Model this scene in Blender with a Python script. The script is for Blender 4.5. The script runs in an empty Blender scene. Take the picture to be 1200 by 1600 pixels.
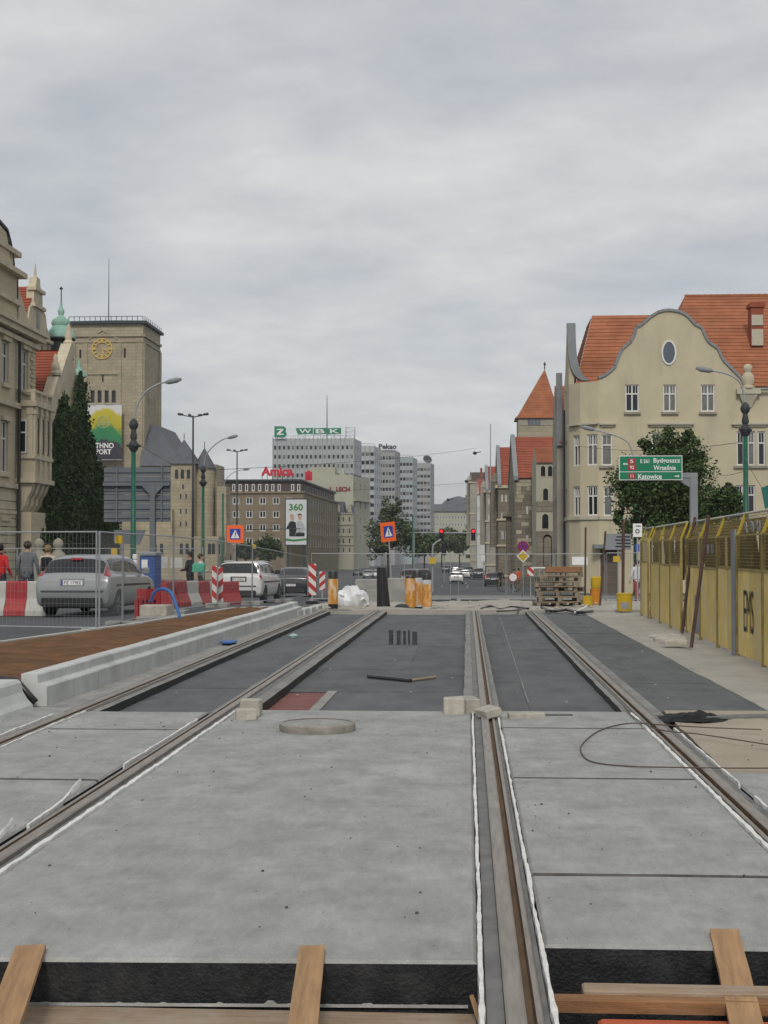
import bpy, bmesh, math, random
from mathutils import Vector, Matrix, noise
random.seed(7)
D = bpy.data
SC = bpy.context.scene
COL = SC.collection
R = math.radians

# ------------------------------------------------------------------ camera
FPX = 2200.0                      # focal length in pixels of the 1200x1600 frame
YAW = math.atan(130 / FPX)
PIT = math.atan(62 / FPX)
CAMZ = 1.56
cd = D.cameras.new('camera')
cam = D.objects.new('camera', cd)
COL.objects.link(cam)
cam.location = (0, 0, CAMZ)
cam.rotation_euler = (R(90) + PIT, 0, YAW)
cd.sensor_fit = 'VERTICAL'
cd.sensor_height = 36.0
cd.lens = 36.0 * FPX / 1600
cd.clip_start = 0.1
cd.clip_end = 6000
SC.camera = cam
SC.render.resolution_x, SC.render.resolution_y = 768, 1024
SC.view_settings.view_transform = 'Standard'
SC.view_settings.look = 'None'
SC.view_settings.exposure = 0.14
SC.view_settings.gamma = 1.0
SC.view_settings.use_curve_mapping = False

# ------------------------------------------------------------------ sky
SUN_EL, SUN_AZ = R(40), R(180)    # azimuth measured from +Y towards +X
w = D.worlds.new('World')
SC.world = w
w.use_nodes = True
nt = w.node_tree
for n in list(nt.nodes):
    nt.nodes.remove(n)
def N(t, tree=None, **kw):
    n = (tree or nt).nodes.new(t)
    for k, v in kw.items():
        setattr(n, k, v)
    return n
def math_node(tree, op, a, b=None, c=None):
    n = tree.nodes.new('ShaderNodeMath'); n.operation = op
    for i, v in enumerate((a, b, c)):
        if v is None: continue
        if isinstance(v, (int, float)): n.inputs[i].default_value = v
        else: tree.links.new(v, n.inputs[i])
    return n.outputs[0]
lk = nt.links.new
out = N('ShaderNodeOutputWorld')
sky = N('ShaderNodeTexSky')
sky.sky_type = 'NISHITA'
sky.sun_disc = False
sky.sun_elevation = SUN_EL
sky.sun_rotation = SUN_AZ
sky.dust_density = 2.0
bg1 = N('ShaderNodeBackground'); bg1.inputs[1].default_value = 0.065
lk(sky.outputs[0], bg1.inputs[0])
tc = N('ShaderNodeTexCoord')
sp = N('ShaderNodeSeparateXYZ'); lk(tc.outputs['Generated'], sp.inputs[0])
zz = math_node(nt, 'ADD', math_node(nt, 'MAXIMUM', sp.outputs[2], 0.0), 0.22)
cx = math_node(nt, 'DIVIDE', sp.outputs[0], zz)
cy = math_node(nt, 'DIVIDE', sp.outputs[1], zz)
cb = N('ShaderNodeCombineXYZ'); lk(cx, cb.inputs[0]); lk(cy, cb.inputs[1])
def wnoise(scale, detail, rough, off, dist=0.0):
    mp = N('ShaderNodeMapping'); mp.inputs['Location'].default_value = off
    mp.inputs['Rotation'].default_value = (0, 0, R(14))
    mp.inputs['Scale'].default_value = (1.0, 1.25, 1)
    lk(cb.outputs[0], mp.inputs[0])
    n = N('ShaderNodeTexNoise'); lk(mp.outputs[0], n.inputs['Vector'])
    n.inputs['Scale'].default_value = scale; n.inputs['Detail'].default_value = detail
    n.inputs['Roughness'].default_value = rough; n.inputs['Distortion'].default_value = dist
    return n.outputs['Fac']
n1 = wnoise(5.2, 9, 0.60, (3.1, 7.7, 0), 0.1)
n2 = wnoise(1.3, 3, 0.5, (11.0, 2.0, 0))
mixn = math_node(nt, 'ADD', math_node(nt, 'MULTIPLY', n1, 0.72), math_node(nt, 'MULTIPLY', n2, 0.28))
ramp = N('ShaderNodeValToRGB')
e = ramp.color_ramp.elements
e[0].position = 0.32; e[0].color = (0.495, 0.513, 0.54, 1)
e[1].position = 0.70; e[1].color = (0.66, 0.665, 0.66, 1)
m_ = ramp.color_ramp.elements.new(0.50); m_.color = (0.575, 0.59, 0.603, 1)
lk(mixn, ramp.inputs[0])
bg2 = N('ShaderNodeBackground'); bg2.inputs[1].default_value = 1.0
lk(ramp.outputs[0], bg2.inputs[0])
ms = N('ShaderNodeMixShader')
gap = N('ShaderNodeMapRange'); lk(n2, gap.inputs[0])
gap.inputs[1].default_value = 0.40; gap.inputs[2].default_value = 0.52
gap.inputs[3].default_value = 0.78; gap.inputs[4].default_value = 0.97
lk(gap.outputs[0], ms.inputs[0])
lk(bg1.outputs[0], ms.inputs[1]); lk(bg2.outputs[0], ms.inputs[2])
lk(ms.outputs[0], out.inputs[0])
# ------------------------------------------------------------------ sun (veiled)
sl = D.lights.new('sun', 'SUN'); sl.energy = 1.5; sl.angle = R(10); sl.color = (1.0, 0.95, 0.88)
so = D.objects.new('sun', sl); COL.objects.link(so)
sdir = Vector((math.sin(SUN_AZ) * math.cos(SUN_EL), math.cos(SUN_AZ) * math.cos(SUN_EL), math.sin(SUN_EL)))
so.rotation_euler = sdir.to_track_quat('Z', 'Y').to_euler()
so.location = (0, -20, 60)

# ------------------------------------------------------------------ pixel -> place
CM = cam.rotation_euler.to_matrix()
def ray(px, py):
    return CM @ Vector(((px - 600) / FPX, (800 - py) / FPX, -1.0))
def at(px, py, Y):
    d = ray(px, py)
    return Vector((0, 0, CAMZ)) + d * (Y / d.y)
def X_(px, Y): return at(px, 862, Y).x
def Z_(py, Y, px=730): return at(px, py, Y).z
def plerp(tab, y):
    if y <= tab[0][0]: return tab[0][1]
    for (a, za), (b, zb) in zip(tab, tab[1:]):
        if y <= b: return za + (zb - za) * (y - a) / (b - a)
    return tab[-1][1]
GZT = [(-60, 0), (38, 0), (58, -.5), (70, -.68), (127, -1.8), (183, -2.6), (275, -3.4), (420, -3.9), (900, -4.2), (5000, -4.2)]
def gz(y): return plerp(GZT, y)

# ------------------------------------------------------------------ materials
def S(r, g, b):
    f = lambda c: (c / 255 / 12.92) if c <= 10 else ((c / 255 + 0.055) / 1.055) ** 2.4
    return (f(r), f(g), f(b))
MATS = {}
def mat(name, c, r=.8, v=.15, s=3.0, c2=None, bump=0.0, bs=None, metal=0, spec=.3, rnd=0, st=(1, 1, 1), dirt=0, dcol=(.12, .10, .08), ds=.6, emit=0, alpha=1, dst=(1, 1, 1), dlo=.48, dhi=.72):
    """procedural principled material: two-tone noise, optional stains, bump and per-object variation"""
    if name in MATS: return MATS[name]
    m = D.materials.new(name); m.use_nodes = True
    t = m.node_tree; b = t.nodes['Principled BSDF']; L = t.links.new
    tcn = t.nodes.new('ShaderNodeTexCoord')
    mp = t.nodes.new('ShaderNodeMapping'); mp.inputs['Scale'].default_value = st
    L(tcn.outputs['Object'], mp.inputs[0])
    no = t.nodes.new('ShaderNodeTexNoise'); L(mp.outputs[0], no.inputs['Vector'])
    no.inputs['Scale'].default_value = s; no.inputs['Detail'].default_value = 6; no.inputs['Roughness'].default_value = .6
    mr = t.nodes.new('ShaderNodeMapRange'); L(no.outputs['Fac'], mr.inputs[0])
    mr.inputs[1].default_value = .32; mr.inputs[2].default_value = .68
    mx = t.nodes.new('ShaderNodeMix'); mx.data_type = 'RGBA'; L(mr.outputs[0], mx.inputs[0])
    ca = tuple(x * (1 - v) for x in c) if c2 is None else c
    cb_ = tuple(x * (1 + v) for x in c) if c2 is None else c2
    mx.inputs[6].default_value = (*ca, 1); mx.inputs[7].default_value = (*cb_, 1)
    col = mx.outputs[2]
    if dirt:
        mp2 = t.nodes.new('ShaderNodeMapping'); mp2.inputs['Scale'].default_value = dst; L(tcn.outputs['Object'], mp2.inputs[0])
        n2_ = t.nodes.new('ShaderNodeTexNoise'); L(mp2.outputs[0], n2_.inputs['Vector'])
        n2_.inputs['Scale'].default_value = ds; n2_.inputs['Detail'].default_value = 8; n2_.inputs['Roughness'].default_value = .68
        mr2 = t.nodes.new('ShaderNodeMapRange'); L(n2_.outputs['Fac'], mr2.inputs[0])
        mr2.inputs[1].default_value = dlo; mr2.inputs[2].default_value = dhi; mr2.inputs[4].default_value = dirt
        mx2 = t.nodes.new('ShaderNodeMix'); mx2.data_type = 'RGBA'; L(mr2.outputs[0], mx2.inputs[0])
        L(col, mx2.inputs[6]); mx2.inputs[7].default_value = (*dcol, 1); col = mx2.outputs[2]
    if rnd:
        oi = t.nodes.new('ShaderNodeObjectInfo')
        mr3 = t.nodes.new('ShaderNodeMapRange'); L(oi.outputs['Random'], mr3.inputs[0])
        mr3.inputs[3].default_value = 1 - rnd; mr3.inputs[4].default_value = 1 + rnd
        hs = t.nodes.new('ShaderNodeHueSaturation'); L(mr3.outputs[0], hs.inputs['Value']); L(col, hs.inputs['Color'])
        col = hs.outputs[0]
    L(col, b.inputs['Base Color'])
    b.inputs['Roughness'].default_value = r; b.inputs['Metallic'].default_value = metal
    b.inputs['Specular IOR Level'].default_value = spec
    if alpha < 1: b.inputs['Alpha'].default_value = alpha
    if bump:
        n3 = t.nodes.new('ShaderNodeTexNoise'); L(mp.outputs[0], n3.inputs['Vector'])
        n3.inputs['Scale'].default_value = bs or s * 6; n3.inputs['Detail'].default_value = 4
        bp = t.nodes.new('ShaderNodeBump'); bp.inputs['Strength'].default_value = bump; bp.inputs['Distance'].default_value = .02
        L(n3.outputs['Fac'], bp.inputs['Height']); L(bp.outputs[0], b.inputs['Normal'])
    if emit:
        b.inputs['Emission Color'].default_value = (*c, 1); b.inputs['Emission Strength'].default_value = emit
    MATS[name] = m
    return m
def mat_ashlar(name, c, c2, bw=1.0, bh=.45, mort=.02, mc=None, dirt=.5, dcol=(.07, .065, .055), ds=.25, bump=.3, off=.5):
    """coursed stone: brick pattern laid out on the wall's own run (x+y) and height"""
    if name in MATS: return MATS[name]
    m = mat(name, c, .88, .1, 2.0, dirt=dirt, dcol=dcol, ds=ds)
    t = m.node_tree; L = t.links.new; b = t.nodes['Principled BSDF']
    tcn = [n for n in t.nodes if n.type == 'TEX_COORD'][0]
    s3 = t.nodes.new('ShaderNodeSeparateXYZ'); L(tcn.outputs['Object'], s3.inputs[0])
    u = math_node(t, 'ADD', s3.outputs[0], s3.outputs[1])
    cbn = t.nodes.new('ShaderNodeCombineXYZ'); L(u, cbn.inputs[0]); L(s3.outputs[2], cbn.inputs[1])
    br = t.nodes.new('ShaderNodeTexBrick'); L(cbn.outputs[0], br.inputs['Vector'])
    br.inputs['Scale'].default_value = 1; br.inputs['Brick Width'].default_value = bw; br.inputs['Row Height'].default_value = bh
    br.inputs['Mortar Size'].default_value = mort; br.offset = off
    br.inputs['Color1'].default_value = (*c, 1); br.inputs['Color2'].default_value = (*c2, 1)
    mc = mc or tuple(x * .55 for x in c)
    br.inputs['Mortar'].default_value = (*mc, 1); br.inputs['Bias'].default_value = 0
    mixs = [n for n in t.nodes if n.type == 'MIX']
    first = mixs[0]
    mul = t.nodes.new('ShaderNodeMix'); mul.data_type = 'RGBA'; mul.blend_type = 'MIX'; mul.inputs[0].default_value = .72
    L(first.outputs[2], mul.inputs[6]); L(br.outputs['Color'], mul.inputs[7])
    if len(mixs) > 1: L(mul.outputs[2], mixs[1].inputs[6])
    else: L(mul.outputs[2], b.inputs['Base Color'])
    if bump:
        bp = t.nodes.new('ShaderNodeBump'); bp.inputs['Strength'].default_value = bump; bp.inputs['Distance'].default_value = .03
        bp.invert = True
        L(br.outputs['Fac'], bp.inputs['Height']); L(bp.outputs[0], b.inputs['Normal'])
    return m
def mat_stripes(name, c1, c2, k, ang):
    """diagonal warning stripes printed on a board"""
    m = mat(name, c1, .5, .06, 5)
    t = m.node_tree; L = t.links.new
    tcn = [n for n in t.nodes if n.type == 'TEX_COORD'][0]
    s3 = t.nodes.new('ShaderNodeSeparateXYZ'); L(tcn.outputs['Object'], s3.inputs[0])
    d = math_node(t, 'ADD', math_node(t, 'MULTIPLY', s3.outputs[0], ang), s3.outputs[2])
    fr = math_node(t, 'FRACT', math_node(t, 'MULTIPLY', d, k))
    gt = math_node(t, 'GREATER_THAN', fr, .5)
    mx = [n for n in t.nodes if n.type == 'MIX'][0]
    m2 = t.nodes.new('ShaderNodeMix'); m2.data_type = 'RGBA'; L(gt, m2.inputs[0])
    L(mx.outputs[2], m2.inputs[6]); m2.inputs[7].default_value = (*c2, 1)
    L(m2.outputs[2], t.nodes['Principled BSDF'].inputs['Base Color'])
    return m

# ------------------------------------------------------------------ mesh builder
class MB:
    def __init__(s): s.v = []; s.f = []; s.mi = []; s.k = 0
    def add(s, vs, fs, M=None):
        o = len(s.v)
        s.v += [tuple(M @ Vector(p)) for p in vs] if M is not None else [tuple(p) for p in vs]
        for f in fs:
            s.f.append([i + o for i in f]); s.mi.append(s.k)
        return s
    def quad(s, a, b, c, d, M=None): return s.add([a, b, c, d], [(0, 1, 2, 3)], M)
    def poly(s, pts, M=None): return s.add(pts, [tuple(range(len(pts)))], M)
    def box(s, x0, x1, y0, y1, z0, z1, M=None):
        v = [(x, y, z) for z in (z0, z1) for y in (y0, y1) for x in (x0, x1)]
        return s.add(v, [(0, 2, 3, 1), (4, 5, 7, 6), (0, 1, 5, 4), (2, 6, 7, 3), (0, 4, 6, 2), (1, 3, 7, 5)], M)
    def cbox(s, x0, x1, y0, y1, z0, z1, c=.01, M=None):
        """box with its upright and top edges chamfered"""
        a = [(x0 + c, y0), (x1 - c, y0), (x1, y0 + c), (x1, y1 - c), (x1 - c, y1), (x0 + c, y1), (x0, y1 - c), (x0, y0 + c)]
        mx_, my_ = (x0 + x1) / 2, (y0 + y1) / 2
        ins = lambda p: (p[0] + (c if p[0] < mx_ else -c), p[1] + (c if p[1] < my_ else -c))
        vs = [(x, y, z0) for x, y in a] + [(x, y, z1 - c) for x, y in a] + [(*ins(p), z1) for p in a]
        fs = [tuple(range(7, -1, -1)), tuple(range(16, 24))]
        for k in (0, 8):
            fs += [(k + i, k + (i + 1) % 8, k + 8 + (i + 1) % 8, k + 8 + i) for i in range(8)]
        return s.add(vs, fs, M)
    def prism(s, pts, vec, M=None):
        n = len(pts); vec = Vector(vec)
        vs = [Vector(p) for p in pts] + [Vector(p) + vec for p in pts]
        return s.add(vs, [tuple(range(n))[::-1], tuple(range(n, 2 * n))] + [(i, (i + 1) % n, n + (i + 1) % n, n + i) for i in range(n)], M)
    def tube(s, pts, r, n=6, M=None, caps=True):
        pts = [Vector(p) for p in pts]; m = len(pts)
        rr = r if isinstance(r, (list, tuple)) else [r] * m
        vs = []; up = Vector((0, 0, 1)); a = None
        for i, p in enumerate(pts):
            t = (pts[min(i + 1, m - 1)] - pts[max(i - 1, 0)])
            if t.length < 1e-9: t = Vector((0, 0, 1))
            t.normalize()
            if a is None:
                a = t.cross(up if abs(t.z) < .95 else Vector((1, 0, 0)))
            a = (a - t * a.dot(t)).normalized(); b = t.cross(a)
            vs += [p + (a * math.cos(2 * math.pi * j / n) + b * math.sin(2 * math.pi * j / n)) * rr[i] for j in range(n)]
        fs = [(i * n + j, i * n + (j + 1) % n, (i + 1) * n + (j + 1) % n, (i + 1) * n + j) for i in range(m - 1) for j in range(n)]
        if caps: fs += [tuple(range(n))[::-1], tuple(range((m - 1) * n, m * n))]
        return s.add(vs, fs, M)
    def lathe(s, prof, n=12, M=None, caps=True):
        m = len(prof)
        vs = [(max(r_, 1e-4) * math.cos(2 * math.pi * j / n), max(r_, 1e-4) * math.sin(2 * math.pi * j / n), z) for r_, z in prof for j in range(n)]
        fs = [(i * n + j, i * n + (j + 1) % n, (i + 1) * n + (j + 1) % n, (i + 1) * n + j) for i in range(m - 1) for j in range(n)]
        if caps: fs += [tuple(range(n))[::-1], tuple(range((m - 1) * n, m * n))]
        return s.add(vs, fs, M)
    def mesh(s, name, mats, smooth=False, fix=True):
        me = D.meshes.new(name); me.from_pydata(s.v, [], s.f)
        for m in (mats if isinstance(mats, (list, tuple)) else [mats]): me.materials.append(m)
        if any(s.mi): me.polygons.foreach_set('material_index', s.mi)
        if fix:
            b = bmesh.new(); b.from_mesh(me); bmesh.ops.recalc_face_normals(b, faces=b.faces); b.to_mesh(me); b.free()
        if smooth:
            me.polygons.foreach_set('use_smooth', [True] * len(me.polygons))
            if smooth != True: me.set_sharp_from_angle(angle=R(smooth))
        me.update()
        return me
    def build(s, name, mats, parent=None, smooth=False, fix=True):
        return link(name, s.mesh(name, mats, smooth, fix), parent)
def link(name, data, parent=None, M=None):
    o = D.objects.new(name, data); COL.objects.link(o)
    if parent is not None:
        o.parent = parent; o.matrix_parent_inverse = world_of(parent).inverted()
    if M is not None: o.matrix_basis = M
    return o
def world_of(o):
    if o.parent is None: return o.matrix_basis.copy()
    return world_of(o.parent) @ o.matrix_parent_inverse @ o.matrix_basis
def tag(o, label, cat, group=None):
    o['label'] = label; o['category'] = cat
    if group: o['group'] = group
    return o
def thing(name, loc, label, cat, group=None):
    o = D.objects.new(name, None); COL.objects.link(o); o.empty_display_size = .2
    o.location = loc
    return tag(o, label, cat, group)
def struct(o):
    o['kind'] = 'structure'; return o
def stuff(o):
    o['kind'] = 'stuff'; return o
KIDS = {}
def copy_tree(o, parent=None):
    c = o.copy(); COL.objects.link(c)
    if parent is not None:
        c.parent = parent; c.matrix_parent_inverse = o.matrix_parent_inverse.copy()
    if o.name not in KIDS: KIDS[o.name] = list(o.children)
    for ch in KIDS[o.name]: copy_tree(ch, c)
    return c
def place(root, x, y, z=None, rz=0, label=None, group=None, sc=None, rx=0, ry=0):
    root.location = (x, y, gz(y) if z is None else z); root.rotation_euler = (rx, ry, rz)
    if sc: root.scale = (sc, sc, sc) if not isinstance(sc, tuple) else sc
    if label: root['label'] = label
    if group: root['group'] = group
    return root
def jit(a): return random.uniform(-a, a)

# flat lettering
def text_mesh(txt, w, h, m, bold=.0, ext=0.0):
    cu = D.curves.new('lettering', 'FONT'); cu.body = txt; cu.size = 1; cu.offset = bold; cu.extrude = ext; cu.resolution_u = 3
    o = D.objects.new('lettering', cu); COL.objects.link(o)
    dg = bpy.context.evaluated_depsgraph_get()
    me = D.meshes.new_from_object(o.evaluated_get(dg))
    D.objects.remove(o)
    xs = [v.co.x for v in me.vertices]; ys = [v.co.y for v in me.vertices]
    if not xs: return me
    x0, x1, y0, y1 = min(xs), max(xs), min(ys), max(ys)
    for v in me.vertices:
        v.co = Vector(((v.co.x - (x0 + x1) / 2) / (x1 - x0) * w, v.co.z, (v.co.y - y0) / (y1 - y0) * h))
    me.materials.clear(); me.materials.append(m)
    return me
def text(txt, w, h, m, M, parent, bold=.0, ext=0.0, name='lettering'):
    """M: local x = reading direction, local z = up, faces -y; lower middle of the word at the origin"""
    return link(name, text_mesh(txt, w, h, m, bold, ext), parent, M)

# ------------------------------------------------------------------ facades
class Fac:
    """vertical wall plane; p0 is its left end as seen from outside, p1 its right end"""
    def __init__(s, p0, p1):
        s.o = Vector((p0[0], p0[1], 0)); d = Vector((p1[0] - p0[0], p1[1] - p0[1], 0))
        s.L = d.length; s.u = d.normalized(); s.n = Vector((s.u.y, -s.u.x, 0))
    def P(s, u, z, w=0): return s.o + s.u * u + s.n * w + Vector((0, 0, z))
    def M(s, u, z, w=0):
        p = s.P(u, z, w); a, b = s.u, -s.n
        return Matrix(((a.x, b.x, 0, p.x), (a.y, b.y, 0, p.y), (0, 0, 1, p.z), (0, 0, 0, 1)))
    def uz(s, px, py):
        d = ray(px, py); o = Vector((0, 0, CAMZ))
        t = (s.o - o).dot(s.n) / d.dot(s.n); p = o + d * t
        return (p - s.o).dot(s.u), p.z
    def rect(s, x0, x1, y0, y1):
        u0, z1 = s.uz(x0, y0); u1, z0 = s.uz(x1, y1); return (u0, u1, z0, z1)
    def wall(s, mb, z0, z1, holes=(), rev=.2, u0=0, u1=None):
        u1 = s.L if u1 is None else u1
        us = sorted({u0, u1, *[min(max(h[i], u0), u1) for h in holes for i in (0, 1)]})
        zs = sorted({z0, z1, *[min(max(h[i], z0), z1) for h in holes for i in (2, 3)]})
        for a, b in zip(us, us[1:]):
            for c, d in zip(zs, zs[1:]):
                if b - a < 1e-5 or d - c < 1e-5: continue
                um, zm = (a + b) / 2, (c + d) / 2
                if any(h[0] < um < h[1] and h[2] < zm < h[3] for h in holes): continue
                mb.quad(s.P(a, c), s.P(b, c), s.P(b, d), s.P(a, d))
        for h in holes:
            a, b, c, d = h[:4]
            for p, q in (((a, c), (b, c)), ((b, c), (b, d)), ((b, d), (a, d)), ((a, d), (a, c))):
                mb.quad(s.P(*p), s.P(*q), s.P(*q, -rev), s.P(*p, -rev))
    def bar(s, mb, u0, u1, z0, z1, d=.1, back=.05):
        mb.box(0, u1 - u0, -d, back, 0, z1 - z0, s.M(u0, z0))
WC = {}
def window(fac, r, root, fm, gm, nx=2, tr=.62, fw=.06, depth=.16, far=False, small=0, name='window'):
    """a framed window set back in its opening; near ones get their panes as parts of their own"""
    w_, h_ = round(r[1] - r[0], 2), round(r[3] - r[2], 2)
    key = (w_, h_, fm.name, gm.name, nx, tr, fw, far, small)
    if key not in WC:
        f = MB()
        f.box(0, fw, -.03, .03, 0, h_); f.box(w_ - fw, w_, -.03, .03, 0, h_)
        f.box(fw, w_ - fw, -.03, .03, 0, fw); f.box(fw, w_ - fw, -.03, .03, h_ - fw, h_)
        for i in range(1, nx): f.box(w_ * i / nx - fw / 2, w_ * i / nx + fw / 2, -.025, .03, fw, h_ - fw)
        if tr: f.box(fw, w_ - fw, -.028, .03, h_ * tr - fw / 2, h_ * tr + fw / 2)
        if small and tr:
            for i in range(1, nx * small):
                if i % small: f.box(w_ * i / (nx * small) - .015, w_ * i / (nx * small) + .015, -.02, .03, h_ * tr, h_ - fw)
        if far:
            f.k = 1; f.quad((0, .035, 0), (w_, .035, 0), (w_, .035, h_), (0, .035, h_))
            WC[key] = (f.mesh('window', [fm, gm], fix=False), None)
        else:
            p = MB(); p.quad((.01, .035, .01), (w_ - .01, .035, .01), (w_ - .01, .035, h_ - .01), (.01, .035, h_ - .01))
            WC[key] = (f.mesh('window', fm), p.mesh('pane', gm, fix=False))
    a, b = WC[key]
    M = fac.M(r[0], r[2], -depth)
    o = link(name, a, root, M)
    if b is not None:
        p = link('pane', b); p.parent = o
    return o
def courses(mb, el, er, rr, rl, n, step=.035):
    """tiled roof slope: overlapping horizontal courses from eave to ridge"""
    el, er, rr, rl = map(Vector, (el, er, rr, rl))
    nrm = (er - el).cross(rl - el)
    if nrm.length < 1e-6: nrm = (er - el).cross(rr - el)
    nrm.normalize()
    if nrm.z < 0: nrm = -nrm
    for i in range(n):
        a, b = i / n, (i + 1) / n
        p0, p1 = el.lerp(rl, a), er.lerp(rr, a); q0, q1 = el.lerp(rl, b), er.lerp(rr, b)
        up = nrm * step
        mb.quad(p0 + up, p1 + up, q1, q0)
        mb.quad(p0, p1, p1 + up, p0 + up)
# ================================================================== materials used in the near field
def mat_concrete(name, c, streak=.2, patch=.6, pcol=(.5, .5, .48)):
    """float-finished concrete: cloudy mottling, trowel sweeps, chalky smears, damp spots and grain"""
    m = mat(name, c, .85, .13, 3.2, dirt=patch, dcol=pcol, ds=1.5, dst=(.8, .45, 1), dlo=.53, dhi=.66, bump=.35, bs=55)
    t = m.node_tree; L = t.links.new
    tcn = [n for n in t.nodes if n.type == 'TEX_COORD'][0]
    def layer(scale, st, rot, lo, hi, a, b, detail=5, rough=.6, dist=0):
        mp = t.nodes.new('ShaderNodeMapping'); mp.inputs['Scale'].default_value = st; mp.inputs['Rotation'].default_value = (0, 0, rot)
        L(tcn.outputs['Object'], mp.inputs[0])
        n = t.nodes.new('ShaderNodeTexNoise'); n.inputs['Scale'].default_value = scale; n.inputs['Detail'].default_value = detail; n.inputs['Roughness'].default_value = rough; n.inputs['Distortion'].default_value = dist
        L(mp.outputs[0], n.inputs['Vector'])
        mr = t.nodes.new('ShaderNodeMapRange'); L(n.outputs['Fac'], mr.inputs[0])
        for k, v in zip((1, 2, 3, 4), (lo, hi, a, b)): mr.inputs[k].default_value = v
        return mr.outputs[0]
    v = layer(2.4, (1, .55, 1), .2, .3, .7, 1 - streak, 1 + streak * .7)
    v = math_node(t, 'MULTIPLY', v, layer(9, (1, .5, 1), -.5, .3, .7, .90, 1.09, 6, .7, .6))
    v = math_node(t, 'MULTIPLY', v, layer(30, (1, .22, 1), .35, .3, .7, .93, 1.06, 3))
    v = math_node(t, 'MULTIPLY', v, layer(130, (1, 1, 1), 0, .3, .75, .86, 1.12, 2))
    v = math_node(t, 'MULTIPLY', v, layer(.9, (1, .6, 1), 1, .58, .68, 1.0, .88, 8, .7))
    hs = t.nodes.new('ShaderNodeHueSaturation'); L(v, hs.inputs['Value'])
    b = t.nodes['Principled BSDF']
    src = b.inputs['Base Color'].links[0].from_socket
    L(src, hs.inputs['Color']); L(hs.outputs[0], b.inputs['Base Color'])
    return m
M_CONC = mat_concrete('fresh_concrete', (.315, .317, .303), .12, .5, (.45, .452, .435))
M_CONC2 = mat_concrete('old_concrete', (.30, .295, .275), .2, .4, (.42, .41, .38))
M_KERB = mat('kerb_concrete', (.50, .51, .495), .85, .10, 3, bump=.2, bs=60, dirt=.4, dcol=(.27, .265, .24), ds=1.3, rnd=.07)
M_BITU = mat('bitumen_paint', (.016, .017, .019), .55, .35, 9, bump=.4, bs=70, dirt=.5, dcol=(.07, .07, .07), ds=7)
M_MAT = mat('mineral_felt', (.115, .122, .126), .92, .2, 2.5, st=(1, .5, 1), bump=.6, bs=120, dirt=.5, dcol=(.165, .17, .17), ds=1.6, dst=(1, .3, 1), dlo=.46, dhi=.7, rnd=.06)
M_RAILTOP = mat('rail_steel', (.27, .24, .21), .5, .22, 6, metal=.35, st=(6, .6, 3), dirt=.4, dcol=(.36, .335, .30), ds=2)
M_RUST = mat('rail_rust', (.13, .085, .05), .85, .3, 8, st=(4, 1, 2))
M_FILL = mat('rubber_filler', (.16, .16, .155), .8, .2, 5, dirt=.5, dcol=(.26, .255, .24), ds=3)
M_FOAM = mat('white_foam', (.70, .69, .66), .9, .1, 14, dirt=.35, dcol=(.45, .43, .38), ds=5, bump=.6, bs=30)
M_SAND = mat('sand', (.335, .29, .225), .95, .13, 1.8, bump=.5, bs=25, dirt=.5, dcol=(.42, .385, .33), ds=.7)
M_SANDG = mat('grey_sand', (.345, .325, .285), .95, .12, 1.5, bump=.5, bs=25, dirt=.5, dcol=(.42, .40, .36), ds=.5)
M_BROWN = mat('brown_grit', (.145, .070, .030), .95, .3, 2.2, bump=.7, bs=30, st=(.7, 2.0, 1), dirt=.7, dcol=(.075, .040, .021), ds=2.2, dst=(.5, 1.3, 1))
M_ASPH = mat('asphalt', (.082, .086, .09), .9, .12, 2.0, bump=.3, bs=90, dirt=.5, dcol=(.12, .122, .12), ds=.3)
M_REDC = mat('red_primer', (.20, .082, .075), .9, .2, 3, st=(1, 5, 1), dirt=.4, dcol=(.24, .13, .12), ds=3)
M_WOOD = mat('raw_plank', (.34, .205, .105), .8, .22, 3, st=(14, 1.2, 4), bump=.3, bs=30, dirt=.4, dcol=(.25, .15, .08), ds=4, rnd=.12)
M_WOOD2 = mat('wet_timber', (.25, .125, .058), .75, .3, 3, st=(1.2, 14, 10), bump=.3, bs=30, dirt=.5, dcol=(.36, .24, .15), ds=5)
M_DUSTW = mat('dusty_timber', (.33, .24, .165), .9, .2, 3, st=(1.2, 14, 10), bump=.4, bs=30, dirt=.6, dcol=(.42, .38, .33), ds=4)
M_REDP = mat('red_formwork', (.42, .095, .04), .6, .15, 2, dirt=.8, dcol=(.12, .05, .035), ds=3)
M_STONE = mat('granite_sett', (.40, .37, .32), .9, .18, 9, bump=.4, bs=50, rnd=.12)
M_WHITEL = mat('white_kerb_stone', (.47, .465, .44), .85, .12, 3, rnd=.06)
M_BLACK = mat('black_plastic', (.018, .018, .02), .35, .2, 5, spec=.5)
M_WIRE = mat('steel_wire', (.10, .075, .06), .7, .2, 20)
M_BLUEP = mat('blue_hose', (.045, .13, .36), .5, .15, 6)
M_SPECK = mat('grit_specks', (.10, .095, .085), .95, .5, 30)

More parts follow.
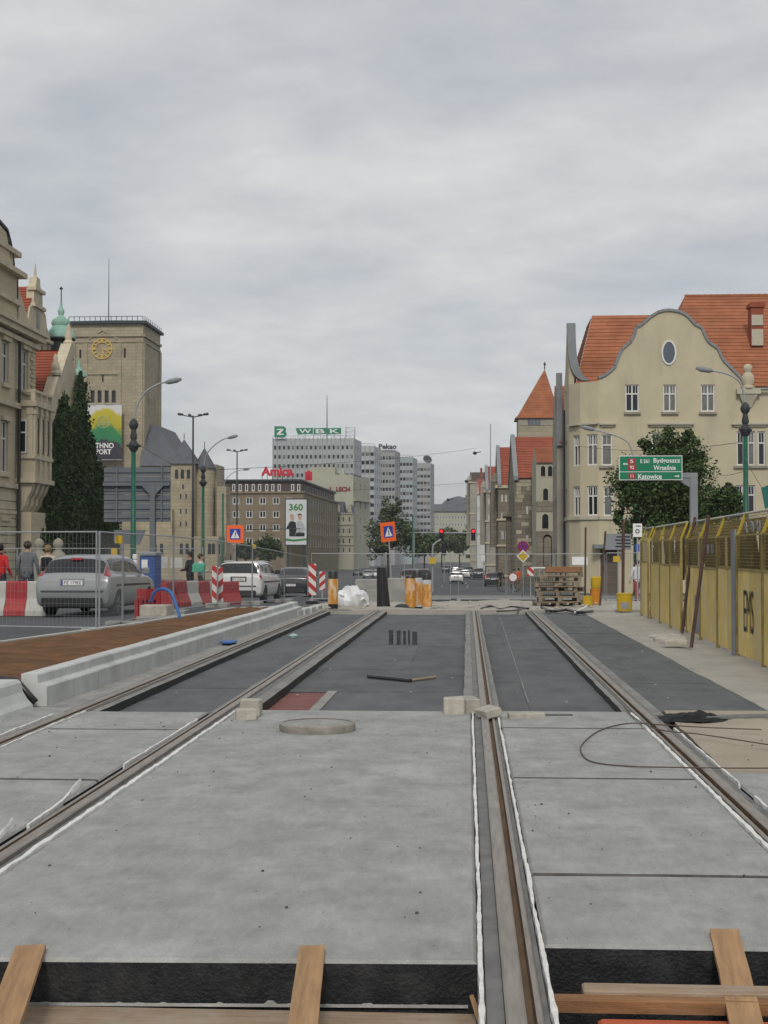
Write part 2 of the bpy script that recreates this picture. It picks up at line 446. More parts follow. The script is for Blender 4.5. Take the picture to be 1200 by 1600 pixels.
# ================================================================== ground
NEARX0, NEARX1, NEARY = -9.2, 4.6, 37.5
def ground_z(x, y):
    if NEARX0 < x < NEARX1 and y < NEARY: return -.55
    return gz(y) - .012
xs = [-2500, -800, -300, -120, -60, -30, NEARX0 - .01, NEARX0 + .01, -6, -3, 0, 3, NEARX1 - .01, NEARX1 + .01, 8, 14, 30, 60, 120, 300, 800, 2500]
ys = [-60, -20, 0, 4, 10, 20, 30, NEARY - .01, NEARY + .01, 38.2, 45, 52, 58, 64, 70, 85, 100, 127, 155, 183, 230, 275, 340, 420, 600, 900, 1600, 2600, 4200]
mb = MB()
vs = [(x, y, ground_z(x, y)) for y in ys for x in xs]; nx_ = len(xs)
mb.add(vs, [(j * nx_ + i, j * nx_ + i + 1, (j + 1) * nx_ + i + 1, (j + 1) * nx_ + i) for j in range(len(ys) - 1) for i in range(nx_ - 1)])
struct(mb.build('ground', M_ASPH, fix=False))
def sheet(name, pts, z, m, nx=1, ny=1, amp=0, sc=1.0, thick=.1, kind='structure', edge=True):
    """an uneven sheet over a quad footprint pts (near-left, near-right, far-right, far-left)"""
    a, b, c, d = [Vector((p[0], p[1], 0)) for p in pts]
    b_ = MB(); vv = []
    for j in range(ny + 1):
        for i in range(nx + 1):
            p = a.lerp(b, i / nx).lerp(d.lerp(c, i / nx), j / ny)
            zz_ = z(p.x, p.y) if callable(z) else z
            if amp:
                k = min(i, nx - i, 3) / 3 * min(j, ny - j, 3) / 3 if edge else 1
                zz_ += amp * noise.fractal(Vector((p.x * sc, p.y * sc, 3.3)), 1, 2, 4) * (.25 + .75 * k)
            vv.append((p.x, p.y, zz_))
    n = nx + 1
    b_.add(vv, [(j * n + i, j * n + i + 1, (j + 1) * n + i + 1, (j + 1) * n + i) for j in range(ny) for i in range(nx)])
    ring = [j_ for j_ in range(n)] + [(j_ + 1) * n + nx for j_ in range(ny)] + [ny * n + i for i in range(nx - 1, -1, -1)] + [j_ * n for j_ in range(ny - 1, 0, -1)]
    m0 = len(b_.v); b_.v += [(b_.v[i][0], b_.v[i][1], b_.v[i][2] - thick) for i in ring]
    for q in range(len(ring)):
        r_ = (q + 1) % len(ring)
        b_.f.append([ring[q], m0 + q, m0 + r_, ring[r_]]); b_.mi.append(0)
    o = b_.build(name, m, smooth=45 if amp else False); o['kind'] = kind
    return o

# rails: centre lines
RX = [-3.84, -2.385, .17, 1.70]
RM = [1, -1, 1, -1]
END = 13.85
# ---- concrete slabs of the track bed
bed = D.objects.new('track_bed', None); COL.objects.link(bed); bed.location = (0, 5, -.5); struct(bed)
def slab(x0, x1, y0, y1, z=0.0, dy0=0.0, m=M_CONC, th=.35, front=False):
    b_ = MB(); c = .014; g = .009
    x0 += .003; x1 -= .003; y0 += g; y1 -= g
    P = lambda x, y, zz_: (x, y + (dy0 * ((x - x0) / (x1 - x0)) if y < (y0 + y1) / 2 else 0), zz_)
    n = max(2, int((x1 - x0) / .5)); k = max(2, int((y1 - y0) / .5))
    gx = [x0 + (x1 - x0) * i / n for i in range(n + 1)]; gy = [y0 + (y1 - y0) * i / k for i in range(k + 1)]
    vv = []
    for j, y in enumerate(gy):
        for i, x in enumerate(gx):
            xx = x + (c if i == 0 else -c if i == n else 0); yy = y + (c if j == 0 else -c if j == k else 0)
            vv.append(P(xx, yy, z + .004 * noise.noise(Vector((x * 1.3, y * 1.3, 1)))))
    b_.add(vv, [(j * (n + 1) + i, j * (n + 1) + i + 1, (j + 1) * (n + 1) + i + 1, (j + 1) * (n + 1) + i) for j in range(k) for i in range(n)])
    b_.k = 1
    for (xa, ya, xb, yb) in ((x0, y0, x1, y0), (x1, y0, x1, y1), (x1, y1, x0, y1), (x0, y1, x0, y0)):
        ca, cb2 = P(xa, ya, z - c), P(xb, yb, z - c)
        ix = lambda x: x + (c if x == x0 else -c); iy = lambda y: y + (c if y == y0 else -c)
        b_.k = 2 if ya == yb and not (front and ya == y0) else 0; b_.quad(P(ix(xa), iy(ya), z), P(ix(xb), iy(yb), z), cb2, ca)
        b_.k = 1; b_.quad(ca, cb2, P(xb, yb, z - th), P(xa, ya, z - th))
    return b_.build('concrete_slab', [m, M_BITU, M_JOINT], bed, fix=False)
W = .132
M_JOINT = mat('dirty_joint', (.085, .08, .072), .95, .4, 6)
slab(RX[0] + W, RX[1] - W, 5.20, 9.53, front=True); slab(RX[0] + W, RX[1] - W, 9.545, 12.26); slab(RX[0] + W, RX[1] - W, 12.27, 13.65)
slab(RX[1] + W, RX[2] - W, 5.33, END, dy0=.09, front=True)
for a, b in ((5.66, 6.89), (6.90, 9.80), (9.81, 12.57), (12.58, END + .05)):
    slab(RX[2] + W, RX[3] - W, a, b, front=a < 6)
slab(RX[3] + W, 3.15, 5.66, 10.2, -.012)
slab(-9.1, RX[0] - W, 4.6, 14.25, -.03)
# concrete under the rails (floor of the slots)
for i, x in enumerate(RX):
    mb = MB(); mb.box(x - W - .002, x + W + .002, 3.0, 38.0, -.40, -.062)
    mb.build('rail_trough', M_FILL, bed)
M_HAUNCH = mat_concrete('haunch_concrete', (.235, .23, .215), .22, .4, (.33, .325, .30))
# longitudinal beams that carry the rails through the felt
for i, (x, wl, wr) in enumerate(((RX[0], .16, .19), (RX[1], .15, .25), (RX[2], .21, .15), (RX[3], .17, .21))):
    for sx, ww in ((-1, wl), (1, wr)):
        b_ = MB(); xa, xb = sorted((x + sx * .108, x + sx * ww)); n = 60
        outer = xb if sx > 0 else xa; inner = xa if sx > 0 else xb
        for j in range(n):
            y0, y1 = END - .02 + (38 - END) * j / n, END - .02 + (38 - END) * (j + 1) / n
            o0 = outer + .014 * noise.noise(Vector((x * 9 + sx, y0 * 1.9, 0))); o1 = outer + .014 * noise.noise(Vector((x * 9 + sx, y1 * 1.9, 0)))
            b_.k = 0; b_.quad((inner, y0, -.02), (inner, y1, -.02), (o1, y1, -.024), (o0, y0, -.024))
            b_.k = 1; b_.quad((o0, y0, -.024), (o1, y1, -.024), (o1 + sx * .01, y1, -.3), (o0 + sx * .01, y0, -.3))
        b_.k = 0; b_.quad((inner, END - .02, -.02), (outer, END - .02, -.024), (outer, END - .02, -.3), (inner, END - .02, -.3))
        b_.build('rail_haunch', [M_HAUNCH, M_BITU], bed, fix=False)

# ---- rails
RLAB = ['grooved tram rail beside the stepped concrete kerb', 'grooved tram rail ending at the standing black roll',
        'grooved tram rail between the widest slab and the short slabs', 'grooved tram rail running towards the pallet stack past the coiled wire']
for i, (x, m) in enumerate(zip(RX, RM)):
    t = thing('tram_rail', (x, 4, -.06), RLAB[i], 'rail', 'tram rails')
    prof = [(-.044, -.06), (-.044, .006), (-.036, .012), (.018, .012), (.026, .004), (.030, -.028), (.054, -.028), (.060, .000), (.078, .003), (.084, -.004), (.084, -.06)]
    b_ = MB(); ya, yb = 3.1, 37.9
    pts = [(x + m * p[0], p[1]) for p in prof]
    for q in range(len(pts) - 1):
        b_.k = 1 if q in (4, 5, 6) else 0
        b_.quad((pts[q][0], ya, pts[q][1]), (pts[q + 1][0], ya, pts[q + 1][1]), (pts[q + 1][0], yb, pts[q + 1][1]), (pts[q][0], yb, pts[q][1]))
    b_.k = 0; b_.poly([(p[0], ya, p[1]) for p in pts]); b_.poly([(p[0], yb, p[1]) for p in pts])
    b_.build('rail_head', [M_RAILTOP, M_RUST], t)
    for u0, u1, zt in ((-.106, -.046, -.016), (.086, .106, -.013)):
        b_ = MB(); a, b = sorted((x + m * u0, x + m * u1)); b_.box(a, b, ya, yb, -.061, zt); b_.build('rubber_filler', M_FILL, t)
    # ragged foam strips left and right
    for sx in (-1, 1):
        segs = [(4.2, END - .1)]
        if i == 0: segs = [(8.8, 13.6)] if sx > 0 else [(11.0, 13.3)]
        if i == 1 and sx < 0: segs = [(6.4, 7.9), (7.95, 9.3), (10.2, 13.0)]
        if i == 3 and sx > 0: segs = [(6.2, 9.1), (9.6, 12.6)]
        for (s0, s1) in segs:
            n = int((s1 - s0) * 26); b_ = MB(); vv = []
            ph = random.random() * 50; wide = .025 if (i, sx) in ((1, 1), (3, -1)) else .015
            for j in range(n + 1):
                y = s0 + (s1 - s0) * j / n
                a = noise.fractal(Vector((ph, y * 1.6, 0)), 1, 2, 3); c_ = noise.noise(Vector((ph + 9, y * 9, 0))); d_ = noise.noise(Vector((ph + 4, y * 4, 0)))
                xc = x + sx * (.121 + .005 * a); hw = wide * (.6 + .42 * c_ + .2 * a); h = .007 + .010 * max(0, d_ + .45)
                if (i, sx) == (1, -1) and s1 < 9.4: xc += sx * max(0, (y - (s1 - .9))) * .08; h += max(0, y - (s1 - .5)) * .09
                vv += [(xc - hw, y, -.03), (xc - hw * .9, y, h * .8), (xc - hw * .2, y, h + .004 * c_), (xc + hw * .85, y, h * .75), (xc + hw, y, -.03)]
            b_.add(vv, [(j * 5 + q, j * 5 + q + 1, j * 5 + 6 + q, j * 5 + 5 + q) for j in range(n) for q in range(4)])
            b_.poly(vv[:5]); b_.poly(vv[-5:])
            b_.build('foam_strip', M_FOAM, t, smooth=50)

# ---- felt sheets between the rails: rolls laid with overlaps
felt = D.objects.new('felt_covering', None); COL.objects.link(felt); felt.location = (0, 20, -.3); struct(felt)
def felt_sheet(x0, x1, y0, y1, z):
    b_ = MB(); n = max(3, int((y1 - y0) / .35)); k = max(2, int((x1 - x0) / .3)); vv = []
    for j in range(n + 1):
        for i in range(k + 1):
            x = x0 + (x1 - x0) * i / k; y = y0 + (y1 - y0) * j / n
            e_ = (j in (0, n)) * .012 * noise.noise(Vector((x * 3, y, 5)))
            vv.append((x + (i in (0, k)) * .01 * noise.noise(Vector((x, y * 2, 9))), y + e_, z + .004 * noise.noise(Vector((x * 2, y * 1.2, 2)))))
    b_.add(vv, [(j * (k + 1) + i, j * (k + 1) + i + 1, (j + 1) * (k + 1) + i + 1, (j + 1) * (k + 1) + i) for j in range(n) for i in range(k)])
    ring = list(range(k + 1))
    b_.add([(vv[i][0], vv[i][1], vv[i][2]) for i in ring] + [(vv[i][0], vv[i][1], vv[i][2] - .012) for i in ring], [(i, i + 1, k + 2 + i, k + 1 + i) for i in range(k)])
    b_.build('felt_sheet', M_MAT, felt, fix=False, smooth=40)
def felt_zone(x0, x1, ya, yb, z, cuts, split=None):
    ycs = [ya] + cuts + [yb]
    cols = [(x0, x1)] if split is None else [(x0, split + .05), (split, x1)]
    for ci, (a, b) in enumerate(cols):
        off = .7 if ci else 0
        yy = [ya] + [c + off for c in cuts if ya + .5 < c + off < yb - .5] + [yb]
        for j, (p, q) in enumerate(zip(yy, yy[1:])):
            felt_sheet(a, b, p - (.12 if j else 0), q, z + .006 * ((j + ci) % 2))
felt_zone(RX[0] + .18, RX[1] - .14, 13.66, 37.9, -.11, [17.2, 22.4, 27.5, 32.6])
felt_zone(-1.62, RX[2] - .20, 13.84, 16.9, -.115, [], -.75)
felt_zone(RX[1] + .24, RX[2] - .20, 16.8, 37.9, -.112, [20.1, 24.3, 29.4, 34.0], -.9)
felt_zone(RX[2] + .15, RX[3] - .16, 13.88, 37.9, -.105, [18.2, 23.4, 28.3, 33.5], .66)
felt_zone(RX[3] + .20, 3.08, 14.3, 37.9, -.045, [17.5, 22.8, 28, 33])
# bare red strip beside the second rail
mb = MB(); mb.box(RX[1] + .25, -1.60, 13.84, 16.85, -.3, -.128); struct(mb.build('primed_strip', M_REDC))
mb = MB(); mb.box(-1.66, -1.55, 13.86, 16.8, -.118, -.100); tag(mb.build('edge_strip', M_CONC2), 'thin grey edging strip beside the bare red patch', 'strip')
# base under the felt
mb = MB(); mb.box(-3.9, 3.2, 13.7, 37.9, -.5, -.14); struct(mb.build('track_base', M_CONC2))
for k, (px, wd) in enumerate(((611, .075), (623, .07), (632, .045), (639, .035), (648, .085))):
    x = X_(px, 25.4); mb = MB(); mb.cbox(x - wd / 2, x + wd / 2, 25.38 + jit(.03), 25.43 + jit(.02), -.11, .135 + jit(.02), .006)
    tag(mb.build('rubber_stub', mat('worn_rubber', (.052, .055, .057), .8, .4, 9)), 'short dark upright stub in the row standing on the felt', 'stub', 'dark stubs standing on the felt')

# ---- kerb of stepped precast blocks
kx = lambda y: -4.34 + .008 * (y - 14)
kr = thing('precast_kerb', (-4.5, 14.4, -.05), 'long stepped kerb of pale precast concrete blocks beside brown grit', 'kerb')
kp = [(0, -.06), (0, .165), (-.012, .18), (-.075, .186), (-.092, .20), (-.098, .285), (-.112, .30), (-.27, .30), (-.275, -.06)]
y = 14.35; i = 0
while y < 34.4:
    L_ = .995; b_ = MB(); dz = jit(.004); dx = jit(.004)
    b_.prism([(kx(y) + dx + p[0], y, p[1] + dz) for p in kp], (kx(y + L_) - kx(y), L_ - .012, 0))
    b_.build('kerb_block', M_KERB, kr); y += 1.0; i += 1
kr2 = thing('low_kerb', (-4.1, 34.6, -.05), 'low run of kerb stones after the stepped kerb ends', 'kerb')
for k in range(4):
    b_ = MB(); y0 = 34.55 + k; b_.cbox(kx(y0) - .14 + .05 * k, kx(y0) + .02 + .05 * k, y0, y0 + .985, -.06, .11, .02); b_.build('kerb_block', M_KERB, kr2)
# next kerb element cut by the frame's left edge
kr3 = thing('kerb_end', (-4.9, 13.5, -.05), 'separate curved kerb piece beside the end of the stepped kerb', 'kerb')
b_ = MB(); pr = [(0, -.05), (-.02, .02), (-.07, .07), (-.12, .15), (-.14, .24), (-.17, .27), (-.42, .27), (-.42, -.05)]
b_.prism([(-4.36 + p[0], 13.0, p[1]) for p in pr], (0, 1.02, 0)); b_.build('kerb_block', M_KERB, kr3)
mb = MB(); mb.tube([(-4.40, 14.19, .02), (-4.47, 14.18, .10), (-4.60, 14.2, .24), (-4.9, 14.22, .27), (-5.3, 14.3, .25)], .035, 8)
tag(mb.build('drain_hose', M_BLACK, smooth=True), 'dark hose lying in the gap at the kerb end', 'hose')
# strip between kerb and first rail
mb = MB(); vv = []
sheet('kerb_strip', [(-4.42, 14.3), (RX[0] - .155, 14.3), (RX[0] - .155, 38), (-4.3, 38)], -.035, M_CONC2, 3, 40, .02, 1.2, .3)
# brown grit behind the kerb and the pale line of kerb stones beyond it
LINE = [(-9.1, 9.5), (-7.0, 21), (-6.27, 26.3), (-5.8, 32.3), (-5.0, 40), (-4.2, 47)]
def lx(y):
    for (xa, ya), (xb, yb) in zip(LINE, LINE[1:]):
        if y <= yb: return xa + (xb - xa) * (y - ya) / (yb - ya)
    return LINE[-1][0]
for q, (ya, yb, n) in enumerate(((14.2, 21, 12), (21, 26.3, 12), (26.3, 32.3, 12), (32.3, 37.6, 10))):
    sheet('brown_grit', [(lx(ya) + .05, ya), (kx(ya) - .27, ya), (kx(yb) - .27, yb), (lx(yb) + .05, yb)], lambda x, y: .19 if y < 33 else .19 - (y - 33) * .03, M_BROWN, 14, n * 3, .075, 1.6, .5)
for q, (ya, yb) in enumerate(zip([p[1] for p in LINE[:-1]], [p[1] for p in LINE[1:]])):
    sheet('road', [(-9.6, ya), (lx(ya), ya), (lx(yb), yb), (-9.6, yb)], lambda x, y: gz(y) + (.004 if y < 38 else .006), M_ASPH, 1, 6, 0, 1, .3)
pk = thing('pale_kerb_line', (-7, 21, 0), 'thin line of pale kerb stones between the road and brown grit', 'kerb')
y = 13.0
while y < 39:
    b_ = MB(); x0, x1 = lx(y), lx(y + .99); zt = .215 if y < 33 else .215 - (y - 33) * .03
    b_.prism([(x0 - .05, y, -.3), (x0 + .05, y, -.3), (x0 + .05, y, zt), (x0 - .05, y, zt)], (x1 - x0, .985, 0)); b_.build('kerb_stone', M_WHITEL, pk); y += 1.0

# ---- sand and dirt
sheet('sand_ground', [(RX[3] + .16, 10.2), (4.9, 10.2), (4.9, 14.3), (RX[3] + .26, 14.3)], -.03, M_SAND, 26, 30, .05, 1.3, .5)
sheet('sand_ground', [(3.15, 5.0), (4.9, 5.0), (4.9, 10.25), (3.15, 10.25)], -.03, M_SANDG, 12, 20, .05, 1.3, .5)
sheet('grey_ground', [(3.0, 14.2), (4.9, 14.2), (4.9, 37.6), (3.0, 37.6)], -.028, M_SANDG, 14, 60, .05, .9, .5)
dz_ = lambda x, y: gz(y) + .02 + .16 * max(0, 1 - abs(x - 4.3) / 1.9) * max(0, 1 - abs(y - 40.5) / 3.5)
sheet('dirt_ground', [(-4.6, 37.4), (7.5, 37.4), (9.5, 57), (-5.5, 57)], dz_, M_SANDG, 60, 60, .13, .8, .6)
mb = MB(); mb.v, mb.f, mb.mi = [], [], []
sheet('asphalt_edge', [(-3.5, 57.2), (5.2, 58.2), (5.6, 64), (-4, 64)], lambda x, y: gz(y) + .13 - .02 * max(0, y - 58), M_ASPH, 30, 10, .03, .7, .3)
sheet('side_street', [(-4.0, 64.0), (30, 64.0), (30, 74), (-4.0, 74)], lambda x, y: gz(y) + .03, mat('pale_paving', (.20, .20, .19), .9, .15, 1, dirt=.4, dcol=(.26, .255, .24), ds=.3), 4, 4)

# ---- foreground timber and formwork
tag(MB().box(-2.35, .03, 5.10, 5.325, -.29, -.168).build('formwork_plank', M_DUSTW), 'dusty plank lying along the foot of the black slab face', 'plank')
tag(MB().box(-2.9, -.06, 4.85, 5.04, -.37, -.25).build('formwork_beam', M_WOOD2), 'wet dark timber beam lying below the dusty plank', 'beam')
b_ = MB(); b_.cbox(-.5, 3.0, -.035, .035, 0, .048, .006, Matrix.Translation((.78, 5.18, -.098)) @ Matrix.Rotation(.006, 4, 'Z'))
tag(b_.build('timber_batten', M_WOOD2), 'long brown timber batten lying across above the red formwork', 'batten')
b_ = MB(); b_.cbox(.42, 3.4, 5.20, 5.30, -.10, -.035, .006); tag(b_.build('timber_batten', M_DUSTW), 'dusty timber batten against the black slab face behind the brown one', 'batten')
b_ = MB(); b_.cbox(.46, 3.2, 4.62, 5.10, -.36, -.10, .01); tag(b_.build('red_formwork', M_REDP), 'scuffed orange red formwork panel lying under the timber batten', 'formwork')
b_ = MB(); b_.cbox(.265, .44, 4.2, 5.0, -.5, -.14, .02); tag(b_.build('concrete_stub', M_CONC2), 'rough grey concrete stub beside the rail end and red formwork', 'concrete')
struct(MB().box(-6, 5, 2.2, 5.19, -.6, -.42).build('trench_floor', M_CONC2))
def plank(x, y, z, L_, wd, th, rz, rx, label):
    b_ = MB(); n = 8
    vv = []
    for j in range(n + 1):
        yy = -L_ * j / n; jx = .002 * noise.noise(Vector((x * 7, yy * 6, 0)))
        tz = .002 * noise.noise(Vector((x * 3, yy * 9, 4)))
        vv += [(-wd / 2 + jx, yy, 0), (wd / 2 + jx, yy + (.008 if j == 0 else 0), 0), (wd / 2 + jx, yy + (.008 if j == 0 else 0), th + tz), (-wd / 2 + jx, yy, th + tz)]
    b_.add(vv, [(j * 4 + q, j * 4 + (q + 1) % 4, j * 4 + 4 + (q + 1) % 4, j * 4 + 4 + q) for j in range(n) for q in range(4)] + [(0, 1, 2, 3), tuple(range(n * 4, n * 4 + 4))])
    o = b_.build('plank', M_WOOD)
    tag(o, label, 'plank'); o.location = (x, y, z); o.rotation_euler = (rx, 0, rz); return o
plank(-.605, 5.50, .004, 1.35, .10, .024, .07, .05, 'short light plank bridging the slab edge beside the widest black face')
plank(-1.70, 5.44, .004, 1.35, .115, .024, .19, .05, 'short light plank over the slab edge away from the rails')
plank(1.04, 5.84, .004, 1.1, .115, .024, -.09, .115, 'short light plank leaning from the slab onto the brown batten')
mb = MB(); mb.tube([(.055, 5.21, -.19), (.035, 5.22, -.13), (.012, 5.25, -.075)], [.012, .012, .008], 5)
tag(mb.build('wood_splinter', M_WOOD), 'small yellow wood splinter leaning beside the rail end', 'splinter')
# concrete crust on the slab foot
b_ = MB(); vv = []
n = 260
for j in range(n + 1):
    x = -1.95 + 1.95 * j / n
    h = .006 + .012 * abs(noise.fractal(Vector((x * 14, 0, 7)), 1, 2, 3)) * (1 + 2.2 * math.exp(-((x + .8) / .3) ** 2))
    yy = 5.335 + .09 * ((x - RX[1] - W) / 2.27)
    vv += [(x, yy - .012, -.175), (x, yy - .004, -.175 + max(.01, h))]
b_.add(vv, [(2 * j, 2 * j + 2, 2 * j + 3, 2 * j + 1) for j in range(n)])
stuff(tag(b_.build('concrete_splash', M_CONC2), 'dried grey concrete splash along the foot of the black slab face', 'concrete'))

# ---- small things on the track bed
g0 = at(493, 1146, 12.1)
mc = thing('manhole_ring', (-1.31, 12.15, 0), 'round concrete manhole ring on the smooth slab', 'manhole')
mb = MB(); mb.lathe([(.325, -.01), (.335, .03), (.332, .062), (.318, .072), (.30, .068)], 40, Matrix.Translation((-1.31, 12.3, 0)), caps=False)
mb.build('ring', mat('manhole_rim', (.26, .24, .21), .9, .25, 8, bump=.4, bs=40), mc, smooth=40)
mb = MB(); mb.lathe([(.301, 0), (.301, .064), (.0, .066)], 40, Matrix.Translation((-1.31, 12.3, 0)), caps=False); mb.build('lid', M_CONC2, mc, smooth=40)
def stone(x, y, z, sx, sy, sz, rz, label, ry=0, rx=0):
    b_ = MB(); b_.cbox(-sx / 2, sx / 2, -sy / 2, sy / 2, 0, sz, min(sx, sy, sz) * .09)
    b_.v = [tuple(Vector(p) + .012 * noise.noise_vector(Vector(p) * 7 + Vector((x * 5, y, 0)))) for p in b_.v]
    o = b_.build('granite_block', M_STONE); tag(o, label, 'stone block'); o.location = (x, y, z); o.rotation_euler = (rx, ry, rz)
stone(-2.06, 13.05, 0, .19, .16, .10, .25, 'lower pale stone block beside the rail near the red patch')
stone(-2.05, 13.30, .0, .19, .17, .17, -.05, 'taller pale stone block beside the rail near the red patch')
stone(-.13, 13.65, 0, .20, .20, .155, .05, 'square pale stone block on the slab end')
stone(.02, 13.78, .0, .15, .24, .14, .3, 'pale stone block wedged between the square block and rail')
stone(.20, 13.35, .02, .17, .24, .07, .5, 'flat grey stone leaning on the rail head', ry=-.25)
stone(.55, 13.35, 0, .34, .18, .05, .1, 'flat long stone lying on the short slab end')
tag(MB().box(.72, 1.0, 13.5, 13.6, .002, .008).build('felt_scrap', M_MAT), 'dark felt scrap lying beside the flat long stone', 'scrap')
mb = MB(); mb.tube([(-1.31, 18.6, -.085), (-.95, 18.2, -.08), (-.72, 18.0, -.085)], .025, 6); tag(mb.build('dark_stick', M_BLACK), 'thin dark stick lying on the felt', 'stick')
mb = MB(); mb.tube([(-.72, 18.05, -.085), (-.42, 18.5, -.08)], .018, 6); tag(mb.build('pale_stick', M_DUSTW), 'thin pale stick lying at the end of the dark stick', 'stick')
mb = MB(); mb.lathe([(.10, 0), (.14, .03), (.13, .05), (.05, .06)], 14, Matrix.Translation((-4.08, 24.0, -.02)) @ Matrix.Diagonal((1, 2.2, 1, 1)))
tag(mb.build('blue_tarpaulin', M_BLUEP), 'crumpled blue sheet at the foot of the stepped kerb', 'tarpaulin')
b_ = MB(); b_.lathe([(.09, 0), (.11, .04), (.06, .07), (.01, .08)], 9, Matrix.Translation((-3.35, 27.2, -.11))); b_.v = [tuple(Vector(p) + .03 * noise.noise_vector(Vector(p) * 9)) for p in b_.v]
tag(b_.build('plastic_scrap', mat('mint_plastic', (.35, .48, .44), .5)), 'pale green plastic scrap on the felt', 'scrap')
# steel wire loop
wp = [(470, 1395), (430, 1400)]
pix = [(1190, 1140), (1110, 1137), (1040, 1133), (985, 1130), (940, 1140), (912, 1160), (908, 1175), (925, 1190), (980, 1197), (1060, 1199), (1140, 1200), (1230, 1200)]
def gpt(px, py, z=.006):
    d = ray(px, py); t = (z - CAMZ) / d.z; return Vector((0, 0, CAMZ)) + d * t
def spline(pts, n=6):
    P_ = [Vector(p) for p in pts]; o = []
    for i in range(len(P_) - 1):
        a, b, c, d = P_[max(i - 1, 0)], P_[i], P_[i + 1], P_[min(i + 2, len(P_) - 1)]
        for k in range(n):
            t = k / n; o.append(.5 * ((2 * b) + (-a + c) * t + (2 * a - 5 * b + 4 * c - d) * t * t + (-a + 3 * b - 3 * c + d) * t ** 3))
    return o + [P_[-1]]
mb = MB(); mb.tube(spline([gpt(x, y_, .02 if 1000 < x < 1130 else .008) for x, y_ in pix]), .0055, 5); tag(mb.build('wire_loop', M_WIRE), 'rusty wire bent in a wide loop over the rail', 'wire')
mb = MB(); mb.tube(spline([gpt(975, 1105, .01), gpt(992, 1122, .02), gpt(1030, 1140, .03), gpt(1100, 1148, .02), gpt(1210, 1165, .01)]), .0055, 5); tag(mb.build('loose_wire', M_WIRE), 'rusty wire lying from the felt corner across the sand', 'wire')
# crumpled black foil
b_ = MB(); p0 = gpt(1085, 1118)
n, k = 22, 10; vv = []
for j in range(k + 1):
    for i in range(n + 1):
        x = p0.x - .33 + .66 * i / n; y = p0.y - .2 + .45 * j / k
        e_ = math.sin(math.pi * i / n) * math.sin(math.pi * j / k)
        vv.append((x + .03 * noise.noise(Vector((x * 9, y * 9, 0))), y + .03 * noise.noise(Vector((x * 9, y * 9, 5))), -.03 + e_ * (.05 + .09 * abs(noise.fractal(Vector((x * 6, y * 6, 2)), 1, 2, 3)))))
b_.add(vv, [(j * (n + 1) + i, j * (n + 1) + i + 1, (j + 1) * (n + 1) + i + 1, (j + 1) * (n + 1) + i) for j in range(k) for i in range(n)])
tag(b_.build('black_foil', mat('dull_black_foil', (.014, .014, .015), .65, .4, 7, spec=.2)), 'crumpled black foil in the sand beside the felt corner', 'foil')
mb = MB(); mb.box(-.35, .35, -.08, .08, 0, .02, Matrix.Translation((p0.x + .42, p0.y + .05, -.015)) @ Matrix.Rotation(.25, 4, 'Z')); tag(mb.build('dark_board', M_FILL), 'dark board half buried in sand beside the black foil', 'board')
b_ = MB()
for k in range(420):
    x = random.uniform(-3.6, 3.0); y = random.uniform(5.6, 13.6); r_ = .0015 + .006 * random.random() ** 4
    if random.random() < .5: x = random.choice(RX) + random.gauss(0, .3)
    if any(abs(x - q) < .15 for q in RX): continue
    b_.box(x - r_, x + r_, y - r_ * 1.3, y + r_, .001, .003 + r_ * .7)
stuff(tag(b_.build('loose_grit', M_SPECK), 'dark loose grit scattered over the concrete slabs', 'grit'))
b_ = MB()
for k in range(700):
    x = random.uniform(-4.5, 7); y = random.uniform(38, 56); r_ = random.uniform(.02, .07)
    b_.lathe([(r_ * .8, 0), (r_, r_ * .4), (r_ * .4, r_ * .8)], 6, Matrix.Translation((x, y, dz_(x, y) + .0)) @ Matrix.Rotation(jit(3), 4, 'Z') @ Matrix.Diagonal((1, .6 + random.random(), 1, 1)))
stuff(tag(b_.build('loose_stones', M_STONE), 'loose stones and rubble scattered over the dirt', 'rubble'))
# chalk line and scraps on the felt
for k, (pa, pb_, zz_) in enumerate((((781, 965), (826, 1098), -.094), ((498, 1052), (560, 985), -.101))):
    a, b = gpt(*pa, zz_), gpt(*pb_, zz_); b_ = MB(); n = 30; vv = []
    for j in range(n + 1):
        p = a.lerp(b, j / n); wv = .012 * noise.noise(Vector((0, p.y * 2, k))); vv += [(p.x - .008 + wv, p.y, zz_), (p.x + .008 + wv, p.y, zz_ + .002)]
    b_.add(vv, [(2 * j, 2 * j + 1, 2 * j + 3, 2 * j + 2) for j in range(n)])
    tag(b_.build('seam_tape', M_HAUNCH), ('pale seam line along the felt between the last two rails', 'pale seam line along the felt beyond the red patch')[k], 'tape')
b_ = MB()
for k in range(110):
    x = random.uniform(-3.6, 3.0); y = random.uniform(14.2, 37.5); r_ = .003 + .010 * random.random() ** 3
    if any(abs(x - q) < .3 for q in RX): x = random.choice(RX) + random.choice((-.42, .42))
    b_.box(x - r_, x + r_ * 1.5, y - r_, y + r_ * 2, -.10 if x < 1.9 else -.04, -.096 + r_ * .5 if x < 1.9 else -.034 + r_ * .5)
stuff(tag(b_.build('felt_grit', M_SANDG), 'pale grit and crumbs scattered over the felt', 'grit'))
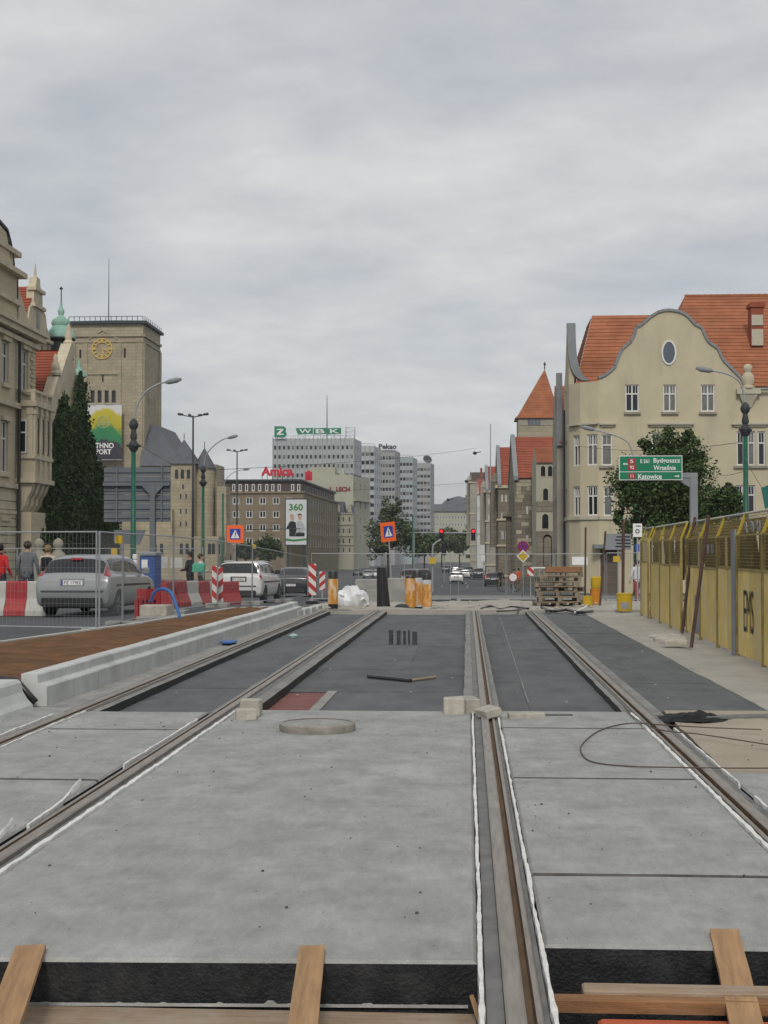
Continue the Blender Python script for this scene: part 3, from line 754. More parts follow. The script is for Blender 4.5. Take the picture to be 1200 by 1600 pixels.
# cables and lath lying at the far end of the felt
for k, (pts, r_, m_, lab) in enumerate((([(752, 951), (768, 947), (782, 952), (800, 948), (826, 951)], .03, M_BLACK, 'black cable lying behind the centre rail end'), ([(846, 949), (862, 955), (885, 953), (905, 957), (926, 955)], .04, M_BLACK, 'dark hose lying along the felt edge before the pallets'), ([(898, 957), (912, 950), (921, 945)], .025, M_FOAM, 'pale lath lying by the small yellow bucket'), ([(776, 955), (800, 954), (826, 950)], .02, M_BLACK, 'thin black cable on the felt end between the rails'))):
    b_ = MB(); b_.tube(spline([gpt(x, y, .03) for x, y in pts]), r_, 6); tag(b_.build('loose_cable', m_, smooth=True), lab, 'cable')
# ================================================================== building materials
M_GLASS = mat('window_glass', (.018, .021, .026), .08, .4, .4, spec=.5)
M_GLASSB = mat('window_glass_blue', (.10, .12, .15), .1, .3, .3, spec=.5)
M_CURT = mat('window_curtained', (.16, .16, .15), .25, .35, .5, spec=.5)
M_WFR = mat('white_frame', (.66, .66, .64), .55, .05, 2)
M_GFR = mat('grey_frame', (.30, .30, .29), .6, .1, 2)
M_BFR = mat('brown_frame', (.12, .09, .07), .6, .1, 2)
M_RENDER = mat('beige_render', (.50, .445, .315), .92, .06, .8, bump=.15, bs=12, dirt=.55, dcol=(.36, .32, .235), ds=1.1, dst=(1, 1, .16), dlo=.5, dhi=.75)
M_RENDERS = mat('beige_trim', (.46, .43, .335), .9, .08, 2)
M_SILL = mat('stone_sill', (.27, .25, .20), .9, .12, 3)
M_TILE = mat('orange_roof_tile', (.33, .122, .06), .85, .22, .9, bump=.5, bs=7, dirt=.5, dcol=(.22, .085, .045), ds=.5)
M_TILER = mat('red_roof_tile', (.28, .075, .042), .85, .18, .9, bump=.5, bs=7, dirt=.35, dcol=(.19, .06, .04), ds=.5)
M_SLATE = mat('slate_roof', (.105, .11, .125), .8, .14, 1.0, bump=.3, bs=5)
M_COPPER = mat('copper_patina', (.27, .46, .38), .7, .16, 1.6, dirt=.4, dcol=(.17, .31, .26), ds=1.5)
M_ZINC = mat('zinc_sheet', (.25, .265, .275), .6, .14, 1.2, metal=.2)
M_GOLD = mat('gilded_metal', (.62, .42, .10), .45, .1, 3, metal=.3)
M_CASTLE = mat_ashlar('castle_stone', (.40, .35, .25), (.30, .26, .18), 1.5, .62, .03, (.2, .17, .11), dirt=.42, dcol=(.15, .13, .10), ds=.16)
M_SAND1 = mat_ashlar('sandstone', (.54, .47, .335), (.47, .41, .285), 1.1, .5, .012, (.38, .33, .23), dirt=.4, dcol=(.28, .25, .19), ds=.5)
M_SANDT = mat('sandstone_trim', (.53, .47, .345), .9, .12, 1.2, dirt=.45, dcol=(.26, .235, .185), ds=.9)
M_DARKST = mat_ashlar('dark_stone', (.25, .215, .165), (.165, .145, .115), 1.1, .5, .03, (.09, .085, .07), dirt=.5, dcol=(.085, .078, .065), ds=.3)
M_PALEST = mat('pale_ashlar', (.40, .365, .27), .9, .12, 1, rnd=.12)
M_GREYR = mat('grey_render', (.33, .305, .255), .92, .12, .7, dirt=.5, dcol=(.20, .185, .155), ds=.3)
M_GREYC = mat('grey_coping', (.235, .25, .26), .85, .1, 1.5, dirt=.3, dcol=(.15, .16, .165), ds=.8)
M_WHITER = mat('white_render', (.55, .55, .535), .9, .05, .7, dirt=.25, dcol=(.4, .4, .39), ds=.3)
M_BROWNST = mat_ashlar('brown_stone', (.245, .20, .135), (.205, .165, .112), 1.6, .8, .03, (.15, .12, .085), dirt=.35, dcol=(.12, .10, .075), ds=.12)
M_MANS = mat('mansard_dark', (.085, .065, .058), .85, .2, .5, dirt=.4, dcol=(.14, .075, .06), ds=.2)
M_GREENB = mat('greenish_render', (.40, .40, .315), .92, .07, .2, dirt=.3, dcol=(.31, .31, .25), ds=.07)
M_CREAM = mat('cream_render', (.39, .37, .29), .92, .08, .3, dirt=.4, dcol=(.25, .235, .19), ds=.1)
M_PANELW = mat('white_cladding', (.41, .43, .44), .6, .09, .25, rnd=.05)
M_PANELG = mat('grey_cladding', (.30, .315, .325), .7, .08, .2, rnd=.05)
M_PANELP = mat('pinkish_cladding', (.34, .335, .335), .7, .09, .2, rnd=.06)
M_PANELT = mat('teal_cladding', (.34, .385, .395), .6, .08, .2, rnd=.05)
M_GREENP = mat('green_paint', (.012, .095, .058), .4, .18, 3, dirt=.25, dcol=(.03, .08, .06), ds=2)
M_GALV = mat('galvanised', (.33, .345, .355), .5, .1, 4, metal=.35)
M_SIGNG = mat('sign_back_grey', (.135, .15, .165), .6, .1, 1.5, dirt=.2, dcol=(.10, .108, .115), ds=1)
M_DKMET = mat('dark_metal', (.04, .045, .048), .6, .2, 4)
M_RED = mat('red_letters', (.55, .02, .04), .5, .06, 2)
M_DKRED = mat('dark_red_letters', (.25, .03, .035), .6, .06, 2)
M_GREENL = mat('green_letters', (.02, .20, .11), .5, .06, 2)
M_WHITE = mat('white_paint', (.72, .72, .71), .5, .05, 3)
M_INK = mat('black_ink', (.015, .015, .018), .6, .1, 3)
ZB = -7.0

def shell(mb, pts, z0, z1, skip=(), cap=True):
    n = len(pts)
    for i in range(n):
        if i in skip: continue
        a, b = pts[i], pts[(i + 1) % n]
        mb.quad((a[0], a[1], z0), (b[0], b[1], z0), (b[0], b[1], z1), (a[0], a[1], z1))
    if cap: mb.poly([(p[0], p[1], z1) for p in pts])
def arch_window(fac, u0, u1, z0, z1, root, fm, gm, name='window'):
    """round-headed window set slightly proud in a moulded surround"""
    r_ = (u1 - u0) / 2; uc = (u0 + u1) / 2
    pts = [(u0, z0), (u1, z0), (u1, z1 - r_)] + [(uc + r_ * math.cos(a), z1 - r_ + r_ * math.sin(a)) for a in [math.pi * k / 8 for k in range(1, 8)]] + [(u0, z1 - r_)]
    b_ = MB(); b_.prism([fac.P(u, z, .02) for u, z in pts], -fac.n * .1)
    o = b_.build(name, gm, root)
    f = MB(); n = len(pts)
    big = [(uc + (u - uc) * 1.22, z0 + (z - z0) * 1.06 + (-.05 if z == z0 else 0)) for u, z in pts]
    for i in range(n):
        j = (i + 1) % n
        f.quad(fac.P(*pts[i], .05), fac.P(*pts[j], .05), fac.P(*big[j], .05), fac.P(*big[i], .05))
        f.quad(fac.P(*big[i], .05), fac.P(*big[j], .05), fac.P(*big[j], -.02), fac.P(*big[i], -.02))
        f.quad(fac.P(*pts[i], .05), fac.P(*pts[j], .05), fac.P(*pts[j], .0), fac.P(*pts[i], .0))
    f.build('surround', fm, o)
    return o

# ================================================================== beige gabled corner house
YG = 92.0
FX0 = X_(936, YG)
FX1 = X_(1345, YG)
gr = thing('gabled_house', (FX0 + 4, YG + 6, gz(YG)), 'beige rendered corner house with a curved gable and orange tiled roofs', 'house')
ff = Fac((FX0, YG), (FX1, YG))
zE = Z_(597, YG); zW = Z_(612, YG)
wall = MB(); holes = []
def hole(f, px0, px1, py0, py1): return f.rect(px0, px1, py0, py1)
top3 = [hole(ff, a, b, 601, 643) for a, b in ((977, 998.5), (1036, 1057), (1095, 1117))]
row2 = [hole(ff, 940, 957, 679, 727)] + [hole(ff, a, b, 676, 727) for a, b in ((1018, 1032), (1040, 1056), (1064, 1078))] + [hole(ff, a, b, 674, 727) for a, b in ((1151, 1163), (1168, 1180), (1184, 1196), (1222, 1236), (1242, 1256), (1262, 1276))]
row1 = [hole(ff, 943, 958, 760, 806)] + [hole(ff, a, b, 758, 803) for a, b in ((1018, 1032), (1040, 1056), (1064, 1078), (1150, 1161), (1168, 1180), (1222, 1236), (1242, 1256), (1262, 1276))]
row0 = [hole(ff, a, b, 838, 885) for a, b in ((1018, 1034), (1040, 1056), (1066, 1082), (1150, 1166), (1190, 1206))]
ux1 = ff.uz(1160, 600)[0]
door = hole(ff, 938, 966, 858, 930)
wall = MB()
ff.wall(wall, ZB, zE, top3 + row2 + row1 + row0 + [door], .28, 0, ux1)
ff.wall(wall, ZB, zW, [h for h in row2 + row1 + row0 if h[0] > ux1], .28, ux1, ff.L)
# corner facets
c1 = (FX0 - 1.13, YG + .65); c2 = (c1[0] - .65, c1[1] + 1.13); SX = c2[0]
f1 = Fac(c1, (FX0, YG)); f2 = Fac(c2, c1); fs = Fac((SX, 98.6), c2)
fh = {}
for f, sp_ in ((f1, (.36, .94)), (f2, (.36, .94))):
    hs = []
    for (ya, yb) in ((680, 728), (760, 806)):
        z1_, z0_ = Z_(ya, YG + .5), Z_(yb, YG + .5)
        hs.append((f.L * sp_[0], f.L * sp_[1], z0_, z1_))
    f.wall(wall, ZB, zE, hs, .22); fh[f] = hs
sh = []
for k in range(1):
    u = 1.6 + k * 3.6
    for (ya, yb) in ((602, 640), (680, 727), (760, 806)): sh.append((u, u + 1.0, Z_(yb, YG + .5), Z_(ya, YG + .5)))
fs.wall(wall, ZB, zE, sh, .22)
shell(wall, [(FX1, YG), (FX1, 119), (SX + 3, 119), (SX + 3, 98.6), (SX, 98.6)], ZB, zW, skip=(4,), cap=False)
wall.build('wall', M_RENDER, gr, fix=False)
wins = [(ff, h, 2) for h in top3 + row2[1:] + row1[1:] + row0] + [(ff, row2[0], 1), (ff, row1[0], 1)] + [(f, h, 1) for f in (f1, f2) for h in fh[f]] + [(fs, h, 1) for h in sh]
for k, (f, h, nx) in enumerate(wins):
    nx = 2 if h[1] - h[0] > .75 else 1
    window(f, h, gr, M_WFR, random.choice((M_GLASS, M_GLASS, M_CURT)), nx, .66, .085, .12, small=2)
for f, h0, h1, py in ((ff, 975, 1001, 646), (ff, 1033, 1060, 646), (ff, 1092, 1120, 646), (ff, 1013, 1082, 730), (ff, 1146, 1200, 730), (ff, 936, 960, 730), (ff, 1216, 1282, 730)):
    u0, z = f.uz(h0, py); u1 = f.uz(h1, py)[0]; b_ = MB(); f.bar(b_, u0, u1, z - .07, z + .08, .16); b_.build('window_sill', M_SILL, gr)
for h0, h1 in ((1012, 1084), (1143, 1200), (1214, 1284), (936, 962)):
    u0, z = ff.uz(h0, 664); u1 = ff.uz(h1, 664)[0]; b_ = MB(); ff.bar(b_, u0, u1, z, z + .12, .25); ff.bar(b_, u0 + .15, u1 - .15, z - .12, z, .14); b_.build('drip_moulding', M_RENDERS, gr)
for f in (f1, f2):
    b_ = MB(); z = Z_(664, YG); f.bar(b_, .1, f.L, z, z + .12, .22); b_.build('drip_moulding', M_RENDERS, gr)
for f in (ff, f1, f2, fs):
    b_ = MB(); z = Z_(812, YG); f.bar(b_, 0, f.L, z, z + .22, .12); b_.build('string_course', M_RENDERS, gr)
# entrance
b_ = MB(); ff.bar(b_, door[0], door[1], door[2], door[3], -.2, .3); b_.build('door', M_BFR, gr)
b_ = MB(); ff.bar(b_, door[0] - .5, door[1] + .4, door[3] + .05, door[3] + .3, .9); b_.build('door_hood', M_GREYC, gr)
# curved gable
gpx = [(936, 592), (947, 587), (956, 580), (963, 573), (968, 558), (973, 547), (980, 540), (987, 535), (993, 523), (996, 512), (1005, 507), (1012, 501), (1019, 495), (1029, 489), (1037, 487), (1045, 486), (1053, 487), (1061, 488.5), (1069, 492), (1075, 497), (1085, 508), (1095, 513), (1099, 523), (1103, 531), (1107, 536), (1120, 545), (1125, 557), (1130, 565), (1136, 571), (1149, 584), (1156, 591), (1160, 600)]
gp_ = [ff.uz(x, y) for x, y in gpx]
b_ = MB(); pts = [(0, zE)] + [(max(u, 0), max(z, zE + .001)) for u, z in gp_] + [(ux1, zE)]
b_.prism([ff.P(u, z, .0) for u, z in pts], -ff.n * .5); b_.build('gable', M_RENDER, gr)
b_ = MB()
for (a, b) in zip(gp_, gp_[1:]):
    d = Vector((b[0] - a[0], b[1] - a[1])); nn = Vector((-d.y, d.x)).normalized() * .16
    q = [(a[0], a[1]), (b[0], b[1]), (b[0] + nn.x, b[1] + nn.y), (a[0] + nn.x, a[1] + nn.y)]
    b_.prism([ff.P(u, z, .12) for u, z in q], -ff.n * .72)
b_.build('gable_coping', M_GREYC, gr)
# oval window
uc, zc = ff.uz(1045, 551); b_ = MB(); ru, rz_ = .38, .70
ring = [(uc + ru * math.cos(a), zc + rz_ * math.sin(a)) for a in [2 * math.pi * k / 24 for k in range(24)]]
ring2 = [(uc + (u - uc) * 1.28, zc + (z - zc) * 1.16) for u, z in ring]
for i in range(24):
    j = (i + 1) % 24
    b_.quad(ff.P(*ring[i], .08), ff.P(*ring[j], .08), ff.P(*ring2[j], .08), ff.P(*ring2[i], .08)); b_.quad(ff.P(*ring2[i], .08), ff.P(*ring2[j], .08), ff.P(*ring2[j], -.05), ff.P(*ring2[i], -.05))
    b_.quad(ff.P(*ring[i], .08), ff.P(*ring[j], .08), ff.P(*ring[j], -.02), ff.P(*ring[i], -.02))
o = b_.build('oval_window', M_WFR, gr)
b_ = MB(); b_.poly([ff.P(u, z, .02) for u, z in ring]); b_.build('pane', M_GLASSB, o, fix=False)
# roofs
rf = MB()
eL, eR = (X_(1160, YG) - .5, YG + .2, zW), (FX1, YG - .35, zW - .1)
zr = Z_(467, 101)
courses(rf, (X_(1035, YG), YG + .5, zE - .2), (FX1, YG - .3, zW), (FX1, 101, zr), (X_(1072, 101), 101, zr), 26)
rf.quad((FX1, 101, zr), (X_(1072, 101), 101, zr), (X_(1072, 101), 118, zW), (FX1, 118, zW))
rf.poly([(X_(1072, 101), 101, zr), (X_(1035, YG), YG + .5, zE - .2), (X_(1035, YG), 118, zE - .2), (X_(1072, 101), 118, zW)])
ro = rf.build('roof', M_TILE, gr, fix=False)
rf = MB(); zr2 = Z_(495, 99)
courses(rf, (SX + .35, YG + 1.2, zE - .3), (X_(1050, YG), YG + .6, zE - .3), (X_(1050, 99), 99, zr2), (X_(927, 99), 99, zr2), 20)
courses(rf, (SX + .35, 106, zE - .3), (SX + .35, YG + 1.2, zE - .3), (X_(927, 99), 99, zr2), (X_(927, 99), 103, zr2), 20)
rf.quad((X_(1050, 99), 99, zr2), (X_(927, 99), 99, zr2), (X_(927, 99), 112, zE), (X_(1050, 99), 112, zE))
rf.build('roof', M_TILE, gr, fix=False)
b_ = MB()
for k in range(34):
    x0 = X_(1072, 101) + k * .42; b_.lathe([(.12, 0), (.14, .2), (.11, .42)], 6, Matrix.Translation((x0, 101, zr + .02)) @ Matrix.Rotation(R(90), 4, 'Y'))
b_.build('ridge_tiles', M_TILE, gr)
# street-side gable seen edge-on: tall grey coping curving down to the corner
b_ = MB(); prof = [(508, 0.0), (530, .02), (550, .06), (567, .14), (580, .3), (590, .55), (597, .95)]
pr_ = spline([(p[0], p[1], 0) for p in prof], 5); prof = [(p[0], p[1]) for p in pr_]; zt = [Z_(p[0], YG + 2) for p in prof]; xx = [SX + .02 + p[1] for p in prof]
for i in range(len(prof) - 1):
    b_.prism([(xx[i] - .14, YG + 1.55, zt[i]), (xx[i] + .42, YG + 1.55, zt[i]), (xx[i + 1] + .42, YG + 1.55, zt[i + 1]), (xx[i + 1] - .14, YG + 1.55, zt[i + 1])], (0, .55, 0))
b_.build('side_gable_coping', M_GREYC, gr)
b_ = MB(); b_.prism([(SX, YG + 1.8, zE - .01), (SX, YG + 1.85, zt[0]), (SX, YG + 3.4, zt[0] + .3), (SX, YG + 5, zE + 1.4), (SX, YG + 6.5, zE - .01)], (.35, 0, 0)); b_.build('side_gable', M_RENDER, gr)
# chimney, finial figure, gutter and downpipe
cx0 = X_(1184, 96); b_ = MB(); zc0, zc1 = Z_(546, 96), Z_(478, 96)
b_.box(cx0 - .42, cx0 + .42, 95.6, 96.6, zc0, zc1); b_.box(cx0 - .52, cx0 + .52, 95.5, 96.7, zc1 - .35, zc1 - .1); ch = b_.build('chimney', M_TILER, gr)
for (a, b) in ((520, 545), (498, 514)):
    b_ = MB(); b_.box(cx0 - .38, cx0 + .38, 95.53, 95.62, Z_(b, 96), Z_(a, 96)); b_.build('chimney_panel', M_RENDERS, ch)
b_ = MB(); fx = X_(1170, YG); fz = zW + .05
b_.lathe([(.45, 0), (.48, .12), (.3, .2), (.42, .5), (.38, .85), (.2, 1.05), (.26, 1.2), (.3, 1.38), (.22, 1.55), (.03, 1.62)], 14, Matrix.Translation((fx, YG - .1, fz)))
b_.build('finial', M_SANDT, gr, smooth=50)
b_ = MB(); b_.box(fx - .75, fx + .75, YG - .45, YG + .1, fz - .35, fz); b_.prism([(fx - .6, YG - .4, fz - .35), (fx + .6, YG - .4, fz - .35), (fx + .2, YG - .1, fz - 1.2), (fx - .2, YG - .1, fz - 1.2)], (0, .4, 0)); b_.build('console', M_RENDERS, gr)
b_ = MB(); b_.tube([(X_(1176, YG), YG - .35, zW), (FX1, YG - .35, zW)], .1, 6); b_.build('gutter', M_ZINC, gr)
b_ = MB(); b_.tube([(SX - .12, 96.8, zE - 1.4), (SX - .12, 96.8, -1)], .09, 6); b_.build('downpipe', M_DKMET, gr)

# ================================================================== houses along the street
def f_L(f): return f.L
def street_house(name, label, side, X0, Wd, Y0, Y1, ze, zr, wm, rm, cop=True, rows=(), cols=4, ww=1.1, near=(), trim=None, zb=ZB, group=None, deco=False):
    """house whose gable end faces the street; one roof slope faces the near end"""
    sx = side; xa, xb = X0, X0 + sx * Wd; ym = (Y0 + Y1) / 2
    t = thing(name, ((xa + xb) / 2, ym, gz(Y0)), label, 'house')
    st_ = Fac((X0, Y1), (X0, Y0)) if sx > 0 else Fac((X0, Y0), (X0, Y1))
    nf = Fac((xa, Y0), (xb, Y0)) if sx > 0 else Fac((xb, Y0), (xa, Y0))
    wl = MB(); hs = []
    for (z0, z1) in rows:
        for k in range(cols):
            u = st_.L * (k + .5) / cols; hs.append((u - ww / 2, u + ww / 2, z0, z1))
    st_.wall(wl, zb, ze, hs, .2)
    nh = [nf.rect(*r_) for r_ in near]; nf.wall(wl, zb, ze, nh, .2)
    shell(wl, [(xa, Y1), (xb, Y1), (xb, Y0)], zb, ze, skip=(2,), cap=False)
    wl.prism([(X0, Y0, ze), (X0, Y1, ze), (X0, ym, zr)], (sx * .4, 0, 0)); wl.prism([(xb, Y0, ze), (xb, Y1, ze), (xb, ym, zr)], (-sx * .4, 0, 0))
    wl.build('wall', wm, t, fix=False)
    for h in hs: window(st_, h, t, M_GFR, M_GLASS, 1, .62, .09, .12, far=True)
    for h in nh: window(nf, h, t, M_WFR, M_GLASS, 2, .62, .07, .12, far=True)
    r_ = MB()
    l, rr_ = (xa, xb) if sx > 0 else (xb, xa)
    courses(r_, (l + .02 * sx, Y0 - .25, ze - .1), (rr_, Y0 - .25, ze - .1), (rr_, ym, zr), (l, ym, zr), 16, .05)
    r_.quad((l, Y1 + .2, ze), (rr_, Y1 + .2, ze), (rr_, ym, zr), (l, ym, zr))
    r_.build('roof', rm, t, fix=False)
    if cop:
        b_ = MB(); c_ = .28
        b_.prism([(X0 - sx * .1, Y0 - .35, ze + .1), (X0 - sx * .1, ym, zr + c_), (X0 - sx * .1, Y1, ze + .1), (X0 - sx * .1, Y1, ze - .2), (X0 - sx * .1, ym, zr - .1), (X0 - sx * .1, Y0 - .35, ze - .3)], (sx * .5, 0, 0))
        b_.build('gable_coping', M_GREYC, t)
    if deco:
        for (z0, z1) in rows:
            for f_, hh in ((st_, f_L(st_)), (nf, f_L(nf))):
                b_ = MB(); f_.bar(b_, 0, hh, z0 - .75, z0 - .5, .18); b_.build('cornice', trim or M_SANDT, t)
        b_ = MB(); st_.bar(b_, 0, st_.L, ze - .45, ze - .05, .4); nf.bar(b_, 0, nf.L, ze - .5, ze - .1, .25); b_.build('eaves_cornice', trim or M_SANDT, t)
        for q in range(2):
            b_ = MB(); u = st_.L * (.3 + .4 * q); zb_ = rows[1][0] - .8 if len(rows) > 1 else 2; st_.bar(b_, u - .9, u + .9, zb_, ze - .6 + 1.2 * q, .9); b_.prism([st_.P(u - 1, ze - .6 + 1.2 * q, .95), st_.P(u + 1, ze - .6 + 1.2 * q, .95), st_.P(u, ze + .6 + 1.2 * q, .5)], -st_.n * .9); b_.build('bay', wm, t)
        for q in range(3):
            b_ = MB(); x_ = xa + sx * (1.0 + q * 2.0); zc_ = ze + (zr - ze) * .55; b_.box(x_ - .3, x_ + .3, Y0 + (ym - Y0) * .5, Y0 + (ym - Y0) * .5 + .8, zc_ - .5, zr + .5 + .2 * q); b_.build('chimney', M_TILER, t) if q == 1 else None
    return t, st_, nf
# grey firewall house right behind the beige one
t, s_, n_ = street_house('firewall_house', 'narrow grey house with tall stepped firewall beside the beige house', 1, 6.28, 9, 99, 104, Z_(690, 99), Z_(604, 101.5), M_GREYR, M_TILE, rows=((-.3, 1.7), (3.2, 5.2), (6.0, 7.6)), cols=2, cop=False)
b_ = MB(); xa = X_(868, 98.9)
b_.box(xa + .1, xa + .5, 98.75, 99.3, Z_(697, 98.9), Z_(584, 98.9)); b_.build('firewall', M_GREYC, t)
# narrow house with arched windows
t, s_, n_ = street_house('arched_house', 'narrow beige house with three stacked arched windows', 1, X_(838, 140), 6, 140, 149, Z_(722, 140), Z_(700, 144.5), M_CREAM, M_TILE, cop=False, rows=((4.6, 6.4),), cols=3)
for (x0, x1, y0, y1) in ((845, 852, 728, 744), (856, 863, 728, 744), (848.5, 856.5, 763, 782), (847, 857, 803, 826), (850, 861, 838, 884)):
    u0, z1 = n_.uz(x0, y0); u1, z0 = n_.uz(x1, y1); arch_window(n_, u0, u1, z0, z1, t, M_RENDERS, M_GLASS)
b_ = MB(); zt = Z_(784, 140); n_.bar(b_, 0, 4, Z_(800, 140), zt, .04); n_.bar(b_, 0, 4, -8, Z_(830, 140), .05); b_.build('rough_stone_band', M_DARKST, t)
# castle-like stone house with pale blocks
t, s_, n_ = street_house('stone_house', 'dark rough stone house with scattered pale ashlar blocks and red roof', 1, X_(804, 150), 8, 150, 170, Z_(746, 150), Z_(683, 160), M_DARKST, M_TILER, rows=((-.9, 1.6), (2.6, 4.8), (6.0, 7.8)), cols=4, near=((822, 825.5, 790, 803), (822, 825.5, 835, 850)))
for r_ in range(26):
    z = -1.6 + r_ * .42; u = .06 + .3 * random.random()
    while u < 2.0:
        wq = random.choice((.45, .6, .8))
        if random.random() < .36 and u + wq < 2.25: b_ = MB(); n_.bar(b_, u, u + wq - .03, z, z + .38, .04); b_.build('ashlar_block', M_PALEST, t)
        u += wq
b_ = MB(); s_.bar(b_, 5, 10, -1, 5.5, .5); s_.bar(b_, 4.4, 10.6, 5.5, 5.9, .9); b_.build('oriel', M_DARKST, t)
# pyramid-roofed tower
YT = 176; tx0, tx1 = X_(810, YT), X_(873, YT); tr = thing('pyramid_tower', ((tx0 + tx1) / 2, YT + 2.5, gz(YT)), 'stone tower with steep orange pyramid roof behind the street houses', 'tower')
b_ = MB(); zt = Z_(654, YT); shell(b_, [(tx0, YT), (tx1, YT), (tx1, YT + 5), (tx0, YT + 5)], ZB, zt); b_.build('shaft', mat_ashlar('tower_stone', (.39, .35, .25), (.32, .28, .20), 1.2, .5, .02), tr)
b_ = MB(); ap = Vector((X_(852, YT + 2.5), YT + 2.5, Z_(578, YT + 2.5))); o_ = .35
cs = [Vector((tx0 - o_, YT - o_, zt)), Vector((tx1 + o_, YT - o_, zt)), Vector((tx1 + o_, YT + 5 + o_, zt)), Vector((tx0 - o_, YT + 5 + o_, zt))]
for i in range(4):
    a, b = cs[i], cs[(i + 1) % 4]; ka, kb = a.lerp(ap, .09) - Vector((0, 0, .25)), b.lerp(ap, .09) - Vector((0, 0, .25))
    courses(b_, a, b, kb, ka, 2, .03); courses(b_, ka, kb, ap, ap, 18, .03)
b_.build('roof', M_TILE, tr, fix=False)
b_ = MB(); b_.tube([ap, ap + Vector((0, 0, .9))], .08, 6); b_.lathe([(.05, 0), (.2, .15), (.05, .3)], 8, Matrix.Translation(ap + Vector((0, 0, .5)))); b_.build('finial', M_DKMET, tr)
tf = Fac((tx0, YT), (tx1, YT))
b_ = MB(); tf.bar(b_, 0, tf.L, zt - .9, zt - .02, .06); b_.build('cornice', M_GREYR, tr)
for k in range(4):
    u0, z1 = tf.uz(824.5 + k * 5.2, 654.5); u1, z0 = tf.uz(829 + k * 5.2, 664); b_ = MB(); tf.bar(b_, u0, u1, z0, z1, .1); b_.build('window', M_GLASSB, tr)
b_ = MB(); b_.box(X_(815, 171), X_(842, 171), 170.5, 173, ZB, Z_(695, 171)); b_.prism([(X_(826, 171), 170.4, Z_(695, 171)), (X_(866, 171), 170.4, Z_(700, 171)), (X_(866, 171), 170.4, Z_(685, 171)), (X_(832, 171), 170.4, Z_(688, 171))], (0, 3, 0)); b_.build('annex', M_DARKST, tr)
# further houses
street_house('gable_house', 'grey brown house with red gable roof beside the dark stone house', 1, X_(779, 186), 9, 186, 206, Z_(757, 186), Z_(699, 196), M_DARKST, M_TILER, rows=((-1, 1.6), (3, 5.2), (6.4, 8.6)), cols=5, near=((783, 786, 772, 784), (789, 792, 772, 784), (783, 786, 800, 813), (789, 792, 800, 813), (783, 787, 828, 842), (790, 794, 828, 842)), deco=True)
street_house('gable_house', 'pale grey house with narrow red roof beside the white house', 1, X_(760, 232), 9, 232, 254, Z_(765, 232), Z_(729, 243), M_GREYR, M_TILER, rows=((0, 2.4), (3.6, 6), (7.2, 9.6)), cols=5, near=((763, 765.5, 778, 788), (768, 770.5, 778, 788), (763, 765.5, 803, 814), (768, 770.5, 803, 814), (764, 768, 830, 842)), deco=True)
t, s_, n_ = street_house('white_house', 'white plastered town house with rows of dark windows', 1, X_(745.5, 292), 10, 292, 318, Z_(772, 292), Z_(748, 305), M_WHITER, M_TILER, cop=False, rows=((-1, 1.5), (3, 5.5), (6.5, 9), (10, 12)), cols=6, near=((751.5, 754, 778, 786), (751.5, 754, 798, 807), (751.5, 754, 819, 828), (751.5, 754, 840, 849), (747.5, 749.5, 778, 786), (747.5, 749.5, 798, 807), (747.5, 749.5, 819, 828)))
for py in (793, 814, 834):
    b_ = MB(); n_.bar(b_, 0, 8, Z_(py, 292), Z_(py, 292) + .3, .2); b_.build('cornice', M_WHITER, t)
t, s_, n_ = street_house('balcony_house', 'tall dark house with many balconies at the street bend', 1, X_(734.5, 365), 12, 365, 395, Z_(752, 365), Z_(738, 380), M_GREYR, M_MANS, cop=False, rows=((0, 2.5), (4, 6.5), (8, 10.5), (12, 14.5)), cols=6, deco=True)
for k in range(5):
    b_ = MB(); s_.bar(b_, 8, 14, -.2 + k * 4, .9 + k * 4, 1.2); b_.build('balcony', M_DARKST, t)
# far end of the street
YF = 760; fx0, fx1 = X_(668, YF), X_(742, YF); t = thing('far_palace', ((fx0 + fx1) / 2, YF + 8, gz(YF)), 'long low grey building closing the far end of the street', 'building')
fe = Fac((fx0, YF), (fx1, YF)); hs = []
for r_ in range(2):
    for k in range(13):
        u0, z1 = fe.uz(674 + k * 4.6, 806 + r_ * 11); hs.append((u0, u0 + .7, z1 - 1.9, z1))
b_ = MB(); fe.wall(b_, ZB, Z_(799, YF), hs, .3); shell(b_, [(fx1, YF), (fx1, YF + 16), (fx0, YF + 16), (fx0, YF)], ZB, Z_(799, YF), skip=(3,), cap=False); b_.build('wall', M_GREENB, t, fix=False)
for h in hs: window(fe, h, t, M_WFR, M_GLASSB, 1, 0, .12, .15, far=True)
b_ = MB(); za = Z_(799, YF); b_.prism([(fx0 - 1, YF - 1, za), (fx0 - 1, YF + 17, za), (fx0 - 1, YF + 8, za + 4.2)], (fx1 - fx0 + 2, 0, 0)); b_.build('roof', M_SLATE, t)
b_ = MB(); b_.lathe([(11, 0), (10.5, 2), (8, 5), (4, 7), (.1, 8)], 16, Matrix.Translation((X_(716, 800), 800, Z_(797, 800)))); b_.build('dome', M_SLATE, t, smooth=True)

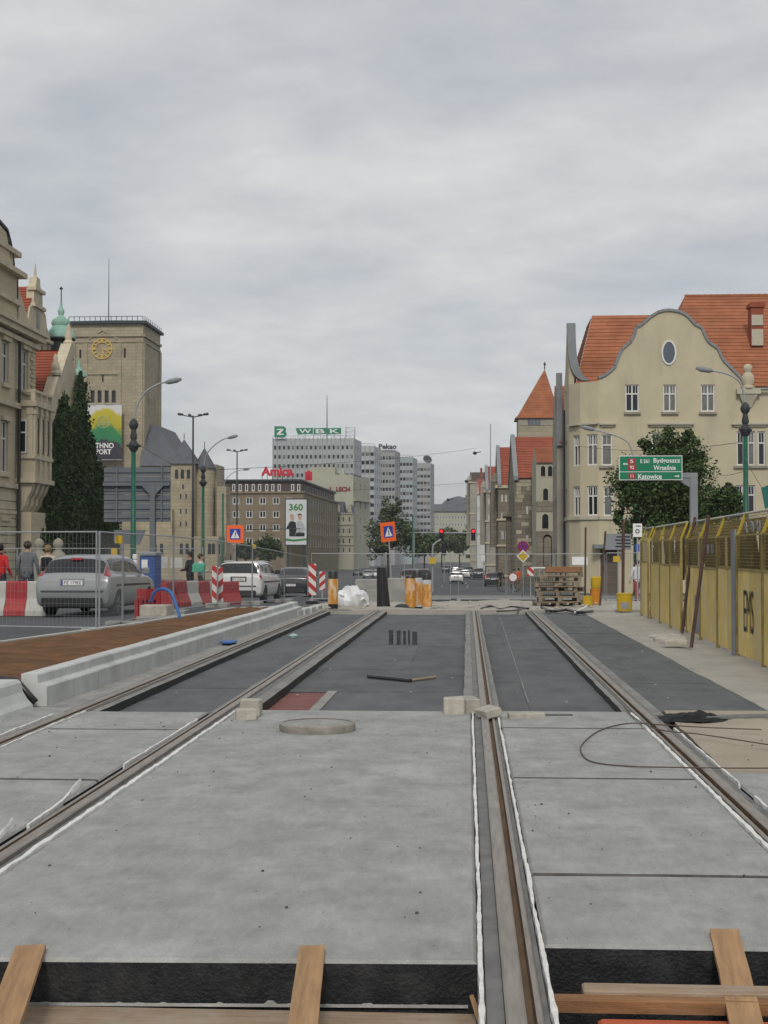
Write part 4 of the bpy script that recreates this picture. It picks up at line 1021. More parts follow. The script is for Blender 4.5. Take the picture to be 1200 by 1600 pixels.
# ================================================================== slab towers on the far left
def slab_tower(label, px0, px1, Y, pytop, cols, w_m, sp_m, dep=16, rows=11, side_cols=3, m2=M_PANELW, win_m=M_GLASS, storey=3.3, first=1.6):
    x0, x1 = X_(px0, Y), X_(px1, Y); zt = Z_(pytop, Y)
    t = thing('slab_tower', ((x0 + x1) / 2, Y + dep / 2, gz(Y)), label, 'tower block', 'slab towers in a row')
    f = Fac((x0, Y), (x1, Y)); sd = Fac((x1, Y), (x1 + 1.5, Y + dep)); b_ = MB(); hs = []; hs2 = []
    for r_ in range(rows):
        z1 = zt - first - r_ * storey - .9
        for k in range(cols): u = f.L * (k + .5) / cols; hs.append((u - w_m / 2, u + w_m / 2, z1 - 1.5, z1))
        for k in range(side_cols): u = sd.L * (k + .5) / side_cols; hs2.append((u - .7, u + .7, z1 - 1.5, z1))
    f.wall(b_, ZB, zt, hs, .15); sd.wall(b_, ZB, zt, hs2, .15)
    shell(b_, [(x1 + 1.5, Y + dep), (x0, Y + dep), (x0, Y)], ZB, zt, skip=(2,), cap=False); b_.poly([(x0, Y, zt), (x1, Y, zt), (x1 + 1.5, Y + dep, zt), (x0, Y + dep, zt)])
    b_.build('wall', w_m if False else m2, t, fix=False)
    for h in hs:
        if h[2] > ZB + 3: window(f, h, t, M_GFR, random.choice((win_m, win_m, win_m, M_CURT)), 1, 0, .1, .1, far=True)
    for h in hs2: window(sd, h, t, M_GFR, win_m, 1, 0, .1, .1, far=True)
    for k in range(cols + 1):
        b_ = MB(); u = f.L * k / cols; f.bar(b_, u - .12, u + .12, zt - rows * storey - 2, zt + .4, .25); b_.build('facade_rib', M_PANELG, t)
    for r_ in range(rows):
        b_ = MB(); z1 = zt - first - r_ * storey - 2.5; f.bar(b_, .13, f.L - .13, z1 - .3, z1, .05); b_.build('spandrel_panel', M_PANELP if r_ % 3 == 2 else M_PANELW, t)
    b_ = MB()
    for k in range(9): b_.box(x0 + (x1 - x0) * k / 8 - .06, x0 + (x1 - x0) * k / 8 + .06, Y + .3, Y + .4, zt - .1, zt + 1.0)
    b_.box(x0, x1, Y + .3, Y + .4, zt + .9, zt + 1.05); stuff(b_.build('roof_railing', M_GALV, t))
    return t, f, zt
t1, f1w, zt1 = slab_tower('broad white slab tower carrying big green rooftop letters', 426, 553, 500, 684, 18, .95, 0, rows=11, m2=M_PANELW)
t2, f2w, zt2 = slab_tower('grey slab tower with crown of roof railings next to the broad one', 556, 585, 545, 696, 4, 1.5, 0)
t3, f3w, zt3 = slab_tower('pinkish grey slab tower carrying small dark rooftop lettering', 592, 617, 590, 703, 5, 1.1, 0, m2=M_PANELP)
t4, f4w, zt4 = slab_tower('pale teal slab tower with regular rows of dark windows', 623.5, 645, 635, 714, 4, 1.3, 0, m2=M_PANELT)
t5, f5w, zt5 = slab_tower('slender reddish grey slab tower with satellite dish on its roof', 651, 672.5, 685, 723, 4, 1.4, 0, m2=M_PANELP)
# roof signs
def sign_letters(root, f, txt, px0, px1, py0, py1, m, bold=.03, ext=.03, w=1.2):
    u0, z1 = f.uz(px0, py0); u1, z0 = f.uz(px1, py1)
    return text(txt, u1 - u0, z1 - z0, m, f.M((u0 + u1) / 2, z0, w), root, bold, ext, 'roof_lettering')
sg = thing('rooftop_sign', (f1w.P(12, zt1).x, 499, zt1), 'green bank sign with white letters on the broad white tower', 'sign')
b_ = MB()
def fpoly(f, pts, w): return [f.P(*f.uz(x, y), w) for x, y in pts]
b_.prism(fpoly(f1w, [(429.5, 666.5), (444, 666.5), (448, 670), (447, 674), (449, 679), (445, 684), (429.5, 684)], 1.3), Vector((0, .3, 0))); b_.build('emblem', M_GREENL, sg)
b_ = MB(); b_.prism(fpoly(f1w, [(433.5, 670.5), (443.5, 670.5), (443.5, 672.2), (438.5, 678), (443.8, 678), (443.8, 680), (433.5, 680), (433.5, 678), (439, 672.3), (433.5, 672.3)], 1.36), Vector((0, .05, 0))); b_.build('emblem_mark', M_WHITE, sg)
for (x0, x1) in ((462, 490), (490, 512), (512, 534)):
    b_ = MB(); b_.prism(fpoly(f1w, [(x0 + .5, 669.5), (x1 - .5, 669), (x1 - .5, 678.5), (x0 + (4 if x0 == 462 else .5), 679.5)], 1.25), Vector((0, .25, 0))); b_.build('sign_board', M_GREENL, sg)
for s_, x0, x1 in (('W', 468, 487), ('B', 494, 508), ('K', 516, 531)): sign_letters(sg, f1w, s_, x0, x1, 671, 677.5, M_WHITE, .02, .02, 1.35)
b_ = MB()
for px in (431, 438, 446, 466, 478, 490, 501, 512, 523, 532):
    p = f1w.P(f1w.uz(px, 680)[0], zt1, 1.1); b_.box(p.x - .08, p.x + .08, p.y, p.y + .16, zt1, zt1 + 1.6)
b_.build('sign_frame', M_GALV, sg)
b_ = MB(); p = at(511, 650, 505); b_.tube([(p.x, 505, zt1), (p.x, 505, Z_(616, 505))], [.25, .1], 6); tag(b_.build('mast', M_DKMET), 'tall dark mast rising above the green rooftop letters', 'mast')
b_ = MB(); p = at(547, 670, 503)
for dx in (-1.6, 1.6):
    for dy in (0, 3): b_.tube([(p.x + dx, 503 + dy, zt1), (p.x + dx, 503 + dy, zt1 + 4.3)], .07, 4)
for z in (1.2, 2.6, 4.2):
    b_.tube([(p.x - 1.6, 503, zt1 + z), (p.x + 1.6, 503, zt1 + z)], .06, 4); b_.tube([(p.x - 1.6, 503, zt1 + z), (p.x + 1.6, 503, zt1 + z - 1.2)], .05, 4)
tag(b_.build('antenna_frame', M_GALV), 'lattice antenna frame on the corner of the broad white tower', 'antenna')
sg = thing('rooftop_sign', (f3w.P(4, zt3).x, 589, zt3), 'small dark lettering on the pinkish tower roof', 'sign')
sign_letters(sg, f3w, 'Pekao', 592, 620, 694, 702, M_INK, .04, .02)
b_ = MB(); p = at(667, 722, 690); b_.lathe([(.3, 0), (1.6, .35), (2.3, .95)], 12, Matrix.Translation((p.x, 690, zt5 + 1.6)) @ Matrix.Rotation(R(60), 4, 'X') @ Matrix.Rotation(R(20), 4, 'Y')); b_.tube([(p.x, 690, zt5 - .1), (p.x, 690, zt5 + 2)], .25, 6)
tag(b_.build('satellite_dish', M_DKMET), 'dark satellite dish on the slender tower roof', 'satellite dish')

# ================================================================== brown office block with red rooftop letters
YA = 350; ax0, ax1 = X_(338, YA), X_(474, YA)
ob = thing('office_block', ((ax0 + ax1) / 2, YA + 20, gz(YA)), 'brown stone office block with dark attic storey and red rooftop letters', 'office block')
fa = Fac((ax0, YA), (ax1, YA)); fb = Fac((ax1, YA), (ax1 + 1.5, 428))
za = Z_(770, YA); hs = []; ah = []
for r_ in range(4):
    for c_ in range(-1, 5):
        px = 363.5 + c_ * 20.9
        if px > 425 and r_ > 4: continue
        hs.append(fa.rect(px, px + 10.2, 777 + r_ * 21, 788 + r_ * 21))
hs = [h for h in hs if h[0] > .3]
hb = []
for r_ in range(4):
    for c_ in range(14): hb.append((3 + c_ * 5.3, 5 + c_ * 5.3, za - 3.4 - r_ * 3.35, za - 1.2 - r_ * 3.35))
b_ = MB(); fa.wall(b_, ZB, za, hs, .3); fb.wall(b_, ZB, za, hb, .3); shell(b_, [(ax1 + 1.5, 428), (ax0, 428), (ax0, YA)], ZB, za, skip=(2,), cap=False); b_.build('wall', M_BROWNST, ob, fix=False)
for h in hs: window(fa, h, ob, M_WFR, M_GLASS, 2, 0, .2, .15, far=True)
for h in hb: window(fb, h, ob, M_WFR, M_GLASS, 2, 0, .2, .15, far=True)
zt = Z_(751, YA); b_ = MB(); i_ = 1.0
shell(b_, [(ax0 + .3, YA + i_), (ax1 - i_, YA + i_), (ax1 + .5, 427), (ax0 + .3, 427)], za, zt); b_.build('attic_wall', M_MANS, ob)
b_ = MB(); shell(b_, [(ax0 - .4, YA - .4), (ax1 + .3, YA - .4), (ax1 + 2, 428.5), (ax0 - .4, 428.5)], za, za + .5)
b_.poly([(ax0 - .4, YA - .4, za), (ax1 + .3, YA - .4, za), (ax1 + 2, 428.5, za), (ax0 - .4, 428.5, za)]); b_.build('cornice', M_BROWNST, ob)
b_ = MB(); shell(b_, [(ax0, YA + .3), (ax1 - .4, YA + .3), (ax1 + 1, 428), (ax0, 428)], zt, zt + .5); b_.poly([(ax0, YA + .3, zt), (ax1 - .4, YA + .3, zt), (ax1 + 1, 428, zt), (ax0, 428, zt)]); b_.build('roof', M_DKMET, ob)
fat = Fac((ax0 + .3, YA + i_), (ax1 - i_, YA + i_))
for px in (363, 373, 383, 393.5, 403.5, 414.5, 424, 434, 455, 464.5):
    h = fat.rect(px, px + 4.6, 756.5, 767.5); window(fat, h, ob, M_WFR, M_GLASS, 1, 0, .2, -.04, far=True)
fbt = Fac((ax1 - i_ - .01, YA + i_), (ax1 + .5, 427))
for c_ in range(14): window(fbt, (3 + c_ * 5.3, 4.6 + c_ * 5.3, za + .8, za + 2.4), ob, M_GFR, M_GLASS, 1, 0, .2, -.04, far=True)
b_ = MB(); fa.bar(b_, fa.uz(352, 800)[0], fa.uz(355.5, 800)[0], ZB, za, .3); b_.build('downpipe_strip', mat('rust_brown', (.16, .075, .055), .9), ob)
sg = thing('rooftop_sign', (X_(432, YA), YA + 1, zt), 'red rooftop letters on the brown office block', 'sign')
u0, z1 = fa.uz(407, 731); u1, z0 = fa.uz(457, 745.5); text('Amica', u1 - u0, z1 - z0, M_RED, fa.M((u0 + u1) / 2, z0 + .35, -1.2), sg, .045, .05, 'roof_lettering')
b_ = MB()
for k in range(7): b_.box(X_(408 + 8 * k, YA) - .07, X_(408 + 8 * k, YA) + .07, YA + 1.4, YA + 1.5, zt + .4, z0 + 1.2)
b_.build('sign_frame', M_DKMET, sg)
sg = thing('rooftop_emblem', (X_(482, YA + 8), YA + 8, zt), 'small red rooftop emblem above the corner of the brown block', 'sign')
b_ = MB(); xe = X_(482, YA + 3)
b_.box(xe - .9, xe - .35, YA + 3, YA + 3.2, Z_(746, YA), Z_(735, YA)); b_.box(xe + .35, xe + .9, YA + 3, YA + 3.2, Z_(746, YA), Z_(735, YA)); b_.box(xe - .3, xe + .3, YA + 3, YA + 3.2, Z_(742, YA), Z_(733, YA)); b_.box(xe - .85, xe + .85, YA + 3.21, YA + 3.3, zt + .3, Z_(741, YA)); b_.build('emblem', M_RED, sg)
# billboard on the block's corner
YBB = 342; fbb = Fac((X_(445, YBB), YBB), (X_(480.5, YBB), YBB)); bb = thing('billboard', (X_(462, YBB), YBB, gz(YBB)), 'tall white billboard reading 360 with two figures', 'billboard')
b_ = MB(); fbb.bar(b_, 0, fbb.L, Z_(853, YBB), Z_(778, YBB), .0, .8); b_.build('frame', M_DKMET, bb)
b_ = MB(); fbb.bar(b_, .25, fbb.L - .25, Z_(851, YBB), Z_(780, YBB), .06, .0); b_.build('poster', mat('poster_white', (.60, .62, .62), .5, .03, 1), bb)
for px in (450, 475):
    b_ = MB(); b_.box(X_(px, YBB) - .3, X_(px, YBB) + .3, YBB + .1, YBB + .7, ZB, Z_(853, YBB)); b_.build('post', M_DKMET, bb)
M_PGREEN = mat('print_green', (.06, .22, .075), .5, .05, 2); M_PSKIN = mat('print_skin', (.50, .33, .25), .6, .05, 2); M_PGREY = mat('print_grey', (.40, .42, .42), .6, .05, 2)
u0, z1 = fbb.uz(451.5, 787); u1, z0 = fbb.uz(473.5, 798); text('360', u1 - u0, z1 - z0, M_PGREEN, fbb.M((u0 + u1) / 2, z0, .09), bb, .03)
for (pts, m, nm) in (
        ([(453, 806), (456, 803.8), (459, 805), (460, 810), (457.5, 813.5), (454.5, 812)], M_PSKIN, 'printed_face'), ([(465, 804), (468, 803), (471.5, 804.5), (472, 809), (469, 813), (466, 811)], M_PSKIN, 'printed_face'),
        ([(452.5, 806), (453.5, 803.8), (457, 803), (459.5, 805), (456, 804.6)], M_PGREY, 'printed_hair'), ([(464.5, 805), (466, 803), (470, 802.5), (472.3, 805.5), (470.5, 804.5)], M_INK, 'printed_hair'),
        ([(447, 826), (453, 815), (456, 814), (462, 816), (463.5, 828), (461, 838), (452, 838), (452, 827)], M_INK, 'printed_jacket'), ([(464, 815), (469, 813.5), (475, 819), (477.5, 828), (466, 833), (463.5, 826)], M_PGREY, 'printed_shirt'),
        ([(463.5, 832), (476, 832), (476, 838), (461, 838)], M_INK, 'printed_trousers'), ([(447, 841), (458, 843), (479, 841), (479, 844), (460, 846), (447, 845)], M_PGREEN, 'printed_band')):
    b_ = MB(); b_.poly(fpoly(fbb, pts, .075 + .004 * len(nm))); b_.build(nm, m, bb, fix=False)

# ================================================================== pale blind-walled block with red letters
YL = 455; lx0, lx1 = X_(482, YL), X_(552, YL); lb = thing('blind_wall_block', ((lx0 + lx1) / 2, YL + 15, gz(YL)), 'pale greenish block with blind wall and dark red letters', 'building')
fl = Fac((lx0, YL), (lx1, YL)); fr_ = Fac((lx1, YL), (X_(577, 478), 478)); zl = Z_(741, YL)
b_ = MB(); fl.wall(b_, ZB, zl); hs = [(u, u + 1.2, zl - 5.2 - r_ * 5.6, zl - 2.6 - r_ * 5.6) for r_ in range(4) for u in (1.5, 9.5, 16.5)]
fr_.wall(b_, ZB, zl - .3, hs, .3); shell(b_, [(X_(577, 478), 478), (lx0, 478), (lx0, YL)], ZB, zl, skip=(2,), cap=False); b_.poly([(lx0, YL, zl), (lx1, YL, zl), (X_(577, 478), 478, zl - .3), (lx0, 478, zl)]); b_.build('wall', M_GREENB, lb, fix=False)
for h in hs: window(fr_, h, lb, M_BFR, M_GLASS, 1, .6, .15, .2, far=True)
b_ = MB(); b_.box(lx0, X_(523, YL), YL + .5, YL + 10, zl, Z_(729, YL)); b_.box(X_(531, YL), X_(537, YL), YL + 2, YL + 5, zl, zl + 1.5); b_.build('roof_storey', M_GREENB, lb)
b_ = MB(); fr_.bar(b_, 0, fr_.L, Z_(782, YL), Z_(780, YL), .8); b_.build('ledge', M_CREAM, lb)
u0, z1 = fl.uz(525, 760.5); u1, z0 = fl.uz(547, 768); text('LECH', u1 - u0, z1 - z0, M_DKRED, fl.M((u0 + u1) / 2, z0, .15), lb, .05, .03)
u0, z1 = fl.uz(515, 760.5); u1, z0 = fl.uz(521, 768); text('L', u1 - u0, z1 - z0, M_DKRED, fl.M((u0 + u1) / 2, z0, .15), lb, .05, .03)
# ornate tenement in front of it
YO = 432; ox0, ox1 = X_(517, YO), X_(552.5, YO); ot = thing('ornate_tenement', ((ox0 + ox1) / 2, YO + 8, gz(YO)), 'cream ornate tenement with two grey mansard dormers', 'building')
fo = Fac((ox0, YO), (ox1, YO)); zo = Z_(802, YO)
hs = [fo.rect(px, px + 3, py, py + 7) for py in (808, 826, 842, 856) for px in (521, 528, 535, 544.5)]
b_ = MB(); fo.wall(b_, ZB, zo, hs, .3); shell(b_, [(ox1, YO), (ox1, YO + 14), (ox0, YO + 14), (ox0, YO)], ZB, zo, skip=(3,)); b_.build('wall', M_CREAM, ot, fix=False)
for h in hs: window(fo, h, ot, M_CREAM, M_GLASS, 1, .6, .1, .2, far=True)
for (a, b, t_) in ((518, 539, 783), (541, 552, 788)):
    b_ = MB(); x0, x1 = X_(a, YO), X_(b, YO); b_.prism([(x0, YO + .4, zo), (x1, YO + .4, zo), (x1 - .7, YO + .9, Z_(t_, YO)), (x0 + .7, YO + .9, Z_(t_, YO))], (0, 8, 0)); b_.build('mansard_roof', M_SLATE, ot)
    b_ = MB(); xm = (x0 + x1) / 2; b_.box(xm - .5, xm + .5, YO, YO + 1.5, zo + .3, zo + 2); b_.prism([(xm - .7, YO - .1, zo + 2), (xm + .7, YO - .1, zo + 2), (xm, YO - .1, zo + 2.8)], (0, 1.6, 0)); b_.build('dormer', M_CREAM, ot)
for py in (803, 820, 838, 852):
    b_ = MB(); z = Z_(py, YO); fo.bar(b_, 0, fo.L, z, z + .35, .3); b_.build('cornice', M_CREAM, ot)
# ================================================================== university building on the left
XL = -24.8
ub = thing('university_building', (-28, 78, gz(78)), 'ornate sandstone university building with oriel bay and copper lantern', 'university building')
fu = Fac((XL, 66), (XL, 79.2)); zc = Z_(516, 77)
hs = []
for yc in (68.2, 71.4, 74.2, 77.6):
    for (z0, z1) in ((.6, 3.2), (5.8, 8.6), (10.6, 12.9)):
        if yc > 75.5 and z1 < 9: continue
        hs.append((yc - 66 - .55, yc - 66 + .55, z0, z1))
b_ = MB(); fu.wall(b_, ZB, zc, hs, .3); shell(b_, [(XL, 79.2), (-60, 79.2), (-60, 66), (XL, 66)], ZB, zc, skip=(3,)); b_.build('wall', M_SAND1, ub, fix=False)
for h in hs:
    window(fu, h, ub, M_WFR, M_GLASS, 2, .66, .09, .15)
    b_ = MB(); fu.bar(b_, h[0] - .15, h[1] + .15, h[2] - .22, h[2], .18); b_.build('window_sill', M_SANDT, ub); b_ = MB(); fu.bar(b_, h[0] - .15, h[1] + .15, h[3], h[3] + .25, .16); b_.build('window_lintel', M_SANDT, ub)
nfu = Fac((-60, 66), (XL, 66))
for z, d, hh in ((zc - .15, .55, .32), (zc - .55, .28, .25), (9.4, .3, .3), (5.0, .2, .28), (3.6, .14, .2), (zc + .17, .7, .2)):
    b_ = MB(); fu.bar(b_, 0, fu.L + d, z, z + hh, d); b_.build('cornice', M_SANDT, ub)
for k in range(16):
    b_ = MB(); fu.bar(b_, fu.L - (.75 if k % 2 else .5), fu.L + .05, 9.8 + k * .24, 9.8 + k * .24 + .2, .08); b_.build('quoin', M_SANDT, ub)
for k in range(13):
    b_ = MB(); fu.bar(b_, 0, fu.L, -1.2 + k * .46, -1.2 + k * .46 + .4, .07); b_.build('rusticated_course', M_SANDT, ub)
b_ = MB(); p = (XL + .2, 76.0); b_.tube([(p[0], p[1], -1), (p[0], p[1], zc)], .09, 6); b_.build('downpipe', M_DKMET, ub)
# oriel
ox0, ox1, oy0, oy1 = XL, XL + .92, 76.2, 79.5
zo = {k: Z_(v, 76.2) for k, v in dict(top=604, rail=608, floor=630, sill=711, band=747, corb=800).items()}
b_ = MB(); b_.box(ox0 - .3, ox1, oy0, oy1, zo['sill'], zo['floor']); b_.box(ox0 - .3, ox1, oy0, oy1, zo['band'] + .02, zo['sill'] - .02); orl = b_.build('oriel', M_SAND1, ub)
for z, hh, d in ((zo['floor'] - .02, .32, .22), (zo['sill'] - .1, .2, .12), (zo['band'] - .18, .26, .18)):
    b_ = MB(); b_.box(ox0, ox1 + d, oy0 - d, oy1 + d, z, z + hh); b_.build('oriel_cornice', M_SANDT, orl)
fo1 = Fac((ox0, oy0), (ox1, oy0)); fo2 = Fac((ox1, oy0), (ox1, oy1))
wr = (.12, .58, Z_(705, 76.2), Z_(652, 76.2))
window(fo1, wr, orl, M_WFR, M_GLASS, 1, .62, .08, -.04, far=True)
for (u0, u1) in ((.62, .9),):
    b_ = MB(); fo1.bar(b_, u0, u1, zo['sill'] + .1, zo['floor'] - .45, .08); fo1.bar(b_, u0 - .05, u1 + .05, zo['floor'] - .45, zo['floor'] - .03, .12); b_.build('pilaster', M_SANDT, orl)
for k in range(4):
    u = .05 + k * .95; b_ = MB(); fo2.bar(b_, u, u + .32, zo['sill'] + .1, zo['floor'] - .45, .1); fo2.bar(b_, u - .06, u + .38, zo['floor'] - .45, zo['floor'] - .03, .15); fo2.bar(b_, u, u + .34, zo['band'] + .1, zo['sill'] - .12, .08); b_.build('pilaster', M_SANDT, orl)
for k in range(3):
    r_ = (.5 + k * .95, .92 + k * .95, zo['sill'] + .25, zo['floor'] - .6); window(fo2, r_, orl, M_BFR, M_GLASS, 1, .62, .06, -.02, far=True)
for k in range(4):   # scrolled corbels
    y = oy0 + .1 + k * .85; pr = [(ox0 - .1, zo['corb']), (ox0 + .25, zo['corb'] + .08), (ox0 + .5, zo['corb'] + .45), (ox0 + .55, zo['corb'] + .8), (ox0 + .75, zo['corb'] + 1.1), (ox1, zo['band'] - .2), (ox0 - .1, zo['band'] - .2)]
    b_ = MB(); b_.prism([(x, y, z) for x, z in pr], (0, .5, 0)); b_.build('corbel', M_SANDT, orl)
# balustrade
b_ = MB(); b_.box(ox0, ox1 + .12, oy0 - .1, oy0 + .12, zo['top'] - .14, zo['top']); b_.box(ox1 - .1, ox1 + .12, oy0 + .12, oy1, zo['top'] - .14, zo['top']); bal = b_.build('balustrade', M_SANDT, ub)
for (x, y) in [(ox0 + .1, oy0), (ox1, oy0), (ox1, oy1 - .15), (ox1, oy0 + 1.1), (ox1, oy0 + 2.2)]:
    b_ = MB(); b_.box(x - .12, x + .1, y - .08, y + .14, zo['floor'] + .3, zo['top'] - .14); b_.build('pedestal', M_SANDT, bal)
for k in range(12):
    y = oy0 + .35 + k * .25; b_ = MB(); b_.lathe([(.05, 0), (.09, .16), (.04, .32), (.06, .52)], 7, Matrix.Translation((ox1, y, zo['floor'] + .3)), False); b_.build('baluster', M_SANDT, bal)
b_ = MB(); b_.box(ox0, ox1 - .1, oy0 + .1, oy1 - .4, ZB, zo['corb'] + .05)
b_.build('buttress', M_SAND1, ub)
# street gable above the cornice
b_ = MB(); zg = Z_(423, 75.4)
b_.prism([(XL + .05, 66, zc), (XL + .05, 76.0, zc), (XL + .05, 76.0, zg), (XL + .05, 66, zg)], (-.6, 0, 0)); gb = b_.build('gable', M_SAND1, ub)
for z, d in ((zg, .45), (zc + 1.4, .2), (zc + 4.1, .18)):
    b_ = MB(); b_.box(XL - .5, XL + .05 + d, 66, 76.0 + d * .8, z, z + .28); b_.build('gable_cornice', M_SANDT, gb)
b_ = MB(); pts = [(76.0, zc + .3)]
for k in range(9):
    a = k / 8; pts.append((76.0 + 2.4 * (1 - a) ** 1.6 + .25 * math.sin(a * 6.0), zc + .3 + a * 2.9))
pts.append((76.0, zc + 3.2)); b_.prism([(XL + .1, y, z) for y, z in pts], (-.6, 0, 0)); b_.build('scroll', M_SANDT, gb)
b_ = MB(); zt = Z_(352, 74.5); pr = [(y_ - .45, z_) for y_, z_ in [(74.9 + .55, zg + .28), (74.9 + .7, zg + .9), (74.9 + .2, zg + 1.5), (74.7, zg + 1.9), (75.2, zt - 1.6), (75.0, zt - .9), (74.4, zt - .2), (73.2, zt), (66.5, zt), (66.5, zg + .28)]]
b_.prism([(XL + .1, y, z) for y, z in pr], (-.7, 0, 0)); b_.build('upper_gable', M_SAND1, gb)
b_ = MB(); cpts = [(75.2, zt - 1.75), (74.95, zt - 1.2), (74.65, zt - .7), (74.05, zt - .1), (72.7, zt + .1)]
for a, b in zip(cpts, cpts[1:]): b_.prism([(XL + .16, a[0], a[1]), (XL + .16, b[0], b[1]), (XL + .16, b[0], b[1] + .15), (XL + .16, a[0], a[1] + .15)], (-1, 0, 0))
b_.build('dark_coping', M_DKMET, gb)
b_ = MB(); b_.prism([(XL - .4, 66, zc + .1), (XL - .4, 79.4, zc + .1), (-36, 79.4, zc + 6), (-36, 66, zc + 6)], (0, 0, .1)); b_.build('roof', M_TILER, ub)
# lower wing with red roof and ivy gable
XI = -24.2; y0, ya, y1 = 80.0, 84.5, 89.0; ze, zr = Z_(641, 80), Z_(541, 84.5)
b_ = MB(); shell(b_, [(XI, y0), (XI, y1), (-50, y1), (-50, y0)], ZB, ze, cap=False); b_.prism([(XI, y0, ze), (XI, y1, ze), (XI, ya, zr)], (-.5, 0, 0)); b_.build('wing_wall', M_SAND1, ub)
b_ = MB(); courses(b_, (-50, y0 - .3, ze - .1), (XI - .45, y0 - .3, ze - .1), (XI - .45, ya, zr - .1), (-50, ya, zr - .1), 22); b_.quad((-50, y1, ze), (XI - .45, y1, ze), (XI - .45, ya, zr), (-50, ya, zr)); b_.build('wing_roof', M_TILER, ub, fix=False)
b_ = MB(); c_ = .55
b_.prism([(XI + .12, y0 - .5, ze - .2), (XI + .12, y0 + 1.6, ze + 2.3), (XI + .12, y0 + 2.0, ze + 2.3), (XI + .12, ya - .2, zr + .35), (XI + .12, ya + .6, zr + .35), (XI + .12, ya + .6, zr - .2), (XI + .12, y0 + .6, ze - .5)], (-.65, 0, 0)); b_.build('gable_coping', M_SANDT, ub)
for (y, z) in ((y0 + 1.9, ze + 2.4), (ya + .1, zr + .3)):
    b_ = MB(); b_.lathe([(.3, 0), (.34, .15), (.2, .3), (.26, .6), (.12, .9), (.16, 1.05), (.02, 1.3)], 10, Matrix.Translation((XI - .15, y, z))); b_.build('finial', M_SANDT, ub, smooth=50)
# copper lantern and small cupola
def cupola(px, pyb, Y, prof, drum, name):
    x = X_(px, Y); z = Z_(pyb, Y); b_ = MB(); b_.lathe(drum, 16, Matrix.Translation((x, Y, z))); o = b_.build(name, M_DKMET, ub, smooth=40)
    b_ = MB(); b_.lathe(prof, 20, Matrix.Translation((x, Y, z))); b_.build('copper_cap', M_COPPER, o, smooth=50); return x, z, o
x, z, o = cupola(93, 560, 95, [(1.0, 1.6), (1.02, 1.7), (.95, 1.95), (.68, 2.3), (.58, 2.45), (.66, 2.6), (.6, 2.85), (.3, 3.05), (.16, 3.2), (.24, 3.45), (.2, 3.6), (.1, 3.8), (.08, 4.05)], [(.85, -3), (.85, .1), (.92, .2), (.7, .25), (.7, 1.35), (1.0, 1.5), (1.0, 1.6)], 'lantern')
b_ = MB(); b_.tube([(x, 95, z + 4), (x, 95, z + 5.2)], .04, 5); b_.lathe([(.02, 0), (.14, .1), (.02, .22)], 8, Matrix.Translation((x, 95, z + 4.95))); b_.build('spire_ball', M_DKMET, o)
cupola(121, 610, 92, [(.5, 1.05), (.52, 1.15), (.44, 1.4), (.2, 1.6), (.12, 1.75), (.14, 1.9), (.04, 2.3)], [(.36, -3), (.36, 1.0), (.5, 1.06)], 'small_cupola')
# taller gable further back
t, s_, n_ = street_house('gable_building', 'sandstone building with tall finial gable behind the red wing roof', -1, X_(30, 87.6), 20, 87.6, 94.0, Z_(508, 87.6), Z_(440, 90.8), M_SAND1, M_TILER, cop=False, rows=((14.4, 15.3),), cols=5, ww=.4)
X3 = X_(30, 87.6); zw, zr = Z_(508, 87.6), Z_(440, 90.8); ym = 90.8
hf = [(-2.7, zw), (-2.7, zw + .45), (-2.0, zw + .8), (-1.7, zw + 1.7), (-1.0, zw + 2.0), (-.9, zr - .3), (-.45, zr + .1), (-.35, zr + .55)]
st = [(ym + a, z) for a, z in hf] + [(ym - a, z) for a, z in hf[::-1]]
b_ = MB(); b_.prism([(X3 + .12, y, z) for y, z in st], (-.5, 0, 0)); gb = b_.build('stepped_gable', M_SANDT, t)
for (y, z, s1) in ((ym, zr + .5, .62), (ym + .95, zr - .3, .4), (ym + 2.4, zw + .8, .5), (ym - 2.35, zw + .5, .4)):
    b_ = MB(); b_.lathe([(.26 * s1, 0), (.3 * s1, .2 * s1), (.14 * s1, .35 * s1), (.17 * s1, .55 * s1), (.02, 1.7 * s1)], 8, Matrix.Translation((X3 - .1, y, z))); b_.build('finial', M_SANDT, gb)
for z, hw in ((zw, 2.9), (zr - .3, 1.05), (zw + 1.95, 1.2)):
    b_ = MB(); b_.box(X3 - .3, X3 + .3, ym - hw, ym + hw, z - .1, z + .12); b_.build('cornice', M_SANDT, gb)
b_ = MB(); b_.box(X3 + .1, X3 + .15, ym - .3, ym + .3, zw + .3, zw + 1.7); b_.build('window', M_GLASS, gb)

# ivy
M_IVY = mat('ivy_leaf', (.014, .034, .010), .7, .45, 1.1, c2=(.034, .064, .018), spec=.25)
def leaf_cloud(mb, pts, size, flat=None):
    for p in pts:
        p = Vector(p); a = Vector((random.gauss(0, 1), random.gauss(0, 1), random.gauss(0, 1)))
        if flat is not None: a = flat * 1.1 + a * .62
        a.normalize(); t_ = a.cross(Vector((random.gauss(0, 1), random.gauss(0, 1), random.gauss(0, 1)))).normalized(); b = a.cross(t_)
        s_ = size * random.uniform(.6, 1.3)
        o = len(mb.v); mb.v += [tuple(p - t_ * s_), tuple(p - b * s_ * .62), tuple(p + t_ * s_), tuple(p + b * s_ * .62)]; mb.f.append([o, o + 1, o + 2, o + 3]); mb.mi.append(0)
IVT = [(77.6, 2.2), (78.8, 3.2), (79.3, 5.0), (79.6, 8.0), (80.6, 9.1), (81.6, 10.3), (82.4, 11.1), (83.1, 10.9), (83.6, 10.0), (84.4, 10.3), (84.9, 11.6), (85.7, 12.6), (86.3, 12.9), (87.3, 12.0), (87.9, 10.4), (89.0, 8.5), (90.4, 7.3), (93.1, 6.6), (98, 6.2)]
